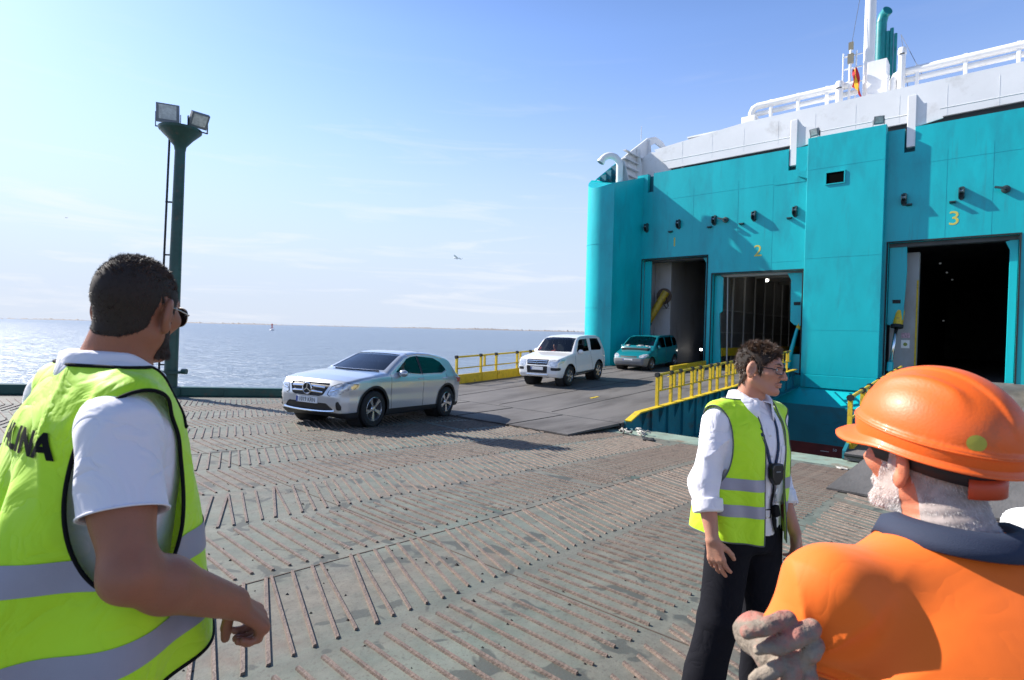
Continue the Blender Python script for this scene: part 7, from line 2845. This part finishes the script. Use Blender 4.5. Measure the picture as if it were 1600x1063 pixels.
# raised rim line round the shell
mb = MB()
ring = []
for i in range(81):
    t = 2 * math.pi * i / 80
    z = -0.004
    s_ = math.sqrt(1 - (z / 0.112) ** 2)
    q = np.array([(0.112 * s_ + 0.0058) * math.cos(t), (0.139 * s_ + 0.0058) * math.sin(t) - 0.002, z], dtype=np.float32)
    ring.append(Vector(map(float, m3.fromh(q @ TILT.T + vec(0, -0.018, 0.060)) - hm_o)))
mb.tube(ring, 0.0022, 6, cap=False); mb.build('rim_line', M_HELM, hm, smooth=True)
# headband inside with the nape strap
mb = MB()
for (z0, z1, r_) in ((-0.050, -0.018, 1.0),):
    mb.grid([[Vector(map(float, m3.fromh(np.array([0.087 * math.cos(t), 0.112 * math.sin(t) - 0.012, z + 0.045 + 0.02 * math.sin(t) * (1 if math.sin(t) < 0 else 0)], dtype=np.float32)) - hm_o)) for t in np.linspace(0, 2 * math.pi, 61)] for z in (z0, (z0 + z1) / 2, z1)])
hb = mb.build('headband', mat('headband_black', (0.012, 0.012, 0.014), 0.6), hm, smooth=True)
md = hb.modifiers.new('t', 'SOLIDIFY'); md.thickness = 0.003
mb = MB()
mb.grid([[Vector(map(float, m3.fromh(np.array([0.089 * math.cos(t), 0.116 * math.sin(t) - 0.012, z - 0.02], dtype=np.float32)) - hm_o)) for t in np.linspace(R(235), R(305), 15)] for z in (-0.022, -0.005, 0.012)])
ns = mb.build('nape_strap', mat('strap_orange', (0.55, 0.07, 0.02), 0.5), hm, smooth=True)
md = ns.modifiers.new('t', 'SOLIDIFY'); md.thickness = 0.005
# round yellow-green sticker low on the back of the shell
cst = np.array([-0.060, -0.115, 0.060], dtype=np.float32)
for _ in range(30):
    nn = normals(helm, cst[None])[0]
    cst = cst - nn * helm(cst[None])[0]
nn = normals(helm, cst[None])[0]
t1 = np.cross(nn, [0, 0, 1]); t1 /= np.linalg.norm(t1); t2 = np.cross(nn, t1)
P = [cst]
for rr in (0.007, 0.014):
    for k in range(16):
        P.append(cst + t1 * rr * math.cos(k * math.pi / 8) + t2 * rr * math.sin(k * math.pi / 8))
P = np.array(P, dtype=np.float32)
for _ in range(6):
    P = P - normals(helm, P) * (helm(P) - 0.0012)[:, None]
Fs = [(0, 1 + k, 1 + (k + 1) % 16) for k in range(16)] + [(1 + k, 17 + k, 17 + (k + 1) % 16, 1 + (k + 1) % 16) for k in range(16)]
mesh_obj('sticker', [tuple(map(float, v)) for v in (m3.fromh(P) - hm_o)], Fs, mat('sticker_green', (0.46, 0.42, 0.05), 0.6), hm, True)
# ---- people in the cars
def seated(car_e, seat, label, shirt, skin, hair_m, hair_len, head_yaw=0.0, arms=True, seed=200):
    p = Person(car_e.matrix_world @ Matrix.Translation(seat), label)
    p.head_frame((0, 0.03, 0.645), head_yaw, R(-4), 0, 0.96)

    def body(P):
        d = loft(P, [(0.02, 0, -0.02, 0.13, 0.10), (0.2, 0, -0.05, 0.13, 0.09), (0.36, 0, -0.05, 0.14, 0.09), (0.44, 0, -0.03, 0.10, 0.07), (0.49, 0, -0.02, 0.055, 0.055)])
        d = smin(d, cone(P, (0, -0.02, 0.46), p.fromh((0, -0.02, -0.05)), 0.055, 0.052), 0.03)
        d = smin(d, p.head_f(P), 0.02)
        for s in (-1, 1):
            d = smin(d, cone(P, (s * 0.21, 0.12, 0.20), (s * 0.15, 0.40, 0.30), 0.036, 0.030), 0.02)
            d = smin(d, ell(P, (s * 0.14, 0.44, 0.31), (0.035, 0.045, 0.035)), 0.02)
        return d
    p.body_f = body
    p.mesh('body', body, (-0.3, -0.2, 0.0), (0.3, 0.55, 0.82), 0.008, skin)

    def shirt_f(P):
        d = loft(P, [(0.0, 0, -0.02, 0.17, 0.125), (0.2, 0, -0.05, 0.165, 0.115), (0.36, 0, -0.05, 0.175, 0.112), (0.44, 0, -0.03, 0.125, 0.088), (0.49, 0, -0.02, 0.070, 0.068)])
        for s in (-1, 1):
            d = smin(d, cone(P, (s * 0.07, -0.03, 0.43), (s * 0.17, -0.03, 0.40), 0.05, 0.062), 0.03)
            d = smin(d, cone(P, (s * 0.17, -0.03, 0.40), (s * 0.215, 0.10, 0.21), 0.060, 0.050), 0.03)
            d = smin(d, cone(P, (s * 0.09, 0.0, 0.04), (s * 0.12, 0.40, 0.10), 0.085, 0.065), 0.03)
        return d + 0.003 * sines(P, 20, 3)
    p.mesh('clothes', shirt_f, (-0.34, -0.24, -0.12), (0.34, 0.52, 0.56), 0.011, shirt)
    p.hair('hair', lambda P: hair_region(P, 0.075, -0.08), 2500, lambda P: hair_len + 0 * P[:, 0], 0.002, hair_m,
           lambda P: np.stack([0 * P[:, 0], -0.2 + 0 * P[:, 0], -0.6 + 0 * P[:, 0]], 1), 0.25, seed, 0.3, 0.008, hair_m)
    eyes(p)
    return p


M_BLUEJ = mat('dark_blue_jumper', (0.02, 0.03, 0.07), 0.9)
M_REDJ = mat('red_top', (0.35, 0.04, 0.03), 0.9)
M_GREYJ = mat('grey_top', (0.25, 0.25, 0.27), 0.9)
M_BLOND = mat('fair_hair', (0.25, 0.16, 0.08), 0.5, var=0.3, scale=40)
d1 = seated(c1.e, (-0.37, -0.20, 0.60), 'driver with sunglasses at the wheel of the silver crossover', M_BLUEJ, SK2, M_HAIR2, 0.025, R(25), seed=201)
specs(d1, M_PIPE, M_LENSD, 0.028, 0.020, 0.002, round_=0.6, y0=0.108)
seated(c2.e, (-0.40, 0.02, 0.76), 'driver in a pale top behind the wheel of the white off-road car', M_GREYJ, SK2, M_BLOND, 0.03, R(5), seed=202)
seated(c2.e, (0.40, 0.02, 0.76), 'passenger in a red top in the white off-road car', M_REDJ, SK3, M_HAIR2, 0.02, R(-8), seed=203)
seated(c3.e, (-0.50, -0.02, 0.66), 'driver in a dark jumper in the teal people carrier', M_BLUEJ, SK2, M_HAIR1, 0.02, R(0), seed=204)

# ---- someone in white at the right edge: only the bent elbow reaches into the picture
m4 = Person(on_deck(1.70, 1.42, R(95)) @ Matrix.Scale(0.97, 4), 'person in a white overall with bent elbow at the right edge of the picture')
m4.head_frame((0, 0.03, 1.62), 0, 0, 0, 1.0)
m4_sh, m4_el, m4_wr = ((-0.185, -0.02, 1.40), (0.185, -0.02, 1.40)), ((-0.425, -0.02, 1.255), (0.26, -0.03, 1.12)), ((-0.30, 0.16, 1.12), (0.25, 0.06, 0.90))
m4_h = [place_prims(hand_prims(1, 0.5), m4_wr[0], (0.75, 0.35, -0.4), (-0.3, 0.8, 0.3)), place_prims(hand_prims(-1, 0.35), m4_wr[1], (0, 0.1, -1), (0.9, 0.1, 0))]


def m4_body(P):
    d = loft(P, [(z, cx, cy, rx - 0.014, ry - 0.014) for z, cx, cy, rx, ry in TORSO])
    d = smin(d, cone(P, (0, -0.03, 1.44), m4.fromh((0, -0.02, -0.05)), 0.062, 0.056), 0.03)
    d = smin(d, m4.head_f(P), 0.02)
    for s in (0, 1):
        d = smin(d, cone(P, m4_el[s], m4_wr[s], 0.038, 0.028), 0.02)
        d = smin(d, cone(P, m4_sh[s], m4_el[s], 0.045, 0.038), 0.02)
        d = smin(d, hand_sdf(P, m4_h[s]), 0.012)
    return d


m4.body_f = m4_body
m4.mesh('body', m4_body, (-0.50, -0.2, 0.66), (0.36, 0.34, 1.78), 0.007, SK2)


def m4_overall(P):
    d = loft(P, [(z, cx, cy, rx + 0.012, ry + 0.012) for z, cx, cy, rx, ry in TORSO])
    for s in (0, 1):
        sx = -1 if s == 0 else 1
        d = smin(d, cone(P, (sx * 0.06, -0.02, 1.435), m4_sh[s], 0.052, 0.068), 0.03)
        d = smin(d, cone(P, m4_sh[s], m4_el[s], 0.068, 0.066), 0.03)
        d = smin(d, cone(P, m4_el[s], np.array(m4_el[s]) * 0.25 + np.array(m4_wr[s]) * 0.75, 0.066, 0.050), 0.03)
    w_ = gate(np.sqrt(((P - vec(*m4_el[0])) ** 2).sum(1)), 0.26, 0.05)
    return d - wrinkle(P, w_, (0.8, 0.2, 0.7), 44, 0.010, seed=120, sharp=1.6) + 0.003 * sines(P, 16, 121)


m4.sheet('overall_jacket', m4_overall, (-0.54, -0.22, 0.84), (0.36, 0.30, 1.56), 0.0075, mat('white_overall', (0.84, 0.84, 0.83), 0.7, bump=0.1, bscale=300),
         [along(m4_el[0], m4_wr[0], 0.85, (0, 0, 0), 0.075), along(m4_el[1], m4_wr[1], 0.85, (0, 0, 0), 0.075), lambda P: np.minimum(P[:, 2] - 1.40, -(np.hypot(P[:, 0], P[:, 1] + 0.014) - 0.07)), lambda P: 0.86 - P[:, 2]], 0.004)
legs(m4, 0.90, MATS['white_overall'], h=0.012)
m4.hair('hair', lambda P: hair_region(P, 0.075, -0.08), 4000, lambda P: 0.02 + 0 * P[:, 0], 0.0012, M_HAIR2,
        lambda P: np.stack([0 * P[:, 0], -0.2 + 0 * P[:, 0], -0.6 + 0 * P[:, 0]], 1), 0.25, 205, 0.3, 0.004, M_CAP2)
eyes(m4)
# ---------------------------------------------------------------- small things
# channel buoy far out
by = empty('channel_buoy', Vector((-204.7, 480.0, SEA_Z)), 'small red and white channel buoy far out on the water', 'buoy')
M_BRED = mat('buoy_red', (0.55, 0.05, 0.03), 0.5)
mb = MB(); mb.lathe([(0.2, -0.6), (1.7, -0.3), (1.9, 0.4), (1.5, 1.1), (0.9, 1.3)], (0, 0, 0), 16, cap=True); mb.build('float', M_WHITE, by, auto=40)
mb = MB()
for k in range(4):
    a = math.pi / 4 + k * math.pi / 2
    mb.tube([(1.0 * math.cos(a), 1.0 * math.sin(a), 1.2), (0.45 * math.cos(a), 0.45 * math.sin(a), 4.4)], 0.11, 6)
mb.lathe([(0.75, 2.6), (0.75, 3.0)], (0, 0, 0), 12, cap=True)
mb.build('tower', M_BRED, by)
mb = MB(); mb.lathe([(0.55, 4.4), (0.6, 5.2), (0.3, 5.9), (0.05, 6.1)], (0, 0, 0), 12, cap=True); mb.build('top_mark', M_BRED, by, auto=40)


def gull(label, loc, span, yaw, bank, dip, m):
    """gliding gull: spindle body, tail fan, two cranked tapering wings"""
    e = empty('seagull', Matrix.Translation(loc) @ Matrix.Rotation(yaw, 4, 'Z') @ Matrix.Rotation(bank, 4, 'Y'), label, 'seagull', 'gulls over the water')
    s = span
    mb = MB()
    mb.tube([(0, 0.20 * s, 0), (0, 0.17 * s, 0.005 * s), (0, 0.13 * s, 0), (0, 0.02 * s, -0.01 * s), (0, -0.10 * s, 0), (0, -0.17 * s, 0)], [0.004 * s, 0.022 * s, 0.026 * s, 0.045 * s, 0.024 * s, 0.006 * s], 8)
    mb.build('body', m, e, auto=60)
    for sg in (-1, 1):
        mb = MB()
        top = [(sg * 0.03 * s, 0.07 * s, 0.02 * s), (sg * 0.20 * s, 0.11 * s, 0.07 * s), (sg * 0.5 * s, -0.02 * s, 0.07 * s - dip * s)]
        bot = [(sg * 0.03 * s, -0.05 * s, 0.015 * s), (sg * 0.20 * s, 0.0, 0.065 * s), (sg * 0.49 * s, -0.045 * s, 0.068 * s - dip * s)]
        mid = [((a[0] + b[0]) / 2, (a[1] + b[1]) / 2 + 0.02 * s, a[2] + 0.012 * s) for a, b in zip(top, bot)]
        mb.grid([top, mid, bot])
        mb.grid([[(x, y, z - 0.008 * s) for x, y, z in r_] for r_ in (top, bot)])
        mb.build('wing', m, e, auto=60)
    mb = MB(); mb.add([(0, -0.13 * s, 0.005 * s), (-0.05 * s, -0.24 * s, 0), (0.05 * s, -0.24 * s, 0), (0, -0.13 * s, -0.008 * s), (-0.05 * s, -0.24 * s, -0.006 * s), (0.05 * s, -0.24 * s, -0.006 * s)], [(0, 1, 2), (5, 4, 3), (0, 3, 4, 1), (1, 4, 5, 2), (2, 5, 3, 0)])
    mb.build('tail', m, e)
    return e


gull('white gull gliding above the horizon beside the ship', (-3.0, 30.0, 5.35), 1.15, R(75), R(6), 0.03, mat('gull_white', (0.88, 0.88, 0.88), 0.7))
gull('tiny dark gull high over the water at the far left', (-71.4, 90.0, 17.8), 0.9, R(100), R(-12), 0.05, mat('gull_grey', (0.10, 0.10, 0.11), 0.7))

# rope end and rags left at the foot of the ramp
M_ROPE = mat('frayed_rope', (0.42, 0.40, 0.36), 0.9, var=0.3, scale=30)
rp = empty('rope_tangle', DECK_M @ Matrix.Translation((11.15, 5.75, 0.006)), 'pale frayed rope tangle lying at the foot of the wide ramp', 'rope')
rg = random.Random(8)
for k in range(5):
    mb = MB()
    pts = []
    x, y = rg.uniform(-0.25, 0.25), rg.uniform(-0.35, 0.35)
    for i in range(12):
        x += rg.uniform(-0.09, 0.09); y += rg.uniform(-0.11, 0.11)
        pts.append((max(-0.3, min(0.3, x)), max(-0.45, min(0.45, y)), 0.02 + rg.uniform(0, 0.09)))
    mb.tube(pts, 0.018, 6); mb.build('rope_strand', M_ROPE, rp, smooth=True)
for (u, v, s, lb) in ((10.55, 5.35, 0.16, 'dark rag lying on the rusty patch near the ramp foot'), (10.75, 1.9, 0.10, 'small pale rag on the deck beside the narrow ramp flap')):
    mb = MB()
    rows = [[((i - 3) * s / 3 * rg.uniform(0.8, 1.1), (j - 3) * s / 4 * rg.uniform(0.8, 1.1), 0.006 + rg.uniform(0, s * 0.25)) for i in range(7)] for j in range(7)]
    mb.grid(rows)
    o_ = mb.build('rag', M_CABIN if s > 0.12 else M_ROPE, None, auto=60)
    o_.matrix_world = DECK_M @ Matrix.Translation((u, v, 0)) @ Matrix.Rotation(0.6, 4, 'Z')
    md = o_.modifiers.new('t', 'SOLIDIFY'); md.thickness = 0.006
    tag(o_, lb, 'rag')
